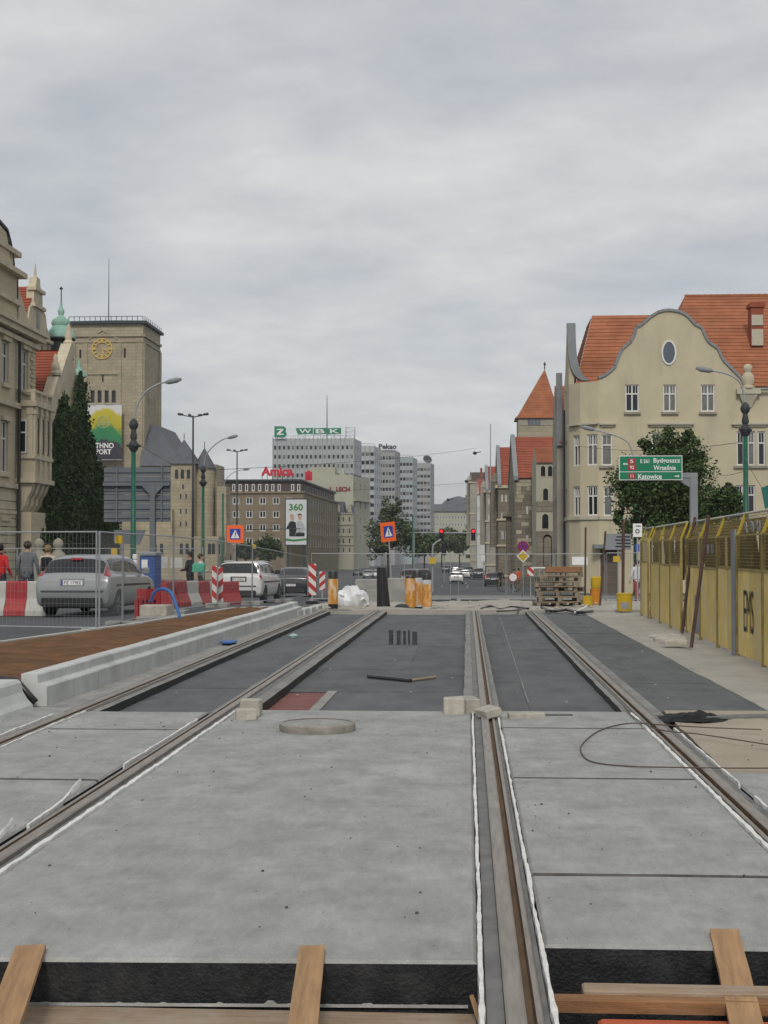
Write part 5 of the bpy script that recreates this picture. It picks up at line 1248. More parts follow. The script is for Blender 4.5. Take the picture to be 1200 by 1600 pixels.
def ivy_top(y): return plerp(IVT, y)
pts = []; skirt = []
iv = thing('ivy', (XI + .2, 86, -1), 'dense dark green ivy covering the gabled wing wall', 'ivy')
for k in range(21000):
    y = random.uniform(77.8, 96.0); zt = ivy_top(y) + .35 * noise.fractal(Vector((y * 2.5, 0, 0)), 1, 2, 3)
    z = -1.5 + (zt + 1.5) * random.random() ** .9
    # bare slivers of wall
    if abs(y - 84.3 + .06 * (z - 8)) < .14 and z > 6.0: continue
    if abs(y - 85.9) < .14 and 3.0 < z < 5.3: continue
    lump = noise.fractal(Vector((y * .9, z * .9, 3)), 1, 2, 3)
    pts.append((XI + .12 + .24 * max(0, lump + .5) * random.random() ** .5 + .25 * (random.random() < .06), y, z))
b_ = MB(); leaf_cloud(b_, pts, .13, Vector((.8, -.5, .3))); stuff(b_.build('ivy_leaves', M_IVY, iv, fix=False))
b_ = MB()
for y in (81, 83.5, 86, 88.5, 91): b_.tube([(XI + .06, y, -1), (XI + .08, y + .3, 2), (XI + .08, y - .2, 5), (XI + .08, y + .2, min(8, ivy_top(y)))], [.08, .06, .04, .02], 5)
b_.build('ivy_stems', M_BFR, iv)
tag(MB().box(XI - 6, XI, 89.0, 97.5, ZB, 6.0).build('garden_wall', M_SAND1), 'sandstone wall under the lower end of the ivy', 'wall')
M_PIER = mat('weathered_pier', (.29, .27, .215), .9, .15, 3, dirt=.5, dcol=(.16, .15, .125), ds=1.5)
# gate piers with ball tops in front of it
for k, px in enumerate((61, 91)):
    Yp = 70; x = X_(px, Yp); t = thing('gate_pier', (x, Yp, gz(Yp)), ('stone gate pier with ball finial nearer to the oriel', 'stone gate pier with ball finial nearer to the large sign back')[k], 'gate pier')
    b_ = MB(); b_.box(x - .34, x + .34, Yp - .34, Yp + .34, -1.2, 1.15); b_.build('shaft', M_PIER, t)
    b_ = MB(); b_.lathe([(.5, 1.15), (.48, 1.3), (.3, 1.5), (.18, 1.62), (.16, 1.7), (.25, 1.82), (.27, 1.98), (.2, 2.14), (.04, 2.25)], 14, Matrix.Translation((x, Yp, 0))); b_.build('ball_finial', M_PIER, t, smooth=50)

# ================================================================== castle clock tower
YC = 262; kx0, kx1 = X_(106, YC), X_(222, YC); kd = 14
ct = thing('clock_tower', ((kx0 + kx1) / 2, YC + kd / 2, gz(YC)), 'massive square stone castle tower with golden clock', 'clock tower')
fc = Fac((kx0, YC), (kx1, YC)); fsd = Fac((kx1, YC), (kx1 + .2, YC + kd)); zt = Z_(501, YC)
hs = [fc.rect(px, px + 6.2, 610, 629) for px in (141.5, 152.5, 163.5, 174.5)] + [fc.rect(124, 127, 546, 560), fc.rect(193.5, 196.5, 544, 559), fc.rect(159.5, 161.8, 585, 597)]
b_ = MB(); fc.wall(b_, ZB, zt, hs, .6); hs2 = [(4, 4.5, 30, 32), (9, 9.5, 30, 32), (7, 7.5, 20, 22)]; fsd.wall(b_, ZB, zt, hs2, .5)
shell(b_, [(kx1 + .2, YC + kd), (kx0, YC + kd), (kx0, YC)], ZB, zt, skip=(2,), cap=False); b_.build('shaft', M_CASTLE, ct, fix=False)
for f, hh in ((fc, hs), (fsd, hs2)):
    for h in hh: b_ = MB(); f.bar(b_, h[0], h[1], h[2], h[3], -.5, .6); b_.build('window', M_GLASS, ct)
b_ = MB(); o_ = .75; zt2 = zt + .5
shell(b_, [(kx0 - o_, YC - o_), (kx1 + o_, YC - o_), (kx1 + o_, YC + kd + o_), (kx0 - o_, YC + kd + o_)], zt, zt2, cap=False)
b_.poly([(kx0 - o_, YC - o_, zt), (kx1 + o_, YC - o_, zt), (kx1 + o_, YC + kd + o_, zt), (kx0 - o_, YC + kd + o_, zt)])
ap = ((kx0 + kx1) / 2, YC + kd / 2, zt2 + 1.4); cs = [(kx0 - o_, YC - o_, zt2), (kx1 + o_, YC - o_, zt2), (kx1 + o_, YC + kd + o_, zt2), (kx0 - o_, YC + kd + o_, zt2)]
for i in range(4): b_.poly([cs[i], cs[(i + 1) % 4], ap])
b_.build('roof', M_DKMET, ct)
b_ = MB()
for k in range(15): x = kx0 + (kx1 - kx0) * k / 14; b_.box(x - .05, x + .05, YC - .3, YC - .2, zt2 + .05, zt2 + .95)
b_.box(kx0, kx1, YC - .3, YC - .2, zt2 + .85, zt2 + .95)
for k in range(10): y = YC + kd * k / 9; b_.box(kx1 + .3, kx1 + .4, y - .05, y + .05, zt2 + .05, zt2 + .95)
stuff(b_.build('roof_railing', M_DKMET, ct))
b_ = MB(); p = at(170, 450, YC + 5); b_.tube([(p.x, YC + 5, zt2), (p.x, YC + 5, Z_(397, YC + 5))], [.12, .04], 5); b_.build('antenna_mast', M_DKMET, ct)
for f in (fc, fsd):
    for z, d, hh in ((Z_(521, YC), .35, .45), (Z_(530, YC), .18, .3), (Z_(581, YC), .25, .3)):
        b_ = MB(); a, e_ = (0, f.L)
        if f is fc and z < Z_(540, YC): a, e_ = f.uz(137, 580)[0], f.uz(186, 580)[0]
        if f is fsd and z < Z_(540, YC): continue
        f.bar(b_, a - (.3 if f is fc and a == 0 else 0), e_, z, z + hh, d); b_.build('cornice', M_CASTLE, ct)
    for u in (0, f.L - 1.3):
        b_ = MB(); f.bar(b_, u + .02, u + 1.28, ZB, Z_(531, YC), .3); b_.build('corner_buttress', M_CASTLE, ct)
for px in (134, 187):
    b_ = MB(); u = fc.uz(px, 560)[0]; fc.bar(b_, u - .35, u + .35, ZB, Z_(531, YC), .22); b_.build('buttress', M_CASTLE, ct)
# clock
uc, zc_ = fc.uz(160, 545); b_ = MB(); cm = fc.M(uc, zc_, .25) @ Matrix.Rotation(R(90), 4, 'X')
def ring(mb, r0, r1, n, M, z=0, t=.08):
    for i in range(n):
        a, b = 2 * math.pi * i / n, 2 * math.pi * (i + 1) / n
        c0, s0, c1, s1 = math.cos(a), math.sin(a), math.cos(b), math.sin(b)
        mb.quad((r0 * c0, r0 * s0, z), (r1 * c0, r1 * s0, z), (r1 * c1, r1 * s1, z), (r0 * c1, r0 * s1, z), M)
        mb.quad((r1 * c0, r1 * s0, z), (r1 * c0, r1 * s0, z - t), (r1 * c1, r1 * s1, z - t), (r1 * c1, r1 * s1, z), M)
ring(b_, 1.80, 1.98, 40, cm); ring(b_, 1.14, 1.24, 40, cm); cl = b_.build('clock_ring', M_GOLD, ct, fix=False)
for k in range(12):
    b_ = MB(); M = cm @ Matrix.Rotation(2 * math.pi * k / 12, 4, 'Z')
    b_.box(-.10 if k % 3 else -.2, .10 if k % 3 else .2, 1.28, 1.76, -.05, .02, M); b_.build('clock_numeral', M_GOLD, cl)
for (ang, ln, wd) in ((112, 1.7, .12), (165, 1.1, .17)):
    b_ = MB(); b_.box(-wd / 2, wd / 2, -.2, ln, .03, .07, cm @ Matrix.Rotation(-R(ang), 4, 'Z')); b_.build('clock_hand', M_GOLD, cl)
b_ = MB(); b_.prism([fc.P(*fc.uz(x, y), .22) for x, y in ((139, 528), (159, 513), (162, 513), (184, 528), (184, 531), (160, 517), (139, 531))], -fc.n * .3); b_.build('clock_pediment', M_CASTLE, ct)
# festival banner
def mat_banner():
    m = mat('banner_print', (.6, .6, .58), .7, .03, 2)
    t = m.node_tree; L = t.links.new; tcn = [n for n in t.nodes if n.type == 'TEX_COORD'][0]
    s3 = t.nodes.new('ShaderNodeSeparateXYZ'); L(tcn.outputs['Object'], s3.inputs[0])
    no = t.nodes.new('ShaderNodeTexNoise'); no.inputs['Scale'].default_value = .55; no.inputs['Detail'].default_value = 5; L(tcn.outputs['Object'], no.inputs['Vector'])
    d = math_node(t, 'MULTIPLY', math_node(t, 'POWER', math_node(t, 'ABSOLUTE', math_node(t, 'DIVIDE', s3.outputs[0], 3.3)), 2), 1.7)
    h = math_node(t, 'ADD', math_node(t, 'ADD', s3.outputs[2], d), math_node(t, 'MULTIPLY', math_node(t, 'SUBTRACT', no.outputs['Fac'], .5), 3.2))
    rp = t.nodes.new('ShaderNodeValToRGB'); rp.color_ramp.interpolation = 'LINEAR'; el = rp.color_ramp.elements
    f = math_node(t, 'DIVIDE', h, 10.0); L(f, rp.inputs[0])
    el[0].position = .36; el[0].color = (.045, .04, .05, 1); el[1].position = .41; el[1].color = (.03, .19, .085, 1)
    for p_, c_ in ((.62, (.04, .22, .08)), (.70, (.42, .36, .03)), (.93, (.50, .43, .04)), (.985, (.6, .6, .58))): x = el.new(p_); x.color = (*c_, 1)
    L(rp.outputs[0], t.nodes['Principled BSDF'].inputs['Base Color']); return m
fbn = Fac((X_(134, 260), 260), (X_(189, 260), 260)); zb0, zb1 = Z_(716, 260), Z_(629, 260)
bn = thing('banner', (X_(161, 260), 260, zb0), 'large green and yellow festival banner hanging on the clock tower', 'banner')
b_ = MB(); n, k = 10, 12; Wb, Hb = fbn.L, zb1 - zb0; vv = []
for j in range(k + 1):
    for i in range(n + 1): vv.append(((i / n - .5) * Wb, .06 * math.sin(i * 1.3 + j * .5), j / k * Hb))
b_.add(vv, [(j * (n + 1) + i, j * (n + 1) + i + 1, (j + 1) * (n + 1) + i + 1, (j + 1) * (n + 1) + i) for j in range(k) for i in range(n)])
o = link('cloth', b_.mesh('cloth', mat_banner(), True, False), bn, fbn.M(Wb / 2, zb0))
b_ = MB(); b_.tube([fbn.P(-.1, zb1 + .05), fbn.P(Wb + .1, zb1 + .05)], .08, 6); b_.tube([fbn.P(-.1, zb0 - .05), fbn.P(Wb + .1, zb0 - .05)], .08, 6); b_.build('rods', M_GALV, bn)
for txt, x0, x1, y0, y1 in (('ETHNO', 145, 178, 692, 700.5), ('PORT', 150, 174, 702, 710)):
    u0, z1 = fbn.uz(x0, y0); u1, z0 = fbn.uz(x1, y1); text(txt, u1 - u0, z1 - z0, M_WHITE, fbn.M((u0 + u1) / 2, z0, .12), bn, .03)
b_ = MB(); uc, zc_ = fbn.uz(161, 660); ring(b_, 1.0, 1.1, 28, fbn.M(uc, zc_, .12) @ Matrix.Rotation(R(90), 4, 'X')); b_.build('printed_ring', mat('print_mint', (.3, .5, .4), .7), bn, fix=False)
for k, wd in enumerate((.5, 1.4, .8)):
    text(('5.', 'ETHNO', '2012')[k] if k == 1 else ('6.7', '', 'PORT')[k], wd, .28, MATS['print_mint'], fbn.M(uc, zc_ + .3 - k * .42, .12), bn, .01)

# ================================================================== castle wing with slate turrets
YW = 236
cw = thing('castle_wing', (X_(300, YW), YW + 8, gz(YW)), 'stone castle wing with pointed slate turrets beside the clock tower', 'castle')
wx0, wx1 = X_(267, YW), X_(303, YW); zt = Z_(723, YW); f = Fac((wx0, YW), (wx1, YW)); f_s = Fac((wx1, YW), (wx1 + .3, YW + 5))
hs = [f.rect(px, px + 2.6, py, py + 8) for py in (772, 795, 815) for px in (281, 289.5)] + [f.rect(284.5, 287.5, 757, 765)]
b_ = MB(); f.wall(b_, ZB, zt, hs, .3); f_s.wall(b_, ZB, zt); shell(b_, [(wx1 + .3, YW + 5), (wx0, YW + 5), (wx0, YW)], ZB, zt, skip=(2,), cap=False); b_.build('square_turret', M_CASTLE, cw, fix=False)
for h in hs: window(f, h, cw, M_GFR, M_GLASS, 1, 0, .04, .15, far=True)
for px in (276, 285, 294.5):
    u0, z1 = f.uz(px - 2.6, 733.5); u1, z0 = f.uz(px + 2.6, 748); arch_window(f, u0, u1, z0, z1, cw, M_CASTLE, M_GLASS)
b_ = MB(); a = Vector((X_(287, YW + 2.5), YW + 2.5, Z_(684, YW + 2.5))); o_ = .4; cs = [Vector((wx0 - o_, YW - o_, zt)), Vector((wx1 + o_, YW - o_, zt)), Vector((wx1 + o_, YW + 5 + o_, zt)), Vector((wx0 - o_, YW + 5 + o_, zt))]
for i in range(4): b_.poly([cs[i], cs[(i + 1) % 4], a])
b_.poly(cs); b_.tube([a, a + Vector((0, 0, 1.0))], .07, 5); b_.build('turret_roof', M_SLATE, cw)
b_ = MB(); xr = X_(319, YW + 3); b_.lathe([(1.75, ZB), (1.75, Z_(729, YW))], 18, Matrix.Translation((xr, YW + 3, 0)), False); b_.build('round_turret', M_CASTLE, cw, smooth=True)
b_ = MB(); b_.lathe([(2.0, Z_(729, YW)), (2.0, Z_(728, YW)), (.04, Z_(698, YW + 3))], 18, Matrix.Translation((xr, YW + 3, 0))); b_.tube([(xr, YW + 3, Z_(698, YW + 3)), (xr, YW + 3, Z_(688, YW + 3))], .07, 5); b_.build('cone_roof', M_SLATE, cw, smooth=40)
b_ = MB(); b_.box(X_(303, YW + 2), X_(341, YW + 6), YW + 4, YW + 12, ZB, Z_(724, YW + 4)); b_.build('rear_wing', M_CASTLE, cw)
b_ = MB(); b_.box(X_(335, YW), X_(350, YW), YW + 2, YW + 6, ZB, Z_(758, YW)); b_.build('side_block', M_CASTLE, cw)
b_ = MB(); x0, x1 = X_(228, 270), X_(330, 270); b_.prism([(X_(225, 262), 258, Z_(728, 262)), (X_(292, 262), 258, Z_(728, 262)), (X_(246, 268), 268, Z_(662, 268)), (X_(225, 268), 268, Z_(662, 268))], (0, 16, 0)); b_.build('hall_roof', M_SLATE, cw)
b_ = MB(); b_.box(X_(224, 262), X_(291, 262), 258.4, 273, ZB, Z_(728, 262) + .05); b_.build('hall_wall', M_CASTLE, cw)
b_ = MB(); b_.box(X_(170, 230), X_(345, 230), 228, 234, ZB, Z_(838, 230)); b_.build('terrace_wall', M_CASTLE, cw)
b_ = MB(); b_.box(X_(215, 233), X_(266, 233), 234.3, 250, ZB, Z_(795, 234)); b_.build('low_wing', M_CASTLE, cw)
ft = Fac((X_(170, 230), 228), (X_(345, 230), 228))
for px in (281, 290, 331, 339, 240, 250, 325):
    u0, z1 = ft.uz(px, 849); u1, z0 = ft.uz(px + 5, 866); arch_window(ft, u0, u1, z0, z1, cw, M_CASTLE, M_GLASS)
# ================================================================== yellow hoarding
M_YEL = mat('yellow_board', (.66, .49, .15), .75, .18, 1.6, dirt=.9, dcol=(.56, .49, .33), dlo=.44, dhi=.68, ds=2.4, dst=(1, 1, .5), rnd=.14, bump=.15, bs=20)
M_YELF = mat('yellow_frame_paint', (.42, .31, .03), .5, .12, 3, dirt=.3, dcol=(.2, .15, .05), ds=3)
M_NET = mat('brown_netting', (.12, .092, .055), .9, .4, 2.5, dirt=.7, dcol=(.26, .20, .07), ds=1.5)
M_MESH = mat('mesh_wire', (.30, .235, .085), .7, .3, 5)
M_RUSTP = mat('rusty_post', (.085, .052, .042), .8, .3, 5, dirt=.4, dcol=(.13, .07, .045), ds=4)
HA, HB = Vector((3.93, 15.6, 0)), Vector((4.50, 35.6, 0)); hd = (HB - HA).normalized()
spans = [0, 2.0, 4.0, 6.15, 8.2, 10.3, 12.3, 14.2, 16.2, 18.2, 20.0]
for k, (a, b) in enumerate(zip(spans, spans[1:])):
    off = Vector((-.10 if k in (6, 7, 8) else (-.16 if k == 9 else 0), 0, 0))
    f = Fac((HA + hd * (b - .03) + off)[:2], (HA + hd * a + off)[:2])      # faces the track
    adj = ('with black spray lettering', 'with a pale scuffed corner', 'with plain clean boards', 'behind the leaning rusty posts', 'with a grey repair patch', 'next to the grey patched one', 'beside the kink in the fence', 'past the kink in the fence', 'second from the open end', 'at the open end by the barrels')[(2, 1, 0, 3, 3, 4, 5, 7, 8, 9)[k]]
    lab = ['yellow hoarding panel cut off by the picture edge', 'yellow hoarding panel with pale scuffs beside the spray lettering', 'yellow hoarding panel with black spray lettering', 'yellow hoarding panel with plywood boards beside the spray lettering', 'yellow hoarding panel directly behind the leaning rusty posts', 'yellow hoarding panel with grey repair patch', 'yellow hoarding panel next to the grey repair patch', 'third yellow hoarding panel counted from the barrels', 'second yellow hoarding panel counted from the barrels', 'last yellow hoarding panel beside the barrels'][k]
    t = thing('hoarding_panel', (HA + hd * (a + b) / 2)[:2] + (-.03,), lab, 'hoarding', 'yellow hoarding panels')
    L_ = f.L; nb = 2; zb = 1.27 + .02 * jit(1)
    for q in range(nb):
        b_ = MB(); u0, u1 = .02 + (L_ - .04) * q / nb + .006, .02 + (L_ - .04) * (q + 1) / nb - .006
        f.bar(b_, u0, u1, .02 + .01 * jit(1), zb, .0, .025); o = b_.build('board', M_YEL, t)
    b_ = MB()
    for u in (.0, L_ - .03): b_.box(u, u + .035, -.02, .03, -.06, 1.80, f.M(0, 0)); 
    b_.box(.04, L_ - .04, -.016, .012, zb + .002, zb + .04, f.M(0, 0)); b_.box(.04, L_ - .04, -.016, .012, 1.79, 1.82, f.M(0, 0))
    fr = b_.build('frame', M_MESH, t)
    lean = .13; ztop = 2.14
    for u in (.0, L_ - .03):
        b_ = MB(); b_.prism([f.P(u, 1.80, .02), f.P(u + .035, 1.80, .02), f.P(u + .035, 1.80, -.02), f.P(u, 1.80, -.02)], f.P(0, ztop, -lean) - f.P(0, 1.8, 0)); b_.build('bent_arm', M_YELF, fr)
    b_ = MB(); b_.tube([f.P(0, ztop, -lean), f.P(L_, ztop, -lean)], .022, 5); b_.build('top_rail', M_GALV if k % 2 else M_RENDERS, fr)
    b_ = MB(); nh = 17
    def PT(u, i): # point on the mesh surface
        z = zb + .04 + (ztop - zb - .04) * i / nh
        return f.P(u, z, -.01 if z < 1.8 else -.01 - lean * (z - 1.8) / (ztop - 1.8))
    for i in range(1, nh):
        b_.tube([PT(.03, i), PT(L_ - .03, i)], .0042, 3, caps=False)
    for i in range(1, 20):
        u = L_ * i / 20; b_.tube([PT(u, 0), PT(u, 9), PT(u, 12), PT(u, nh)], .003, 3, caps=False)
    stuff(b_.build('wire_mesh', M_MESH, t, fix=False))
    b_ = MB(); dpt = -.32
    n = 14; vv = []
    for j in range(5):
        z = zb - .3 + j * (2.08 - zb + .3) / 4
        for i in range(n + 1): vv.append(f.P(L_ * i / n, z, dpt + .06 * noise.noise(Vector((k * 3 + i * .4, z * 2, 0)))))
    b_.add(vv, [(j * (n + 1) + i, j * (n + 1) + i + 1, (j + 1) * (n + 1) + i + 1, (j + 1) * (n + 1) + i) for j in range(4) for i in range(n)])
    b_.build('backing_sheet', M_NET, t, fix=False)
    if k in (0, 1, 2, 4):
        for q in range(3):
            c0 = L_ * (.25 + .25 * q); b_ = MB(); zc_ = 1.92 if k < 3 else 1.6
            pth = spline([f.P(c0 + .10 * math.cos(a * 1.3 + q) + .012 * a, zc_ + .08 * math.sin(a * (1 + .4 * q)), .006 - lean * max(0, (zc_ - 1.8)) / (ztop - 1.8)) for a in range(7)], 4)
            b_.tube(pth, .011, 4); b_.build('graffiti_stroke', M_GREYC, t)
    if k == 2:
        text('EMS', .82, .62, M_INK, f.M(1.0, .38, .012), t, -.005, 0, 'spray_lettering')
    if k == 5:
        b_ = MB(); f.bar(b_, L_ - .75, L_ - .1, .05, .75, .008, .0); b_.build('repair_patch', M_GREYC, t)
    if k == 3:
        b_ = MB(); f.bar(b_, L_ - .42, L_ - .06, -.03, 1.9, .03, .0); b_.build('grey_post', M_GREYC, t); b_ = MB(); f.bar(b_, .9, 1.12, zb - .02, 1.82, .012, .0); b_.build('plywood_strip', mat('plywood', (.44, .31, .12), .7, .15, 2, st=(6, 6, 1)), t)
# leaning rusty posts and stones at their feet
for k, (p0, p1) in enumerate((((1066, 989), (1086, 808)), ((1080, 1012), (1107, 805)))):
    a = gpt(*p0); Yp = a.y; b_ = MB(); q = at(p1[0], p1[1], Yp + .12)
    b_.tube([a, a.lerp(q, .33), q], .030, 8); tag(b_.build('rusty_post', M_RUSTP), ('rusty steel post leaning on the hoarding beyond the other', 'rusty steel post standing on rubble in front of the hoarding')[k], 'post')
for k, (px, py, sx, sy, sz) in enumerate(((1058, 1003, .55, .35, .10), (1064, 1013, .42, .26, .09), (1050, 996, .5, .4, .05))):
    p = gpt(px, py, -.03); b_ = MB(); b_.cbox(-sx / 2, sx / 2, -sy / 2, sy / 2, 0, sz, .03); b_.v = [tuple(Vector(v) + .03 * noise.noise_vector(Vector(v) * 6 + Vector((k, 0, 0)))) for v in b_.v]
    o = b_.build('broken_slab', M_STONE); o.location = (p.x - .1, p.y + .1, -.03 if k != 1 else .03); o.rotation_euler = (0, 0, .3 * k); tag(o, ('broad broken concrete slab under the rusty post', 'broken concrete lump on the slab at the rusty post', 'thin broken concrete slab behind the post foot')[k], 'rubble')
# thin rusty stakes near the pallets
for k, (px, y0, y1, Yp, lab) in enumerate(((914, 930, 824, 42, 'upright rusty stake beside the white board'), (937, 935, 830, 40, 'tilted rusty stake beside the orange drum'), (973, 930, 815, 44, 'dark upright post in front of the info board'))):
    a = at(px, y0 + 8, Yp); q = at(px + (9 if k == 1 else 1), y1, Yp); b_ = MB(); b_.tube([(a.x, Yp, gz(Yp)), q], .03 if k < 2 else .05, 7); tag(b_.build('rusty_stake', M_RUSTP), lab, 'stake')

# ================================================================== pallets
M_PAL = mat('pallet_wood', (.23, .19, .14), .85, .25, 2.0, st=(1.5, 12, 8), rnd=.25, dirt=.3, dcol=(.13, .10, .07), ds=3)
pb = {'long': MB().box(-.6, .6, -.05, .05, 0, .022).mesh('board', M_PAL), 'cross': MB().box(-.05, .05, -.4, .4, 0, .022).mesh('board', M_PAL), 'block': MB().box(-.05, .05, -.07, .07, 0, .078).mesh('block', M_PAL)}
def pallet(x, y, z, rz, label, rx=0):
    t = thing('pallet', (x, y, z), label, 'pallet', 'stacked wooden pallets'); t.rotation_euler = (rx, 0, rz)
    def put(nm, key, p): o = D.objects.new(nm, pb[key]); COL.objects.link(o); o.parent = t; o.location = p
    for yy in (-.35, 0, .35): put('bottom_board', 'long', (0, yy, 0))
    for xx in (-.55, 0, .55):
        for yy in (-.33, 0, .33): put('block', 'block', (xx, yy, .022))
        put('cross_board', 'cross', (xx, 0, .1))
    for yy in (-.35, -.175, 0, .175, .35): put('deck_board', 'long', (0, yy, .122))
ordn = ['lowest', 'second lowest', 'third lowest', 'fourth lowest', 'fifth lowest', 'sixth lowest', 'seventh lowest']
ycl = [41.5, 43.2]
for s_, (px, n) in enumerate(((868, 6), (874, 7))):
    x = X_(px, ycl[s_]); z = gz(ycl[s_]) + .04
    for k in range(n):
        pallet(x + jit(.11), ycl[s_] + jit(.08), z, jit(.14) + .06, f'weathered pallet, {ordn[k]} in the ' + ('front stack' if s_ == 0 else 'rear stack'), jit(.012)); z += .147
b_ = MB(); b_.cbox(-.55, .55, -.1, .1, 0, .17, .01); o = b_.build('timber_beam', M_WOOD2); o.location = (X_(880, 43.2), 42.9, z + .0); tag(o, 'thick timber beam lying on top of the pallets', 'beam')
for k in range(3):
    b_ = MB(); b_.cbox(-.5, .5, -.06, .06, 0, .04, .005); o = b_.build('loose_board', M_PAL); o.location = (X_(870, 41.5) + .1 * k, 41.3 - .12 * k, gz(41.5) + .04 + .147 * 6 + .002); o.rotation_euler = (0, 0, .15 * (k - 1)); tag(o, ('loose board at the back of the front pallet stack', 'loose board lying in the middle on the front pallet stack', 'loose board at the front edge of the front pallet stack')[k], 'board')
# drums and buckets
M_YP = mat('yellow_plastic', (.52, .34, .02), .45, .12, 4, dirt=.25, dcol=(.3, .17, .03), ds=5)
M_OP = mat('orange_plastic', (.55, .20, .015), .45, .12, 4, dirt=.25, dcol=(.55, .4, .25), ds=6)
def bucket(px, py, Y, r_, h, m, label, name='bucket', patch=None):
    p = at(px, py, Y); z = gz(Y) + .02; t = thing(name, (p.x, Y, z), label, name.replace('_', ' '))
    b_ = MB(); b_.lathe([(r_ * .93, 0), (r_, h * .3), (r_, h * .6), (r_ * 1.03, h * .92)], 18, Matrix.Translation((p.x, Y, z))); b_.build('body', m, t, smooth=40)
    b_ = MB(); b_.lathe([(r_ * 1.07, h * .92), (r_ * 1.07, h), (r_ * .9, h * 1.01)], 18, Matrix.Translation((p.x, Y, z))); b_.build('lid', m, t, smooth=40)
    if patch:
        b_ = MB()
        for k in range(6):
            a0, a1 = -R(125) + k * R(10), -R(125) + (k + 1) * R(10); rr = r_ * 1.012
            b_.quad(*[(p.x + rr * math.cos(a), Y + rr * math.sin(a), z + zz_) for a, zz_ in ((a0, h * .12), (a1, h * .12), (a1, h * .5), (a0, h * .5))])
        b_.build('label_patch', M_GREYC, t, fix=False)
bucket(976, 960, 37.0, .20, .46, M_YP, 'yellow bucket with grey label standing alone on sand', 'bucket', True)
bucket(918, 945, 40.5, .14, .34, M_YP, 'small yellow bucket at the foot of the orange drums')
bucket(931, 940, 41.2, .16, .55, M_OP, 'orange drum under the yellow one', 'drum')
p = at(931, 915, 41.2); b_ = MB(); b_.lathe([(.15, 0), (.17, .08), (.17, .3), (.12, .34)], 18, Matrix.Translation((p.x + .02, 41.2, gz(41.2) + .585))); tag(b_.build('drum', M_YP, smooth=40), 'yellow drum standing on top of the orange drum', 'drum')

# ================================================================== rolls, bag, concrete blocks at the end of the felt
M_ORW = mat('orange_wrap', (.56, .25, .035), .35, .15, 5, dirt=.9, dcol=(.70, .58, .44), ds=5, dst=(1.6, 1.6, .5), dlo=.46, dhi=.62, spec=.5)
def roll(px, Y, r_, h, label, wrap=(.1, .86), tilt=0, clear=False):
    p = at(px, 940, Y); z = gz(Y) - .05 + .03; t = thing('wrapped_roll', (p.x, Y, z), label, 'roll', 'orange wrapped felt rolls')
    M = Matrix.Translation((p.x, Y, z)) @ Matrix.Rotation(tilt, 4, 'Y')
    b_ = MB(); b_.lathe([(r_ * .97, 0), (r_ * .97, h * .5), (r_ * .97, h - .02), (r_ * .9, h), (r_ * .55, h), (r_ * .5, h - .06)], 20, M); b_.build('felt_core', M_BLACK, t, smooth=40)
    b_ = MB(); prof = []
    for k in range(7):
        q = wrap[0] + (wrap[1] - wrap[0]) * k / 6; prof.append((r_ * (1 + .015 * (k % 2)), h * q))
    b_.lathe(prof, 20, M, False); b_.build('wrapping_film', M_ORW, t, smooth=40)
    if clear:
        for q0, q1 in ((wrap[1] - .005, wrap[1] + .12), (wrap[0] - .05, wrap[0] + .005)):
            b_ = MB(); b_.lathe([(r_ * 1.0, h * q0), (r_ * .985, h * q1)], 20, M, False); b_.build('clear_film', mat('clear_film', (.5, .5, .5), .3, .2, 6), t, smooth=40)
roll(520.5, 38.6, .14, 1.06, 'orange wrapped felt roll standing alone beside the white bag', (.15, .80))
roll(641, 38.5, .145, .93, 'orange wrapped felt roll nearest the dark half cover', (.08, .93))
roll(652, 39.0, .155, 1.08, 'tallest orange wrapped felt roll in the middle of the three', (.13, .70), 0, True)
roll(667.5, 38.4, .13, .98, 'orange wrapped felt roll facing the street side of the three', (.09, .72), -.01, True)
# leaning black sheet rolled open
p = at(596, 948, 38.3); b_ = MB(); n = 14; vv = []
for j in range(9):
    z = j / 8 * 1.17
    for i in range(n + 1):
        a = R(-200) + R(235) * i / n; r_ = .13 + .05 * (1 - j / 8) * (i / n)
        vv.append((p.x + r_ * math.cos(a) + .09 * (1 - j / 8) * (i / n), 38.3 + r_ * math.sin(a), gz(38) - .04 + z))
b_.add(vv, [(j * (n + 1) + i, j * (n + 1) + i + 1, (j + 1) * (n + 1) + i + 1, (j + 1) * (n + 1) + i) for j in range(8) for i in range(n)])
tag(b_.build('black_roll', M_BLACK, smooth=True), 'tall black sheet standing half rolled at the rail end', 'roll')
p = at(628, 952, 38.2); b_ = MB(); b_.lathe([(.22, -.1), (.22, .02), (.19, .08), (.12, .13), (.02, .15)], 18, Matrix.Translation((p.x, 38.2, gz(38) + .0))); tag(b_.build('dark_half_cover', M_DKMET, smooth=50), 'dark dome shaped cover between the black and orange rolls', 'cover')
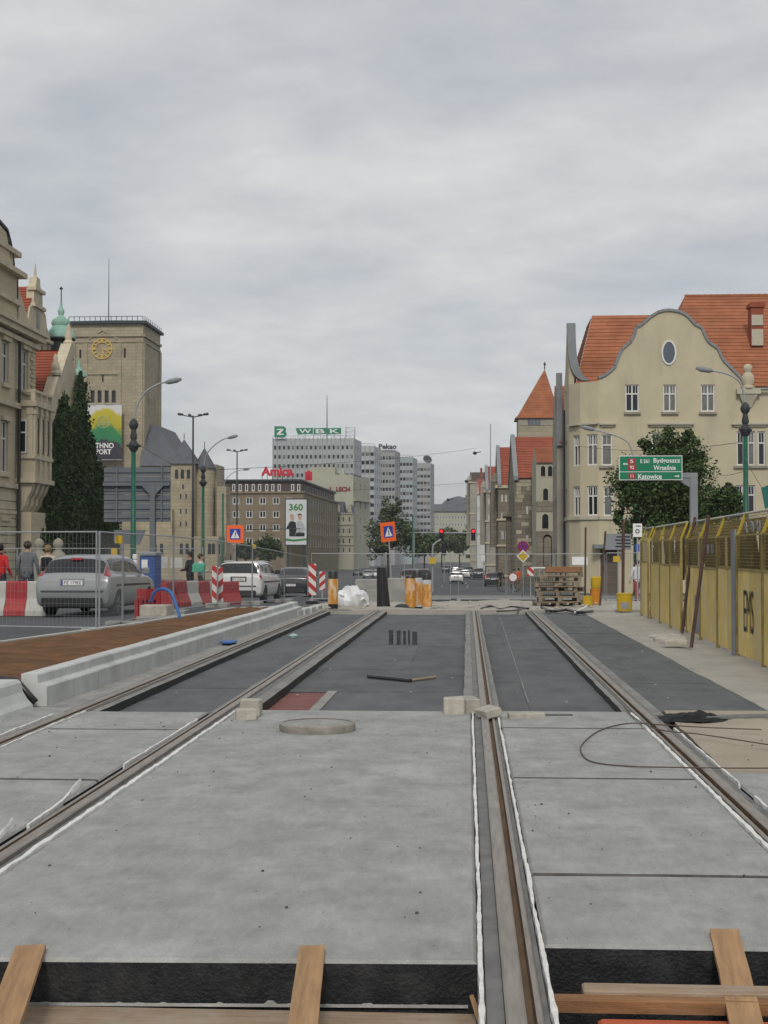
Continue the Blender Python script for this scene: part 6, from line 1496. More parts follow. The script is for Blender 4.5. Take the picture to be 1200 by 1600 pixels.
# white bag
p = at(550, 946, 40.0); b_ = MB(); b_.lathe([(.30, 0), (.40, .04), (.44, .1), (.46, .18), (.46, .26), (.44, .34), (.40, .42), (.34, .48), (.27, .53), (.16, .58), (.05, .60)], 40, Matrix.Translation((p.x, 40, gz(40) + .02)) @ Matrix.Diagonal((1.0, .7, 1.0, 1)))
b_.v = [tuple(Vector(v) + .13 * noise.noise_vector(Vector(v) * 4.5) + .06 * noise.noise_vector(Vector(v) * 11) + Vector((-.15 * max(0, v[2] - .3), 0, 0))) for v in b_.v]
tag(b_.build('white_bag', mat('white_bag_film', (.72, .73, .74), .6, .06, 3), smooth=35), 'crumpled white plastic bag lying at the end of the felt', 'bag')
for k, (x0, x1, y0, y1, Y, lab) in enumerate(((556, 612, 905, 921, 50, 'long concrete beam resting on two blocks'), (573, 598, 921, 939, 49.6, 'concrete block under the long beam by the white bag'), (606, 641, 903, 937, 49.4, 'square concrete block beside the black roll'))):
    a, c = at(x0, y1, Y), at(x1, y0, Y); b_ = MB(); b_.cbox(a.x, c.x, Y - .35, Y + .35, a.z - (.25 if k else 0), c.z, .03); tag(b_.build('concrete_block', M_CONC2), lab, 'concrete block')

# ================================================================== mobile wire fences
M_FW = mat('fence_wire', (.32, .33, .335), .5, .1, 4, metal=.3)
def fence_proto():
    t = thing('fence_panel', (0, 0, 0), 'x', 'fence', 'mobile wire fence panels'); L_, H = 3.4, 1.95
    for x in (0, L_):
        b_ = MB(); b_.tube([(x, 0, .05), (x, 0, H)], .021, 7); b_.build('post', M_GALV, t)
    for z in (.12, H - .02):
        b_ = MB(); b_.tube([(0, 0, z), (L_, 0, z)], .017, 6); b_.build('rail', M_GALV, t)
    b_ = MB()
    for i in range(1, 34): b_.tube([(L_ * i / 34, 0, .12), (L_ * i / 34, 0, H - .02)], .0019, 3, caps=False)
    for i in range(1, 8): b_.tube([(0, 0, .12 + (H - .14) * i / 8), (L_, 0, .12 + (H - .14) * i / 8)], .0019, 3, caps=False)
    stuff(b_.build('wire_grid', M_FW, t, fix=False))
    b_ = MB(); b_.cbox(-.12, .16, -.33, .33, 0, .13, .02); b_.build('foot', M_CONC2, t)
    return t
FP = fence_proto(); used = [False]
def fence(a, b, label, z=None, stretch=True):
    t = FP if not used[0] else copy_tree(FP); used[0] = True
    d = Vector((b[0] - a[0], b[1] - a[1], 0)); zz_ = (gz(a[1]) if z is None else z) + .005
    place(t, a[0], a[1], zz_, math.atan2(d.y, d.x), label)
    t.scale = (d.length / 3.4 if stretch else 1, 1, 1); dz1 = (gz(b[1]) - gz(a[1])) if z is None else 0; t.rotation_euler = (0, -math.atan2(dz1, d.length), math.atan2(d.y, d.x))
fpts = [(-13.2, 27.6), (-9.75, 26.9), (-6.98, 26.2)]
fence(fpts[0], fpts[1], 'wire fence panel behind the pedestrians in front of the barriers', 0)
fence(fpts[1], fpts[2], 'wire fence panel standing right behind the silver hatchback', 0)
px_list = [(192, 28.6), (271, 34.2), (340, 40.5), (394, 46), (444, 54.5), (481, 66)]
pts = [(X_(px, Y), Y) for px, Y in px_list]
fence((-6.95, 26.3), pts[0], 'short wire fence panel beside the wheel of the silver hatchback', 0)
labs = ['wire fence panel behind the blue hose', 'wire fence panel beside the barriers and striped boards', 'wire fence panel in front of the white estate car', 'wire fence panel between the white and black cars', 'wire fence panel beside the black saloon']
for k in range(len(pts) - 1): fence(pts[k], pts[k + 1], labs[k])
for k, (xa, xb, Y) in enumerate(((487, 560, 56), (560, 632, 56.5), (632, 704, 56.5), (716, 790, 57), (792, 865, 57), (866, 945, 56.5), (948, 1000, 55))):
    fence((X_(xa, Y), Y), (X_(xb, Y), Y), ['wire fence panel in front of the pale tenement fronts', 'wire fence panel behind the tilted orange sign', 'wire fence panel behind the orange rolls', 'wire fence panel in front of the black car with lit brake light', 'wire fence panel behind the bicycle and road signs', 'wire fence panel behind the pallets', 'wire fence panel beside the info board'][k])
bk = [(-24, 52), (-20.6, 52.4), (-17.2, 53), (-13.8, 54), (-10.6, 56)]
for k in range(4): fence(bk[k], bk[k + 1], ['wire fence panel below the oriel', 'wire fence panel in front of the gate piers', 'wire fence panel in front of the ivy foot', 'wire fence panel in front of the blue toilet cabin'][k], gz(52) + .1)
for k, (px, py, Y) in enumerate(((186, 843, 28), (179, 862, 34), (76, 861, 50), (397, 854, 52))):
    p = at(px, py, Y); b_ = MB(); b_.box(p.x - .07, p.x + .07, Y - .03, Y + .02, p.z - .08, p.z + .08); tag(b_.build('warning_lamp', M_YP), ('small yellow warning lamp on the fence by the hatchback', 'small yellow lamp hanging lower on the next fence post', 'small yellow lamp on the fence behind the pedestrians', 'small yellow lamp on the fence by the white estate car')[k], 'lamp')

# ================================================================== red and white barriers
M_BR = mat('red_barrier', (.33, .026, .03), .55, .18, 2.5, dirt=.6, dcol=(.26, .10, .085), ds=3, rnd=.06); M_BW = mat('white_barrier', (.47, .46, .43), .6, .10, 2.5, dirt=.65, dcol=(.30, .29, .265), ds=3, rnd=.05)
def barrier_mesh(m):
    b_ = MB(); pr = [(-.25, 0), (-.25, .12), (-.11, .42), (-.09, .80), (-.06, .84), (.06, .84), (.09, .80), (.11, .42), (.25, .12), (.25, 0)]
    b_.prism([(0, y, z) for y, z in pr], (.98, 0, 0)); return b_.mesh('barrier', m)
bms = (barrier_mesh(M_BR), barrier_mesh(M_BW))
for k, c_ in enumerate('RWRW'):
    o = link('road_barrier', bms[0 if c_ == 'R' else 1]); place(o, -12.3 + k * .53, 34.0 - .03 * k, 0, -.06); o.scale = (.53, 1, 1)
    tag(o, ['red plastic road barrier at the outer end of the row', 'white plastic road barrier beside the outer end', 'red plastic road barrier in front of the person in red', 'white plastic road barrier touching the silver hatchback'][k], 'barrier', 'red and white road barriers')
bp = [(X_(256, 40.5), 40.5), (X_(272, 41.8), 41.8), (X_(290, 43.0), 43.0), (X_(308, 44.2), 44.2), (X_(326, 45.4), 45.4), (X_(342, 46.6), 46.6)]
for k, c_ in enumerate('RRWRWR'):
    a = bp[k]; b = bp[k + 1] if k < 5 else (bp[5][0] + .55, bp[5][1] + 1.2); d = Vector((b[0] - a[0], b[1] - a[1]))
    o = link('road_barrier', bms[0 if c_ == 'R' else 1]); place(o, a[0], a[1], None, math.atan2(d.y, d.x)); o.scale = (1.1, .9, .92)
    tag(o, ['red plastic road barrier nearest the blue hose', 'red plastic road barrier second from the blue hose', 'white plastic road barrier in front of the person in black', 'red plastic road barrier in front of the person with the green bag', 'white plastic road barrier behind the striped boards', 'red plastic road barrier beside the white estate car'][k], 'barrier', 'red and white road barriers')
# red plastic screen, paving pile on a slab, blue hose
t = thing('red_screen_barrier', (X_(215, 31), 31, 0), 'bright red slotted plastic barrier behind the paving pile', 'barrier')
f = Fac((X_(214, 31), 31), (X_(247, 31), 31.2)); hs = [f.rect(222 + 6 * k, 225.5 + 6 * k, 937, 948) for k in range(4)]
b_ = MB(); f.wall(b_, .02, Z_(921, 31), hs, .05); f2_ = Fac((X_(247, 31), 31.3), (X_(214, 31), 31.1)); f2_.wall(b_, .02, Z_(921, 31)); b_.box(X_(212, 31), X_(217, 31), 30.9, 31.4, 0.0, .5); b_.build('panel', M_BR, t)
b_ = MB(); a, c = at(223, 966, 29.6), at(265, 945, 29.6); b_.cbox(a.x, c.x, 29.3, 29.9, .215, c.z, .02); tag(b_.build('paving_pile', M_STONE), 'pile of grey paving blocks stacked on a concrete slab', 'paving pile')
b_ = MB(); a, c = at(208, 980, 28.7), at(277, 968, 28.7); b_.cbox(a.x, c.x, 28.9, 30.1, .0, .213, .02); tag(b_.build('concrete_slab_base', M_CONC2), 'flat concrete slab under the paving pile', 'slab')
b_ = MB(); b_.tube(spline([at(236, 940, 29.4), at(241, 926, 29.3), at(254, 920, 29.2), at(267, 926, 29.1), at(275, 945, 29.0), at(280, 962, 28.9), at(281, 978, 28.9)]), .035, 8); tag(b_.build('blue_hose', M_BLUEP, smooth=True), 'thick blue hose arching over the paving pile', 'hose')
# striped guide boards
M_STR = mat_stripes('red_white_stripes', (.62, .6, .56), (.42, .03, .03), 2.6, .9); M_STR2 = mat_stripes('red_white_stripes_mirrored', (.62, .6, .56), (.42, .03, .03), 2.6, -.9)
def guide(px0, px1, py0, py1, Y, label, m=M_STR):
    a, c = at(px0, py1, Y), at(px1, py0, Y); t = thing('guide_board', ((a.x + c.x) / 2, Y, gz(Y)), label, 'guide board'); w_ = c.x - a.x
    b_ = MB(); b_.cbox(-w_ / 2, w_ / 2, -.02, .02, 0, c.z - a.z, .008); link('board', b_.mesh('board', m), t, Matrix.Translation(((a.x + c.x) / 2, Y, a.z)))
    b_ = MB(); b_.cbox((a.x + c.x) / 2 - .22, (a.x + c.x) / 2 + .22, Y - .15, Y + .25, gz(Y), gz(Y) + .11, .02); b_.build('foot', M_BLACK, t)
    b_ = MB(); b_.box((a.x + c.x) / 2 - .03, (a.x + c.x) / 2 + .03, Y + .02, Y + .06, gz(Y) + .08, c.z - .1); b_.build('stem', M_GALV, t)
guide(331, 339.5, 884, 945, 41, 'striped guide board beside the white barrier'); guide(340.5, 348.5, 886, 947, 41.6, 'striped guide board beside the white estate car', M_STR2)
guide(482, 494, 881, 930, 50, 'striped guide board behind the black saloon'); guide(499, 508, 893, 922, 60, 'striped guide board further up the road', M_STR2)
# portable toilet and striped column
t = thing('toilet_cabin', (X_(231, 50), 50, gz(50)), 'blue portable toilet cabin behind the fence', 'toilet cabin'); M_BLU = mat('blue_cabin', (.035, .085, .27), .5, .1, 3)
x0, x1 = X_(218, 50), X_(242, 50); z1 = Z_(868, 50)
b_ = MB(); b_.cbox(x0, x1, 50, 51.1, gz(50), z1, .03); b_.build('cabin', M_BLU, t); b_ = MB(); b_.cbox(x0 - .04, x1 + .04, 49.95, 51.15, z1, Z_(862, 50), .05); b_.build('roof', M_GREYC, t); b_ = MB(); b_.box(x0 + .08, x0 + .3, 49.985, 50.01, z1 - .5, z1 - .15); b_.build('notice', M_WHITE, t)
b_ = MB(); b_.box(x0 + .1, x1 - .1, 49.98, 50.01, gz(50) + .1, z1 - .6); b_.build('door', M_BLU, t)
b_ = MB()
t = thing('bollard_column', (X_(211, 47), 47, gz(47)), 'white speckled column between the toilet cabin and hatchback', 'column')
x = X_(211, 47)
for k in range(9): b_.lathe([(.07, k * .19), (.085, k * .19 + .03), (.085, k * .19 + .14), (.06, k * .19 + .18)], 10, Matrix.Translation((x, 47, gz(47)))) 
b_.build('shaft', M_WHITE, t)
for k, (x0, x1, y0, y1, Y) in enumerate(((244, 262, 870, 888, 52), (267, 285, 871, 887, 53))):
    a, c = at(x0, y1, Y), at(x1, y0, Y); b_ = MB(); b_.box(a.x, c.x, Y, Y + .04, a.z, c.z); tag(b_.build('notice_board', M_BW), ('white notice board beside the toilet cabin', 'white notice board further from the toilet cabin')[k], 'board')
# ================================================================== green poles, lamps
def green_pole(px, pytop, Y, label, arm=None, r_=.11, zb=None, fin=True):
    x = X_(px, Y); z0 = gz(Y) if zb is None else zb; z1 = Z_(pytop, Y); t = thing('tram_pole', (x, Y, z0), label, 'pole', 'green tram poles')
    zf = z1 - 1.45 if fin else z1
    b_ = MB(); b_.tube([(x, Y, z0), (x, Y, z0 + 1.2), (x, Y, zf)], [r_ * 1.3, r_ * 1.15, r_ * .9], 12); b_.build('shaft', M_GREENP, t, smooth=True)
    b_ = MB(); b_.lathe([(r_ * 1.7, 0), (r_ * 1.8, .1), (r_ * 1.35, .25)], 12, Matrix.Translation((x, Y, z0))); b_.build('base', M_GREENP, t, smooth=40)
    if fin:
        b_ = MB(); q = r_ / .11
        b_.lathe([(.1 * q, 0), (.2 * q, .12), (.24 * q, .3), (.17 * q, .42), (.11 * q, .5), (.16 * q, .62), (.12 * q, .85), (.1 * q, .95), (.19 * q, 1.08), (.21 * q, 1.2), (.14 * q, 1.36), (.04, 1.45)], 12, Matrix.Translation((x, Y, zf))); b_.build('ornate_head', M_DKMET, t, smooth=40)
        b_ = MB()
        for k in range(4): a = k * math.pi / 2 + .4; b_.tube([(x, Y, zf + .22), (x + .3 * math.cos(a), Y + .3 * math.sin(a), zf + .28)], .06, 6)
        b_.build('clamps', M_DKMET, t)
    if arm:
        P_ = [at(a, b, Y) for a, b in arm]; sp_ = spline(P_); b_ = MB(); b_.tube(sp_, .04, 7); b_.build('lamp_arm', M_GALV, t, smooth=True)
        hd_ = P_[-1]; d = (P_[-1] - P_[-2]).normalized(); b_ = MB(); b_.tube([hd_ - d * .1, hd_ + d * .05, hd_ + d * .4, hd_ + d * .62], [.05, .11, .12, .05], 8); b_.build('lamp_head', M_GREYC, t, smooth=True)
    return t
green_pole(208, 651, 60, 'green tram pole with ornate head in front of the large sign back', [(208, 668), (212, 640), (226, 614), (248, 600), (262, 597)])
green_pole(317, 726, 96, 'green tram pole with lamp arm beside the castle turret', [(317, 742), (322, 712), (336, 695), (350, 686), (358, 684)])
green_pole(348, 770, 150, 'green tram pole with lamp arm before the brown office block', [(348, 775), (352, 752), (362, 740), (374, 735), (381, 734)], fin=False)
green_pole(1166, 631, 60, 'green tram pole with ornate head above the hoarding', [(1166, 650), (1160, 606), (1148, 590), (1128, 582), (1110, 579)])
green_pole(993, 745, 75, 'green tram pole with curved lamp arm beside the direction sign', [(993, 750), (986, 700), (970, 684), (946, 676), (926, 671)], fin=False, r_=.1)
green_pole(645, 805, 210, 'green tram pole beside the tree at the towers', None, fin=False)
def mast_lamp(px, pytop, Y, label, pos):
    x = X_(px, Y); z1 = Z_(pytop, Y); t = thing('mast_lamp', (x, Y, gz(Y)), label, 'street lamp', 'tall four headed street lamps')
    b_ = MB(); b_.tube([(x, Y, gz(Y)), (x, Y, z1)], [.14, .08], 8); b_.build('pole', M_DKMET, t, smooth=True)
    for (dx, dy) in ((-1.25, 0), (1.25, 0), (-.5, .9), (.5, .9)):
        b_ = MB(); b_.tube([(x, Y, z1 - .15), (x + dx, Y + dy, z1 + .1)], .05, 6); b_.tube([(x + dx * .75, Y + dy * .75, z1 + .1), (x + dx * 1.15, Y + dy * 1.15, z1 + .16)], [.10, .13], 7); b_.build('lamp_head', M_DKMET, t)
mast_lamp(301, 647, 130, 'tall four headed street lamp before the castle turrets', 0); mast_lamp(370, 703, 190, 'tall four headed street lamp before the brown office block', 0)
b_ = MB(); b_.tube([at(766, 860, 215), at(766.5, 662, 215)], [.14, .07], 6); tag(b_.build('flagpole', M_GALV), 'bare grey flagpole before the red gable roofs', 'flagpole')

# ================================================================== large sign seen from the back
YS = 70; fsb = Fac((X_(162, YS), YS), (X_(266, YS), YS)); z0, z1 = Z_(815, YS), Z_(728, YS); t = thing('sign_back', (X_(240, YS), YS, gz(YS)), 'large grey direction sign seen from its back', 'road sign')
for k in range(6):
    b_ = MB(); h = (z1 - z0) / 6; fsb.bar(b_, 0, fsb.L, z0 + k * h + .01, z0 + (k + 1) * h - .01, .0, .04); b_.build('sheet', M_SIGNG, t)
    b_ = MB(); fsb.bar(b_, 0, fsb.L, z0 + (k + .5) * h - .04, z0 + (k + .5) * h + .04, .06, 0); b_.build('stiffener', M_SIGNG, t)
for px in (183, 253):
    b_ = MB(); u = fsb.uz(px, 770)[0]; fsb.bar(b_, u - .04, u + .04, z0, z1 + .05, .12); b_.build('upright', M_SIGNG, t)
u = fsb.uz(240, 770)[0]; b_ = MB(); fsb.bar(b_, u - .13, u + .13, -1, z1 - .85, .30); b_.build('post', M_SIGNG, t)
b_ = MB(); fsb.bar(b_, 0, fsb.L, z1 - .95, z1 - .78, .26); b_.prism([fsb.P(u - .55, z1 - .95, .25), fsb.P(u + .55, z1 - .95, .25), fsb.P(u + .1, z1 - 1.45, .25), fsb.P(u - .1, z1 - 1.45, .25)], -fsb.n * .1); b_.build('cross_beam', M_SIGNG, t)
a, c = at(178, 848, 64), at(228, 828, 64); b_ = MB(); b_.prism([(a.x, 64, a.z), (c.x - .3, 64, a.z - .1), (c.x, 64, c.z), (a.x, 64, c.z)], (0, .05, 0)); b_.tube([(c.x - .6, 64.1, gz(64)), (c.x - .6, 64.1, c.z)], .05, 6); tag(b_.build('small_sign_back', M_SIGNG), 'smaller dark sign back below the large one', 'road sign')

# ================================================================== green direction sign on its gantry
YD = 60; fd = Fac((X_(968, YD), YD), (X_(1067, YD), YD)); M_DGRN = mat('sign_green', (.012, .185, .095), .4, .05, 2); M_DRED = mat('sign_red', (.35, .02, .03), .4, .05, 2)
t = thing('direction_sign', (X_(1085, YD), YD, gz(YD)), 'green direction sign with white lettering on a grey gantry arm', 'road sign')
z0, z1 = Z_(751, YD), Z_(713, YD)
b_ = MB(); fd.bar(b_, 0, fd.L, z0, z1, .0, .05); b_.build('border_panel', M_WHITE, t)
zm = Z_(738, YD)
for a, b in ((z0 + .03, zm - .015), (zm + .015, z1 - .03)):
    b_ = MB(); fd.bar(b_, .03, fd.L - .03, a, b, .006, 0); b_.build('green_field', M_DGRN, t)
def sl(txt, x0, x1, y0, y1, m=M_WHITE, w=.012):
    u0, zt_ = fd.uz(x0, y0); u1, zb_ = fd.uz(x1, y1); text(txt, u1 - u0, zt_ - zb_, m, fd.M((u0 + u1) / 2, zb_, w), t, .02)
for (txt, x0, y0, w_) in (('5', 981, 716.5, 12), ('92', 981, 726, 13), ('11', 982, 739.5, 11)):
    b_ = MB(); u0, zt_ = fd.uz(x0, y0); u1, zb_ = fd.uz(x0 + w_, y0 + 8.5); fd.bar(b_, u0, u1, zb_, zt_, .010, 0); b_.build('route_field', M_DRED, t)
    sl(txt, x0 + 3.2, x0 + w_ - 3.2, y0 + 1.6, y0 + 7, M_WHITE, .014)
b_ = MB(); u0, zt_ = fd.uz(999, 715.5); u1, zb_ = fd.uz(1016, 725); fd.bar(b_, u0, u1, zb_, zt_, .010, 0); b_.build('route_field', M_DGRN, t)
sl('E 261', 1000.5, 1014.5, 717.5, 723.5); sl('Bydgoszcz', 1021, 1063, 715.8, 725.2); sl('Września', 1021, 1056, 726.5, 734.5); sl('Katowice', 997, 1034, 740.5, 748.5)
for x0, s_ in ((973, 1), (1062, -1)):
    y = 725 if s_ > 0 else 744; b_ = MB(); b_.poly([fd.P(*fd.uz(x, yy), .012) for x, yy in ((x0, y), (x0 + s_ * 2.6, y - 2), (x0 + s_ * 2.6, y - .8), (x0 + s_ * 8, y - .8), (x0 + s_ * 8, y + .8), (x0 + s_ * 2.6, y + .8), (x0 + s_ * 2.6, y + 2))]); b_.build('arrow', M_WHITE, t, fix=False)
xg = X_(1086, YD); b_ = MB(); b_.cbox(xg - .16, xg + .16, YD + .15, YD + .45, -1, Z_(740, YD), .02); b_.build('gantry_post', M_GREYC, t)
b_ = MB(); b_.cbox(X_(1000, YD), xg + .16, YD + .16, YD + .44, Z_(747, YD), Z_(739.5, YD), .02); b_.prism([(xg - .16, YD + .2, Z_(747, YD)), (xg - .85, YD + .2, Z_(747, YD)), (xg - .16, YD + .2, Z_(762, YD))], (0, .2, 0)); b_.build('gantry_arm', M_GREYC, t)
# teal sign at the right edge
b_ = MB(); Yq = 40; b_.prism([at(1190, 762, Yq), at(1216, 752, Yq), at(1216, 790, Yq), at(1196, 795, Yq)], (0, .06, 0)); b_.tube([(X_(1205, Yq), Yq + .12, 0), (X_(1205, Yq), Yq + .12, Z_(760, Yq))], .05, 6); tag(b_.build('teal_sign', mat('teal_panel', (.02, .13, .11), .5)), 'dark teal sign rising above the hoarding', 'road sign')

# ================================================================== orange backed pedestrian crossing signs
M_OR = mat('fluorescent_orange', (.85, .14, .03), .5, .04, 3); M_SBL = mat('sign_blue', (.02, .06, .33), .4, .05, 3)
def crossing(px, py, Y, w_, rz, tilt, base_px, label):
    t = thing('crossing_sign', (0, 0, 0), label, 'road sign', 'orange pedestrian crossing signs')
    b_ = MB(); b_.cbox(-w_ / 2, w_ / 2, -.01, .012, -w_ * .52, w_ * .52, .012); b_.build('orange_board', M_OR, t)
    q = w_ * .31; b_ = MB(); b_.box(-q, q, -.016, -.011, -q, q); b_.build('blue_field', M_SBL, t)
    b_ = MB(); b_.poly([(-q * .82, -.02, -q * .78), (q * .82, -.02, -q * .78), (0, -.02, q * .85)]); b_.build('white_triangle', M_WHITE, t, fix=False)
    b_ = MB()
    for pts in (([(-.02, .42), (.1, .42), (.1, .25), (-.02, .25)]), ([(-.06, .22), (.12, .22), (.1, -.15), (-.04, -.15)]), ([(-.04, -.15), (.04, -.15), (-.1, -.62), (-.18, -.62)]), ([(.03, -.15), (.1, -.15), (.24, -.6), (.15, -.62)]), ([(.1, .2), (.26, -.05), (.22, -.1), (.06, .1)])):
        b_.poly([(x * q, -.024, z * q) for x, z in pts])
    b_.build('walking_figure', M_INK, t, fix=False)
    p = at(px, py, Y); M = Matrix.Translation(p) @ Matrix.Rotation(rz, 4, 'Z') @ Matrix.Rotation(tilt, 4, 'Y'); t.matrix_basis = M
    a = at(base_px, 905, Y); b_ = MB(); b_.tube([(a.x, Y + .06, gz(Y)), p + Vector((0, .05, w_ * .4))], .03, 7); b_.build('post', M_GALV, t)
crossing(367.5, 834.5, 62, .76, 0, 0, 366, 'upright orange sign with blue crossing symbol above the white estate car')
crossing(606.5, 831, 60, .80, .72, -.10, 613, 'tilted orange sign with blue crossing symbol on leaning post')
# other signs and signals
def round_sign(px, py, Y, r_, m, label, shape='round', m2=None):
    p = at(px, py, Y); t = thing('road_sign', (p.x, Y, gz(Y)), label, 'road sign'); b_ = MB(); M = Matrix.Translation((p.x, Y - .04, p.z)) @ Matrix.Rotation(R(90), 4, 'X')
    n = 24 if shape == 'round' else 4; b_.lathe([(r_, 0), (r_, .02)], n, M); b_.build('plate', m, t)
    if m2: b_ = MB(); b_.lathe([(r_ * .8, .021), (r_ * .8, .026)], n, M); b_.build('inner_field', m2, t)
    b_ = MB(); b_.tube([(p.x, Y, gz(Y)), (p.x, Y, p.z + r_)], .035, 6); b_.build('post', M_GALV, t); return t, p
M_PUR = mat('sign_violet', (.09, .035, .22), .4, .06, 3)
t, p = round_sign(817, 854, 82, .33, M_DRED, 'round violet no stopping sign above the yellow diamond', m2=M_PUR)
for s_ in (1, -1): b_ = MB(); b_.box(-.24, .24, -.03, .03, .027, .03, Matrix.Translation((p.x, 81.96, p.z)) @ Matrix.Rotation(R(90), 4, 'X') @ Matrix.Rotation(s_ * R(45), 4, 'Z')); b_.build('red_bar', M_DRED, t)
round_sign(817, 869, 81.8, .37, M_WHITE, 'yellow diamond priority sign under the round sign', 'diamond', M_YP)
round_sign(801.5, 902, 90, .3, M_BR, 'small red and white sign by the bicycle', 'round', M_WHITE)
def plate(name, px0, px1, py0, py1, Y, m, label, cat='sign', pole=True, d=.03):
    a, c = at(px0, py1, Y), at(px1, py0, Y); t = thing(name, ((a.x + c.x) / 2, Y, gz(Y)), label, cat); b_ = MB(); b_.box(a.x, c.x, Y - d, Y, a.z, c.z); b_.build('plate', m, t)
    if pole: b_ = MB(); b_.tube([((a.x + c.x) / 2, Y + .04, gz(Y)), ((a.x + c.x) / 2, Y + .04, c.z)], .03, 6); b_.build('post', M_GALV, t)
    return t, Fac((a.x, Y - d), (c.x, Y - d))
t, f = plate('stop_sign_board', 989, 1003, 818, 839, 52, M_WHITE, 'white vertical sign with a small round symbol beside the hoarding'); b_ = MB(); uc, zc_ = f.uz(996, 830); ring(b_, .05, .08, 16, f.M(uc, zc_, .01) @ Matrix.Rotation(R(90), 4, 'X')); b_.build('symbol', M_INK, t, fix=False)
b_ = MB(); f.bar(b_, .1, .28, Z_(823, 52), Z_(821.5, 52), .006); b_.build('print_line', M_INK, t)
t, f = plate('blank_board', 894, 918, 870, 882.5, 56, M_WHITE, 'blank white board hung on the fence behind the pallets', 'board', False)
t, f = plate('yellow_plate', 958, 968.5, 869, 878, 56, M_YP, 'small yellow plate hung on the fence by the doorway', 'plate', False)
t, f = plate('info_board', 945, 986, 834, 859, 62, M_GREYC, 'grey information board with dark text rows beside the doorway', 'board')
for k in range(4): b_ = MB(); f.bar(b_, .5 - .05 * (k % 2), 1.1, Z_(840 + 5 * k, 62), Z_(838 + 5 * k, 62), .006); b_.build('text_row', M_INK, t)
t, f = plate('parking_sign', 992, 999, 850, 862, 58, M_SBL, 'small blue sign below the white vertical sign')
t, f = plate('yellow_plate', 670.5, 681, 871, 881, 75, M_YP, 'square yellow plate on the curved lamp pole', 'plate', False)
t, f = plate('white_plate', 752, 758, 868, 876, 110, M_WHITE, 'small white plate on a pole before the street houses')
t, f = plate('chevron_board', 824, 834, 886, 900, 66, M_STR, 'small striped barrier board beside the pallets', 'guide board')
t, f = plate('frame_barrier', 834, 852, 886, 888, 66, M_WHITE, 'white rail of a low barrier behind the pallets', 'barrier', True)
for k in range(2):
    xx0 = X_(816 + 20 * k, 68)
    t = thing('crowd_barrier', (xx0, 68, gz(68)), ('dark crowd barrier beside the yellow diamond sign', 'dark crowd barrier behind the pallets')[k], 'barrier')
    b_ = MB(); w_ = .95
    b_.tube([(xx0, 68, gz(68)), (xx0, 68, gz(68) + .95), (xx0 + w_, 68, gz(68) + .95), (xx0 + w_, 68, gz(68))], .022, 6); b_.build('frame', M_DKMET, t)
    b_ = MB()
    for q in range(1, 9): b_.tube([(xx0 + w_ * q / 9, 68, gz(68) + .1), (xx0 + w_ * q / 9, 68, gz(68) + .95)], .012, 4)
    stuff(b_.build('bars', M_DKMET, t))
# curved pole with plate and traffic signals
b_ = MB(); b_.tube(spline([(X_(676, 75.2), 75.2, gz(75)), at(676, 862, 75.2), at(679, 850, 75.2), at(689, 843, 75.2)]), .05, 7); tag(b_.build('curved_pole', M_GALV, smooth=True), 'pale curved pole carrying the square yellow plate', 'pole')
M_LR = mat('signal_red', (1.0, .02, .03), .4, .02, 3, emit=1.1)
t = thing('signal_gantry', (X_(647, 125), 125, gz(125)), 'signal mast with long arm carrying two lit red lights', 'traffic light')
b_ = MB(); b_.tube([(X_(647, 125), 125, gz(125)), (X_(647, 125), 125, Z_(832, 125)), (X_(742, 125), 125, Z_(833, 125))], .07, 7); b_.build('mast', M_GALV, t)
for px in (690, 739.5):
    p = at(px, 834, 125); b_ = MB(); b_.cbox(p.x - .19, p.x + .19, 124.7, 124.95, p.z - .62, p.z + .45, .04); o = b_.build('signal_head', M_INK, t)
    for k in range(3): b_ = MB(); b_.lathe([(.13, 0), (.13, .04)], 14, Matrix.Translation((p.x, 124.69, p.z + .22 - .32 * k)) @ Matrix.Rotation(R(90), 4, 'X')); b_.build('lens', M_LR if k == 0 else M_BLACK, o)
t = thing('street_signal', (X_(694, 190), 190, gz(190)), 'unlit signal on a pole under the signal gantry', 'traffic light')
p = at(694, 856, 190); b_ = MB(); b_.cbox(p.x - .3, p.x + .3, 189.8, 190.1, p.z - 1, p.z + .6, .05); b_.build('housing', M_INK, t); b_ = MB(); b_.tube([(p.x, 190.2, gz(190)), (p.x, 190.2, p.z)], .07, 6); b_.build('pole', M_GALV, t)

# ================================================================== overhead wires
WL = [([(0, 838, 60), (208, 690, 60)], 0)]
def wire(pts, label, r_=.012):
    b_ = MB(); b_.tube(pts, r_, 4, caps=False); tag(b_.build('overhead_wire', M_DKMET), label, 'wire', 'overhead wires')
def sag(a, b, s_): return [a.lerp(b, k / 8) - Vector((0, 0, s_ * 4 * (k / 8) * (1 - k / 8))) for k in range(9)]
wire(sag(at(317, 735, 96), at(745, 700, 215), .4), 'overhead span wire from the turret side pole to the street', .018)
wire(sag(at(348, 775, 150), at(760, 752, 230), .2), 'lower overhead span wire crossing towards the red gables', .018)
wire(sag(at(645, 808, 210), at(745, 781, 290), .2), 'overhead span wire beside the slender tower', .03)
wire(sag(at(211, 690, 60), at(317, 745, 96), .2), 'overhead wire between the two poles before the castle')
wire(sag(at(1166, 690, 60), at(870, 690, 100), .5), 'overhead wire from the hoarding pole to the beige corner')
wire(sag(at(1166, 735, 60), at(1120, 742, 92), .1), 'overhead wire from the hoarding pole to the beige wall')
wire(sag(at(1166, 720, 60), at(1218, 800, 45), .1), 'stay wire running down from the hoarding pole')
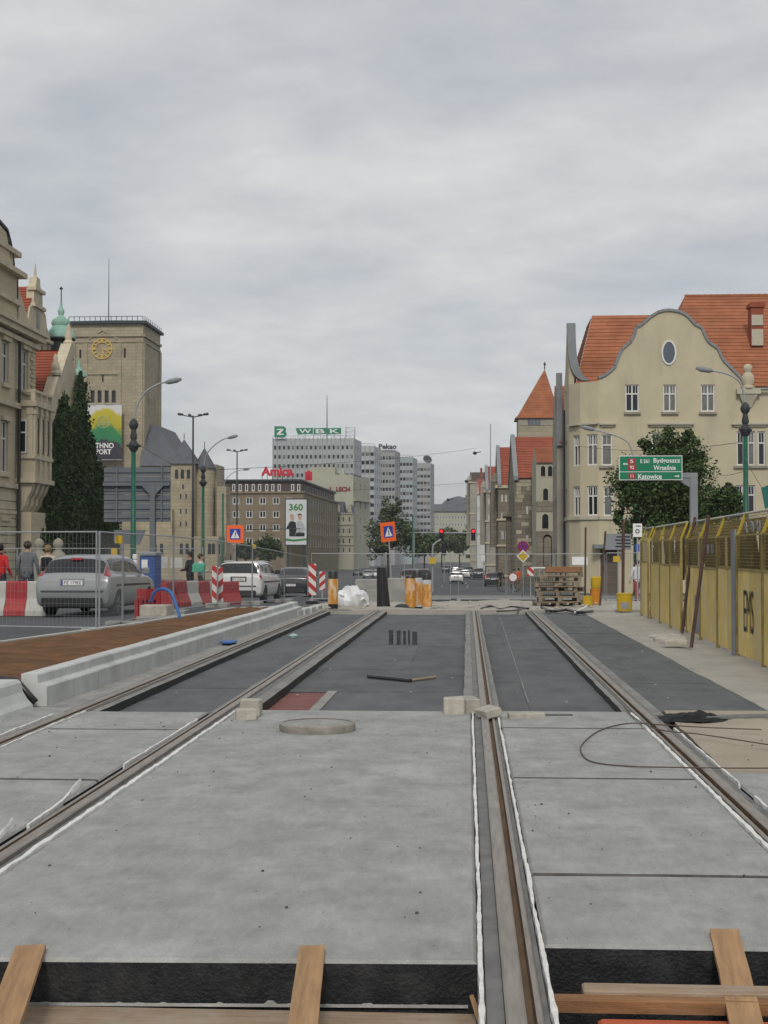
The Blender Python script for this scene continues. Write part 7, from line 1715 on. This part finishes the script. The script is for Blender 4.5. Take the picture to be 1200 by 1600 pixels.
for k, (px, py, Y) in enumerate(((742, 708, 200), (729, 752, 220), (700, 781, 260))):
    p = at(px, py, Y); b_ = MB(); b_.lathe([(.1, -.3), (.28, 0), (.1, .3)], 8, Matrix.Translation(p) @ Matrix.Rotation(R(90), 4, 'Y')); b_.tube([p, p + Vector((.9, 0, .2))], .06, 5); tag(b_.build('wire_insulator', M_DKMET), ('insulator on the topmost street wire', 'insulator on the middle street wire', 'insulator on the lowest street wire')[k], 'insulator')
wire([at(365, 828, 70), at(470, 826, 85)], 'pale rope stretched before the billboard', .02)

# ================================================================== trees
M_LEAF = mat('leaf_green', (.026, .055, .017), .6, .4, .9, c2=(.10, .15, .05), spec=.25); M_LEAF2 = mat('leaf_dull_green', (.055, .085, .038), .6, .4, .3, c2=(.13, .165, .08), spec=.2); M_BARK = mat('bark', (.06, .048, .036), .9, .3, 4)
def tree(x, y, lobes, nleaf, size, label, z0=None, m=M_LEAF, trunk=.14, group=None, nclump=40):
    z0 = gz(y) if z0 is None else z0; t = thing('tree', (x, y, z0), label, 'tree', group); top = max(l[2] + l[5] for l in lobes)
    b_ = MB(); zc_ = min(l[2] - l[5] * .3 for l in lobes); b_.tube([(x, y, z0 - .2), (x + .05, y, z0 + (zc_ - z0) * .6), (x, y + .05, zc_), (x, y, top * .7)], [trunk * 1.3, trunk, trunk * .85, trunk * .3], 8)
    cl = []; wts = [l[3] * l[5] for l in lobes]; sm = sum(wts)
    for l, w_ in zip(lobes, wts):
        for k in range(max(4, int(nclump * w_ / sm))):
            while True:
                v = Vector((jit(1), jit(1), jit(1)))
                if .25 < v.length < 1: break
            cl.append((Vector((l[0] + v.x * l[3], l[1] + v.y * l[4], l[2] + v.z * l[5])), .42 * min(l[3], l[5]) * random.uniform(.6, 1.25)))
    for c_, r_ in cl[::2]:
        s_ = Vector((x, y, zc_ + (c_.z - zc_) * .35)); b_.tube([s_, s_.lerp(c_, .55) + Vector((0, 0, .2)), c_], [trunk * .45, trunk * .25, .01], 5)
    b_.build('trunk', M_BARK, t, smooth=True)
    pts = []
    for k in range(nleaf):
        c_, r_ = random.choice(cl); v = Vector((random.gauss(0, 1), random.gauss(0, 1), random.gauss(0, .8)))
        pts.append(c_ + v.normalized() * r_ * random.random() ** .4 * 1.15 + v * r_ * .12)
    b_ = MB(); leaf_cloud(b_, pts, size, Vector((0, 0, .7))); stuff(b_.build('crown', m, t, fix=False)); return t
def lob(px, py, rx, ry, Y, dep=None):
    p = at(px, py, Y); s_ = Y / FPX; return (p.x, Y, p.z, rx * s_, (dep or rx) * s_, ry * s_)
YT_ = 70
tree(X_(1048, YT_), YT_ + 1, [lob(1050, 722, 44, 52, YT_), lob(1028, 706, 26, 34, YT_), lob(1078, 715, 24, 36, YT_), lob(1005, 770, 52, 42, YT_, 40), lob(1080, 755, 42, 50, YT_), lob(1045, 700, 22, 32, YT_), lob(1010, 700, 14, 20, YT_), lob(1110, 790, 42, 34, YT_, 36), lob(1035, 800, 60, 36, YT_, 45), lob(975, 800, 22, 22, YT_), lob(1072, 690, 16, 24, YT_), lob(1040, 760, 70, 45, YT_, 50), lob(1000, 815, 40, 26, YT_, 40), lob(1090, 815, 40, 26, YT_, 40)], 27000, .085, 'broad green street tree in front of the beige gabled house', trunk=.17, nclump=170)
tree(X_(1130, 66), 66, [lob(1133, 790, 26, 28, 66), lob(1140, 770, 12, 16, 66)], 2600, .09, 'small leafy tree beside the hoarding pole', nclump=22, trunk=.09)
tree(X_(606, 240), 240, [lob(600, 830, 22, 30, 240), lob(612, 800, 14, 24, 240), lob(630, 832, 22, 28, 240), lob(588, 852, 14, 20, 240), lob(645, 850, 14, 18, 240), lob(620, 790, 8, 14, 240)], 6000, .25, 'green tree in front of the slab towers', m=M_LEAF2, trunk=.2, nclump=90)
for k, (px, py, rx, ry, Y, lab) in enumerate(((418, 858, 22, 16, 300, 'dark bushy tree at the foot of the billboard'), (384, 862, 14, 12, 300, 'small bushy tree beside the billboard tree'), (663, 852, 18, 18, 400, 'tree at the foot of the slender tower'), (690, 845, 24, 18, 470, 'broad tree closing the far street'), (718, 846, 20, 17, 500, 'tree beside the white house far up the street'), (350, 872, 10, 8, 280, 'low bush beside the castle side block'))):
    tree(X_(px, Y), Y, [lob(px, py, rx, ry, Y), lob(px + rx * .3, py - ry * .4, rx * .5, ry * .6, Y), lob(px - rx * .4, py - ry * .15, rx * .5, ry * .6, Y)], 3600, .34 if Y < 350 else .46, lab, m=M_LEAF2 if k % 2 else M_LEAF, trunk=.2, nclump=46)
# ================================================================== vehicles
M_TYRE = mat('tyre_rubber', (.015, .015, .016), .85, .2, 8); M_RIM = mat('alloy_rim', (.42, .43, .44), .35, .08, 4, metal=.6)
M_CGL = mat('car_glass', (.012, .014, .016), .06, .3, 1, spec=.6); M_TAIL = mat('tail_lamp_red', (.34, .012, .015), .25, .15, 6, spec=.6); M_LIT = mat('brake_lamp_lit', (1, .03, .02), .4, .02, 3, emit=1.3)
M_TRIM = mat('black_trim', (.022, .022, .024), .6, .2, 6)
def paint(name, c, metal=.0): 
    m = mat(name, c, .32, .05, 2, metal=metal, spec=.5, dirt=.18, dcol=tuple(x * .7 + .03 for x in c), ds=1.6)
    b = m.node_tree.nodes['Principled BSDF']; b.inputs['Coat Weight'].default_value = .5; b.inputs['Coat Roughness'].default_value = .08; return m
HATCH = [(0.0, [(.74, .36), (.81, .40), (.84, .52), (.84, .64), (.81, .70), (.56, .725), (0, .73)]), (.035, [(.77, .30), (.86, .36), (.89, .55), (.885, .74), (.85, .86), (.60, .90), (0, .91)]),
         (.10, [(.78, .25), (.87, .33), (.912, .58), (.905, .88), (.85, .985), (.63, 1.01), (0, 1.02)]), (.42, [(.78, .22), (.88, .32), (.915, .6), (.90, .92), (.79, 1.08), (.63, 1.36), (0, 1.41)]),
         (.75, [(.78, .22), (.88, .32), (.92, .6), (.90, .94), (.84, 1.03), (.66, 1.42), (0, 1.475)]), (1.6, [(.78, .22), (.88, .32), (.92, .6), (.90, .92), (.85, 1.0), (.68, 1.44), (0, 1.495)]),
         (2.3, [(.78, .22), (.88, .32), (.92, .6), (.90, .91), (.85, .99), (.67, 1.42), (0, 1.48)]), (2.75, [(.78, .22), (.88, .32), (.92, .6), (.90, .90), (.85, .97), (.66, 1.34), (0, 1.40)]),
         (3.4, [(.78, .22), (.88, .32), (.92, .6), (.90, .88), (.83, .94), (.62, .98), (0, 1.02)]), (3.95, [(.76, .24), (.86, .34), (.90, .58), (.86, .78), (.79, .85), (.5, .89), (0, .91)]),
         (4.22, [(.70, .26), (.80, .36), (.84, .55), (.79, .70), (.7, .75), (.4, .77), (0, .78)]), (4.34, [(.6, .32), (.66, .40), (.69, .5), (.66, .58), (.58, .61), (.3, .62), (0, .63)])]
def variant(rear, L_extra=0, H=1.0): return rear
WAGON = [(0.0, [(.64, .42), (.72, .45), (.74, .54), (.74, .64), (.71, .69), (.5, .71), (0, .72)]), (.04, [(.72, .33), (.80, .38), (.83, .56), (.83, .78), (.80, .92), (.60, .97), (0, .99)]),
         (.10, [(.74, .27), (.83, .35), (.87, .6), (.86, .88), (.81, 1.0), (.64, 1.03), (0, 1.04)]), (.24, [(.76, .25), (.85, .34), (.88, .62), (.87, .94), (.79, 1.1), (.66, 1.42), (0, 1.46)])] + [(y + .15 if y > .6 else y, [(x * .965, z * 1.0) for x, z in r]) for y, r in HATCH[4:]]
SEDAN = [(0.0, [(.64, .42), (.72, .45), (.76, .55), (.76, .64), (.72, .69), (.5, .71), (0, .72)]), (.05, [(.72, .33), (.82, .38), (.87, .58), (.86, .80), (.80, .93), (.55, .97), (0, .98)]),
         (.14, [(.76, .26), (.86, .34), (.90, .6), (.89, .9), (.82, 1.0), (.58, 1.03), (0, 1.04)]), (.62, [(.78, .22), (.88, .32), (.92, .6), (.91, .92), (.84, 1.0), (.62, 1.06), (0, 1.08)]), (1.35, [(.78, .22), (.88, .32), (.92, .6), (.91, .93), (.84, 1.02), (.62, 1.36), (0, 1.42)])] + [(y + .5, [(x, z * .985) for x, z in r]) for y, r in HATCH[5:]]
def cr(a, b, c, d, t): return .5 * ((2 * b) + (-a + c) * t + (2 * a - 5 * b + 4 * c - d) * t * t + (-a + 3 * b - 3 * c + d) * t ** 3)
class CarSurf:
    def __init__(s, st): s.st = st
    def key(s, i, t):
        r_ = s.st[min(max(i, 0), len(s.st) - 1)][1]; n = len(r_); j = min(int(t), n - 2); u = t - j
        g = lambda k: r_[min(max(k, 0), n - 1)]
        x = cr(*(g(k)[0] if k < n else -g(2 * (n - 1) - k)[0] for k in (j - 1, j, j + 1, j + 2)), u)
        z = cr(*(g(k)[1] if k < n else g(2 * (n - 1) - k)[1] for k in (j - 1, j, j + 1, j + 2)), u); return x, z
    def P(s, a, t, side=1, off=0):
        i = min(int(a), len(s.st) - 2); u = a - i; ks = [s.key(k, t) for k in (i - 1, i, i + 1, i + 2)]
        ys = [s.st[min(max(k, 0), len(s.st) - 1)][0] for k in (i - 1, i, i + 1, i + 2)]
        lin = lambda q: ks[1][q] + (ks[2][q] - ks[1][q]) * u
        x = .5 * cr(*(k[0] for k in ks), u) + .5 * lin(0); z = .5 * cr(*(k[1] for k in ks), u) + .5 * lin(1); y = ys[1] + (ys[2] - ys[1]) * u
        p = Vector((x, y, z))
        if off:
            e = .02; n = (s.P(min(a + e, len(s.st) - 1.001), t) - s.P(max(a - e, 0), t)).cross(s.P(a, min(t + e, 5.999)) - s.P(a, max(t - e, 0)))
            if n.length > 1e-9:
                n.normalize(); c_ = Vector((0, (s.st[0][0] + s.st[-1][0]) / 2, .75))
                if n.dot(p - c_) < 0: n = -n
                p += n * off
        p.x *= side; return p
    def patch(s, mb, a0, a1, t0, t1, sides=(1, -1), off=.006, na=8, ntt=5):
        for sd in sides:
            vv = [s.P(a0 + (a1 - a0) * i / na, t0 + (t1 - t0) * j / ntt, sd, off) for i in range(na + 1) for j in range(ntt + 1)]
            mb.add(vv, [(i * (ntt + 1) + j, i * (ntt + 1) + j + 1, (i + 1) * (ntt + 1) + j + 1, (i + 1) * (ntt + 1) + j) for i in range(na) for j in range(ntt)])
def make_car(kind, m, label, plate_txt=None, lit=False):
    st = {'hatch': HATCH, 'wagon': WAGON, 'sedan': SEDAN}[kind]; s = CarSurf(st); ns = len(st) - 1; t = thing('car', (0, 0, 0), label, 'car')
    na, nt_ = ns * 4, 24; b_ = MB(); full = []
    for i in range(na + 1):
        a = min(i / 4, ns - 1e-4); half = [s.P(a, min(6 * j / nt_, 5.9999)) for j in range(nt_ + 1)]
        row = half[:-1] + [Vector((0, half[-1].y, half[-1].z))] + [Vector((-p.x, p.y, p.z)) for p in half[-2::-1]]; full.append(row)
    w_ = len(full[0]); vv = [p for r_ in full for p in r_]
    b_.add(vv, [(i * w_ + j, i * w_ + (j + 1) % w_, (i + 1) * w_ + (j + 1) % w_, (i + 1) * w_ + j) for i in range(na) for j in range(w_)] + [tuple(range(w_)), tuple(range(na * w_, na * w_ + w_))])
    body = b_.build('body', m, t, smooth=50)
    Lc = st[-1][0]; wy = (.80, Lc - .93)
    for y in wy:
        c_ = MB(); c_.tube([(-1.2, y, .31), (1.2, y, .31)], .355, 24); cu = c_.build('cutter', M_TRIM)
        md = body.modifiers.new('arch', 'BOOLEAN'); md.object = cu; md.operation = 'DIFFERENCE'; md.solver = 'EXACT'
        dg = bpy.context.evaluated_depsgraph_get(); me = D.meshes.new_from_object(body.evaluated_get(dg)); body.modifiers.clear()
        if len(me.polygons) > 200: body.data = me
        D.objects.remove(cu)
    tm = MB(); tm.lathe([(.19, -.1), (.29, -.1), (.315, -.07), (.315, .07), (.29, .1), (.19, .1)], 24); tmesh = tm.mesh('wheel', M_TYRE, 40)
    rm_ = MB(); rm_.lathe([(.19, .06), (.2, .095), (.17, .085), (.06, .075), (.03, .09), (0, .09)], 24, caps=False)
    for k in range(7): rm_.box(.05, .19, -.018, .018, .08, .1, Matrix.Rotation(2 * math.pi * k / 7, 4, 'Z'))
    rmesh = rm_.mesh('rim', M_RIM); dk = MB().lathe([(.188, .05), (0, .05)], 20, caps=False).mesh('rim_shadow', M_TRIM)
    for y in wy:
        for sx in (-1, 1):
            M = Matrix.Translation((sx * .80, y, .315)) @ Matrix.Rotation(sx * R(90), 4, 'Y'); o = link('wheel', tmesh, t, M)
            r_ = link('rim', rmesh); r_.parent = o; q = link('rim_shadow_disc', dk); q.parent = o  # black disc behind the spokes stands in for the shade inside the rim
    inner = MB(); inner.box(-.72, .72, .35, Lc - .4, .2, .6); inner.build('underbody', M_TRIM, t)
    top = 3.0
    rg = {'hatch': (2.12, 2.93), 'wagon': (2.1, 2.9), 'sedan': (3.08, 3.92)}[kind]; sg_ = {'hatch': (3.2, 7.5), 'wagon': (3.15, 7.5), 'sedan': (4.0, 7.6)}[kind]; ws = {'hatch': (7.1, 7.93), 'wagon': (7.1, 7.93), 'sedan': (7.1, 7.93)}[kind]
    if kind == 'sedan': sg_, ws = (3.7, 7.5), (7.1, 7.93)
    b_ = MB(); s.patch(b_, *rg, 4.72, 5.999); b_.build('rear_window', M_CGL, t, smooth=True, fix=False)
    b_ = MB(); s.patch(b_, *ws, 4.5, 5.999); b_.build('windscreen', M_CGL, t, smooth=True, fix=False)
    nA = int(round(ns)); mid = (sg_[0] + sg_[1]) / 2 + .1
    for a0, a1 in ((sg_[0], mid - .06), (mid + .06, sg_[1])):
        for sd in (1, -1): b_ = MB(); s.patch(b_, a0, a1, 4.18, 4.86, (sd,), .006, 10, 4); b_.build('side_window', M_CGL, t, smooth=True, fix=False)
    tl = {'hatch': (1.9, 2.95, 3.62, 4.62), 'wagon': (1.1, 2.25, 3.05, 4.25), 'sedan': (1.0, 2.3, 3.1, 4.4)}[kind]
    for sd in (1, -1): b_ = MB(); s.patch(b_, *tl, (sd,), .012, 8, 5); b_.build('tail_light', M_LIT if lit else M_TAIL, t, smooth=True, fix=False)
    x0 = st[0][1][0][0] + .03
    b_ = MB(); b_.cbox(-x0, x0, -.02, .3, .27, .475, .03); b_.build('lower_bumper', M_TRIM, t)
    b_ = MB(); b_.cbox(-x0, x0, -.018, .2, .60, .635, .008); b_.build('bumper_strip', M_TRIM, t)
    for sd in (1, -1):
        b_ = MB(); s.patch(b_, 3.4, 8.2, 2.35, 2.5, (sd,), .008, 12, 1); b_.build('side_strip', M_TRIM, t, fix=False)
        for a in (4.6, 6.4): b_ = MB(); p = s.P(a, 3.35, sd, .02); b_.box(p.x - .015, p.x + .015, p.y - .09, p.y + .09, p.z - .015, p.z + .015); b_.build('door_handle', m, t)
        b_ = MB(); p = s.P(7.45, 4.1, sd, .1); b_.cbox(p.x - .1, p.x + .1, p.y - .06, p.y + .06, p.z - .02, p.z + .13, .03); b_.build('wing_mirror', M_TRIM if kind != 'hatch' else m, t)
    yp, zp = {'hatch': (.028, .765), 'wagon': (.02, .80), 'sedan': (-.012, .56)}[kind]
    b_ = MB(); b_.box(-.30, .30, yp - .03, yp + .06, zp - .02, zp + .155); b_.build('plate_recess', M_TRIM if kind == 'wagon' else m, t)
    b_ = MB(); b_.box(-.26, .26, yp - .042, yp - .03, zp, zp + .115); pl = b_.build('number_plate', M_WHITE, t)
    b_ = MB(); b_.box(-.26, -.22, yp - .044, yp - .0425, zp, zp + .115); b_.build('plate_band', M_SBL, pl)
    if plate_txt: text(plate_txt, .42, .075, M_INK, Matrix.Translation((.02, yp - .045, zp + .02)), pl, .0)
    if kind == 'hatch':
        p = s.P(2.9, 5.999, 1, .02); b_ = MB(); b_.box(-.14, .14, p.y - .05, p.y, p.z - .03, p.z + .02); b_.build('brake_light', M_TAIL, t)
    if kind == 'wagon':
        for sd in (1, -1): b_ = MB(); b_.tube([s.P(3.2, 5.1, sd, .05), s.P(4.5, 5.1, sd, .06), s.P(6.4, 5.1, sd, .05)], .018, 5); b_.build('roof_rail', m, t)
    return t
silver = make_car('hatch', paint('silver_paint', (.30, .31, .315), .4), 'silver hatchback standing behind the wire fence', 'PZ 179EE')
place(silver, -9.38, 33.0, .0, R(-3))
white = make_car('wagon', paint('white_paint_car', (.62, .62, .60)), 'white estate car beyond the striped guide boards', 'PZ 0V4GC')
place(white, X_(374, 52.5), 52.3, gz(53), R(-3), sc=(1.0, 1.0, 1.05))
black = make_car('sedan', paint('black_paint_car', (.012, .013, .016)), 'black saloon ahead of the white estate car', 'PO 5C27')
place(black, X_(458, 70), 69.0, gz(71), R(1))
dark = make_car('hatch', paint('dark_paint_car', (.02, .022, .03)), 'tall dark van behind the orange rolls', None)
place(dark, X_(641, 125), 125, gz(127), 0, sc=(1.04, 1.05, 1.22))
blk2 = make_car('hatch', paint('graphite_paint', (.016, .016, .018)), 'black hatchback with lit brake light in the far street', None, lit=True)
place(blk2, X_(770.5, 150), 150, gz(152), 0)
wh2 = copy_tree(white); place(wh2, X_(713, 180), 180, gz(182), 0, label='white car behind the fence in the far street')
wh3 = copy_tree(white); place(wh3, X_(726.5, 240), 240, gz(242), 0, label='white car ahead of the other white car far up the street')
for k, (px, Y, src, lab, rot) in enumerate(((748, 232, dark, 'dark parked van beside the white house', 0), (739, 262, black, 'black saloon parked behind the dark van', 0), (733, 300, dark, 'dark van far up beside the balcony house', 0), (712, 330, white, 'white estate car far up the street under the trees', 0), (719, 300, silver, 'silver car far up between two white cars', 0), (696, 340, dark, 'dark van far up the street under the signal', 0), (577, 262, silver, 'oncoming silver car in front of the tenements', 180), (592, 268, white, 'oncoming white car beside the green tree', 180), (560, 300, black, 'black car far along in front of the pale block', 180), (704, 400, black, 'black car at the far end of the street', 0), (660, 150, dark, 'dark van beside the yellow plate', 0))):
    c_ = copy_tree(src); place(c_, X_(px, Y), Y, gz(Y), R(rot), label=lab, sc=(1, 1, 1.25) if src is dark else 1.0)
# road markings
for k, (x0, Y) in enumerate(((730, 140), (731, 160), (728, 185), (724, 210), (806, 120), (690, 150))):
    x = X_(x0, Y); b_ = MB(); b_.prism([(x - .08, Y, gz(Y) + .004), (x + .08, Y, gz(Y) + .004), (x + .08, Y + 4, gz(Y + 4) + .004), (x - .08, Y + 4, gz(Y + 4) + .004)], (0, 0, .004)); struct(b_.build('lane_marking', M_WHITE))

# ================================================================== people
M_SKIN = mat('skin', (.42, .25, .18), .6, .06, 6)
def person(x, y, z, rz, top, trousers, hair, label, arms='down', h=1.75, sleeves=True, pack=None, bag=None, female=False, stride=.12):
    k = h / 1.75; V = []; E = []; Rd = []; tagm = []
    def v(p, r_): V.append(Vector(p) * k); Rd.append(r_ * k); return len(V) - 1
    def e(a, b, m): E.append((a, b)); tagm.append(m)
    pel = v((0, 0, .95), (.15)); sp_ = v((0, .0, 1.12), .135); ch = v((0, .01, 1.32), .155); nk = v((0, 0, 1.46), .07); nk2 = v((0, .01, 1.53), .058); hd_ = v((0, .025, 1.60), .088); hc = v((0, .02, 1.67), .092); tp = v((0, .005, 1.73), .062)
    e(pel, sp_, 'top'); e(sp_, ch, 'top'); e(ch, nk, 'top'); e(nk, nk2, 'skin'); e(nk2, hd_, 'skin'); e(hd_, hc, 'skin'); e(hc, tp, 'skin')
    hands = []
    for sx in (-1, 1):
        if arms == 'down': el, wr = (sx * .25, .0, 1.13), (sx * .26, .10, .90)
        elif arms == 'front': el, wr = (sx * .26, .04, 1.13), (sx * .14, .25, 1.12)
        else: el, wr = (sx * .27, -.06 * sx, 1.14), (sx * .27, .12 * sx, .93)
        sh_ = v((sx * .17, 0, 1.40), .075); eb = v(el, .05); wb = v(wr, .036); d = (Vector(wr) - Vector(el)).normalized(); pb_ = v(tuple(Vector(wr) + d * .07), .034)
        e(ch, sh_, 'top'); e(sh_, eb, 'top' if sleeves is not None else 'skin'); e(eb, wb, 'top' if sleeves else 'skin'); e(wb, pb_, 'skin'); hands.append((Vector(wr), d, sx))
    for sx in (-1, 1):
        st = stride * sx; hp = v((sx * .085, 0, .88), .10); kn = v((sx * .095, st * .8 + .03, .50), .065); an = v((sx * .095, st * 1.1 - .02, .09), .042); to = v((sx * .105, st * 1.1 + .13, .035), .036)
        e(pel, hp, 'leg'); e(hp, kn, 'leg'); e(kn, an, 'leg'); e(an, to, 'shoe')
    me = D.meshes.new('person'); me.from_pydata(V, E, []); o = D.objects.new('tmp', me); COL.objects.link(o)
    o.modifiers.new('s', 'SKIN'); 
    for i, sv in enumerate(me.skin_vertices[0].data): sv.radius = (Rd[i] * (1.15 if i in (1, 2, 0) else 1), Rd[i] * (.78 if i in (1, 2, 0) else 1)); sv.use_root = (i == 0)
    sb = o.modifiers.new('u', 'SUBSURF'); sb.levels = 2; sb.render_levels = 2
    dg = bpy.context.evaluated_depsgraph_get(); ev = D.meshes.new_from_object(o.evaluated_get(dg)); D.objects.remove(o)
    b_ = MB(); b_.add([vv.co for vv in ev.vertices], [tuple(p.vertices) for p in ev.polygons])
    names = ['top', 'leg', 'skin', 'shoe']
    def near(c_):
        best = (9, 'top')
        for (a, bq), m in zip(E, tagm):
            A, B = V[a], V[bq]; t_ = max(0, min(1, (c_ - A).dot(B - A) / max((B - A).length_squared, 1e-9))); dd = (c_ - A.lerp(B, t_)).length - (Rd[a] * (1 - t_) + Rd[bq] * t_)
            if dd < best[0]: best = (dd, m)
        return best[1]
    b_.mi = [names.index(near(sum((Vector(b_.v[i]) for i in f), Vector()) / len(f))) for f in b_.f]
    b_.k = 2
    for wr, d, sx in hands:      # fingers and thumb
        side = d.cross(Vector((sx, 0, .2))).normalized()
        for q, ln in enumerate((.075, .085, .08, .06)):
            r0 = (wr + d * .09 + side * (q - 1.5) * .018) * k; b_.tube([r0, r0 + d * ln * .55 * k, r0 + (d * ln * .9 - Vector((sx * .02, 0, 0))) * k], [.009 * k, .0085 * k, .006 * k], 5)
        r0 = (wr + d * .04 - side * .03) * k; b_.tube([r0, r0 + (d * .04 - side * .03) * k], [.011 * k, .008 * k], 5)
    for (px_, pz_, r_) in ((-.032, 1.655, .008), (.032, 1.655, .008)): pass
    b_.lathe([(.014 * k, 0), (.017 * k, .012 * k), (.006 * k, .045 * k)], 6, Matrix.Translation((0, .115 * k, 1.60 * k)))   # nose
    for sx in (-1, 1): b_.lathe([(.02 * k, 0), (.022 * k, .012 * k)], 8, Matrix.Translation((sx * .088 * k, .02 * k, 1.625 * k)) @ Matrix.Rotation(sx * R(90), 4, 'Y') @ Matrix.Diagonal((1.5, .8, 1, 1)))  # ears
    t = thing('person', (0, 0, 0), label, 'person'); body = b_.build('body', [top, trousers, M_SKIN, M_TRIM], t, smooth=True)
    hm = mat(*hair); b_ = MB(); prof = [(.104 * math.cos(a), .104 * math.sin(a)) for a in [R(-35) + R(125) * i / 8 for i in range(9)]] 
    b_.lathe(prof, 16, Matrix.Translation((0, -.012 * k, 1.665 * k)) @ Matrix.Rotation(R(28 if not female else 40), 4, 'X') @ Matrix.Diagonal((k, k * 1.08, k, 1))); b_.build('hair', hm, t, smooth=True)
    b_ = MB()
    for sx in (-1, 1): b_.lathe([(.009 * k, 0), (.004 * k, .004 * k)], 8, Matrix.Translation((sx * .033 * k, .105 * k, 1.645 * k)) @ Matrix.Rotation(R(-90), 4, 'X'))
    b_.build('eyes', M_INK, t)
    if pack: b_ = MB(); b_.cbox(-.15 * k, .15 * k, -.30 * k, -.10 * k, 1.02 * k, 1.42 * k, .04); b_.build('backpack', pack, t)
    place(t, x, y, z, rz); return t
HB_ = ('brown_hair', (.045, .028, .016), .7, .2, 12); HK = ('dark_hair', (.012, .01, .009), .7, .2, 12); HL = ('fair_hair', (.22, .14, .07), .7, .2, 12)
C = lambda n, c: mat(n, c, .85, .12, 8)
JEAN = C('dark_jeans', (.03, .036, .055)); GREYH = C('grey_hoodie', (.13, .14, .155)); REDJ = C('red_jacket', (.50, .02, .02)); CREAMC = C('cream_shirt', (.5, .44, .34)); BLKJ = C('black_jacket', (.015, .016, .02)); WHT = C('white_shirt', (.55, .56, .58)); ORV = C('orange_vest', (.75, .14, .03)); KHA = C('khaki_trousers', (.14, .11, .08)); GRN = C('green_bag', (.08, .36, .24)); REDS = C('red_shorts', (.25, .05, .05))
p1 = person(X_(43, 36), 36, .05, R(8), GREYH, JEAN, HB_, 'person in grey hoodie walking away behind the barriers', 'down', 1.78)
text('UNIVERSITY', .26, .06, M_BW, Matrix.Translation((0, -.135, 1.33)), p1) if False else None
person(X_(1, 36.5), 36.5, .05, R(-20), REDJ, JEAN, HK, 'person in bright red jacket behind the barriers', 'swing', 1.70)
person(X_(75, 38), 38, .05, R(5), CREAMC, KHA, HL, 'person in cream top with black backpack behind the silver hatchback', 'down', 1.68, pack=BLKJ, female=True)
person(X_(297, 48), 48, gz(48) + .05, R(75), BLKJ, BLKJ, HK, 'person in black jacket standing behind the white barrier', 'front', 1.76)
pg = person(X_(314, 48.5), 48.5, gz(48) + .05, R(-95), WHT, KHA, HB_, 'person in white shirt holding a green bag behind the red barrier', 'front', 1.68)
b_ = MB(); p = at(312, 887, 48.1); b_.cbox(p.x - .24, p.x + .2, 47.9, 48.15, p.z - .14, p.z + .16, .05); b_.v = [tuple(Vector(v) + .04 * noise.noise_vector(Vector(v) * 5)) for v in b_.v]; tag(b_.build('green_bag', GRN), 'mint green bag held by the person in white', 'bag')
person(X_(995, 58), 58, gz(58), R(20), WHT, REDS, HK, 'person in white shirt and red shorts beside the hoarding end', 'down', 1.72)
person(X_(810, 112), 112, gz(112), R(40), ORV, KHA, HK, 'worker in orange vest beside the round violet sign', 'front', 1.76)
person(X_(803, 114), 114, gz(114), R(-30), GREYH, JEAN, HB_, 'person in grey jacket near the orange worker', 'down', 1.74)
person(X_(763, 160), 160, gz(160), R(160), WHT, JEAN, HK, 'pedestrian in white beside the black hatchback', 'swing', 1.75)
person(X_(782, 120), 120, gz(120), R(170), BLKJ, KHA, HB_, 'pedestrian in black on the pavement before the stone house', 'swing', 1.75)
# bicycle by the stone house
t = thing('bicycle', (X_(795, 100), 100, gz(100)), 'bicycle standing on the pavement before the dark stone house', 'bicycle'); bx, by, bz = X_(795, 100), 100, gz(100)
for dx in (-.5, .5):
    b_ = MB(); b_.tube([(bx + dx + .33 * math.cos(a), by, bz + .34 + .33 * math.sin(a)) for a in [2 * math.pi * k / 20 for k in range(21)]], .02, 5); b_.build('wheel', M_TYRE, t)
b_ = MB(); b_.tube([(bx - .5, by, bz + .34), (bx - .1, by, bz + .34), (bx + .38, by, bz + .85), (bx - .18, by, bz + .8), (bx - .1, by, bz + .34)], .018, 5); b_.tube([(bx + .5, by, bz + .34), (bx + .36, by, bz + 1.0), (bx + .25, by, bz + 1.02)], .016, 5); b_.build('frame', M_GALV, t)
b_ = MB(); b_.cbox(bx - .32, bx - .06, by - .07, by + .07, bz + .88, bz + .94, .02); b_.build('saddle', M_TRIM, t)
# ================================================================== hazy air
hz = D.materials.new('hazy_air'); hz.use_nodes = True
for n in list(hz.node_tree.nodes):
    if n.type == 'BSDF_PRINCIPLED': hz.node_tree.nodes.remove(n)
pv = hz.node_tree.nodes.new('ShaderNodeVolumePrincipled'); pv.inputs['Color'].default_value = (.86, .90, .96, 1); pv.inputs['Density'].default_value = .00018; pv.inputs['Anisotropy'].default_value = .2
hz.node_tree.links.new(pv.outputs[0], [n for n in hz.node_tree.nodes if n.type == 'OUTPUT_MATERIAL'][0].inputs['Volume'])
o = MB().box(-2600, 2600, -70, 4300, -8.5, 62).build('haze', hz); stuff(o)
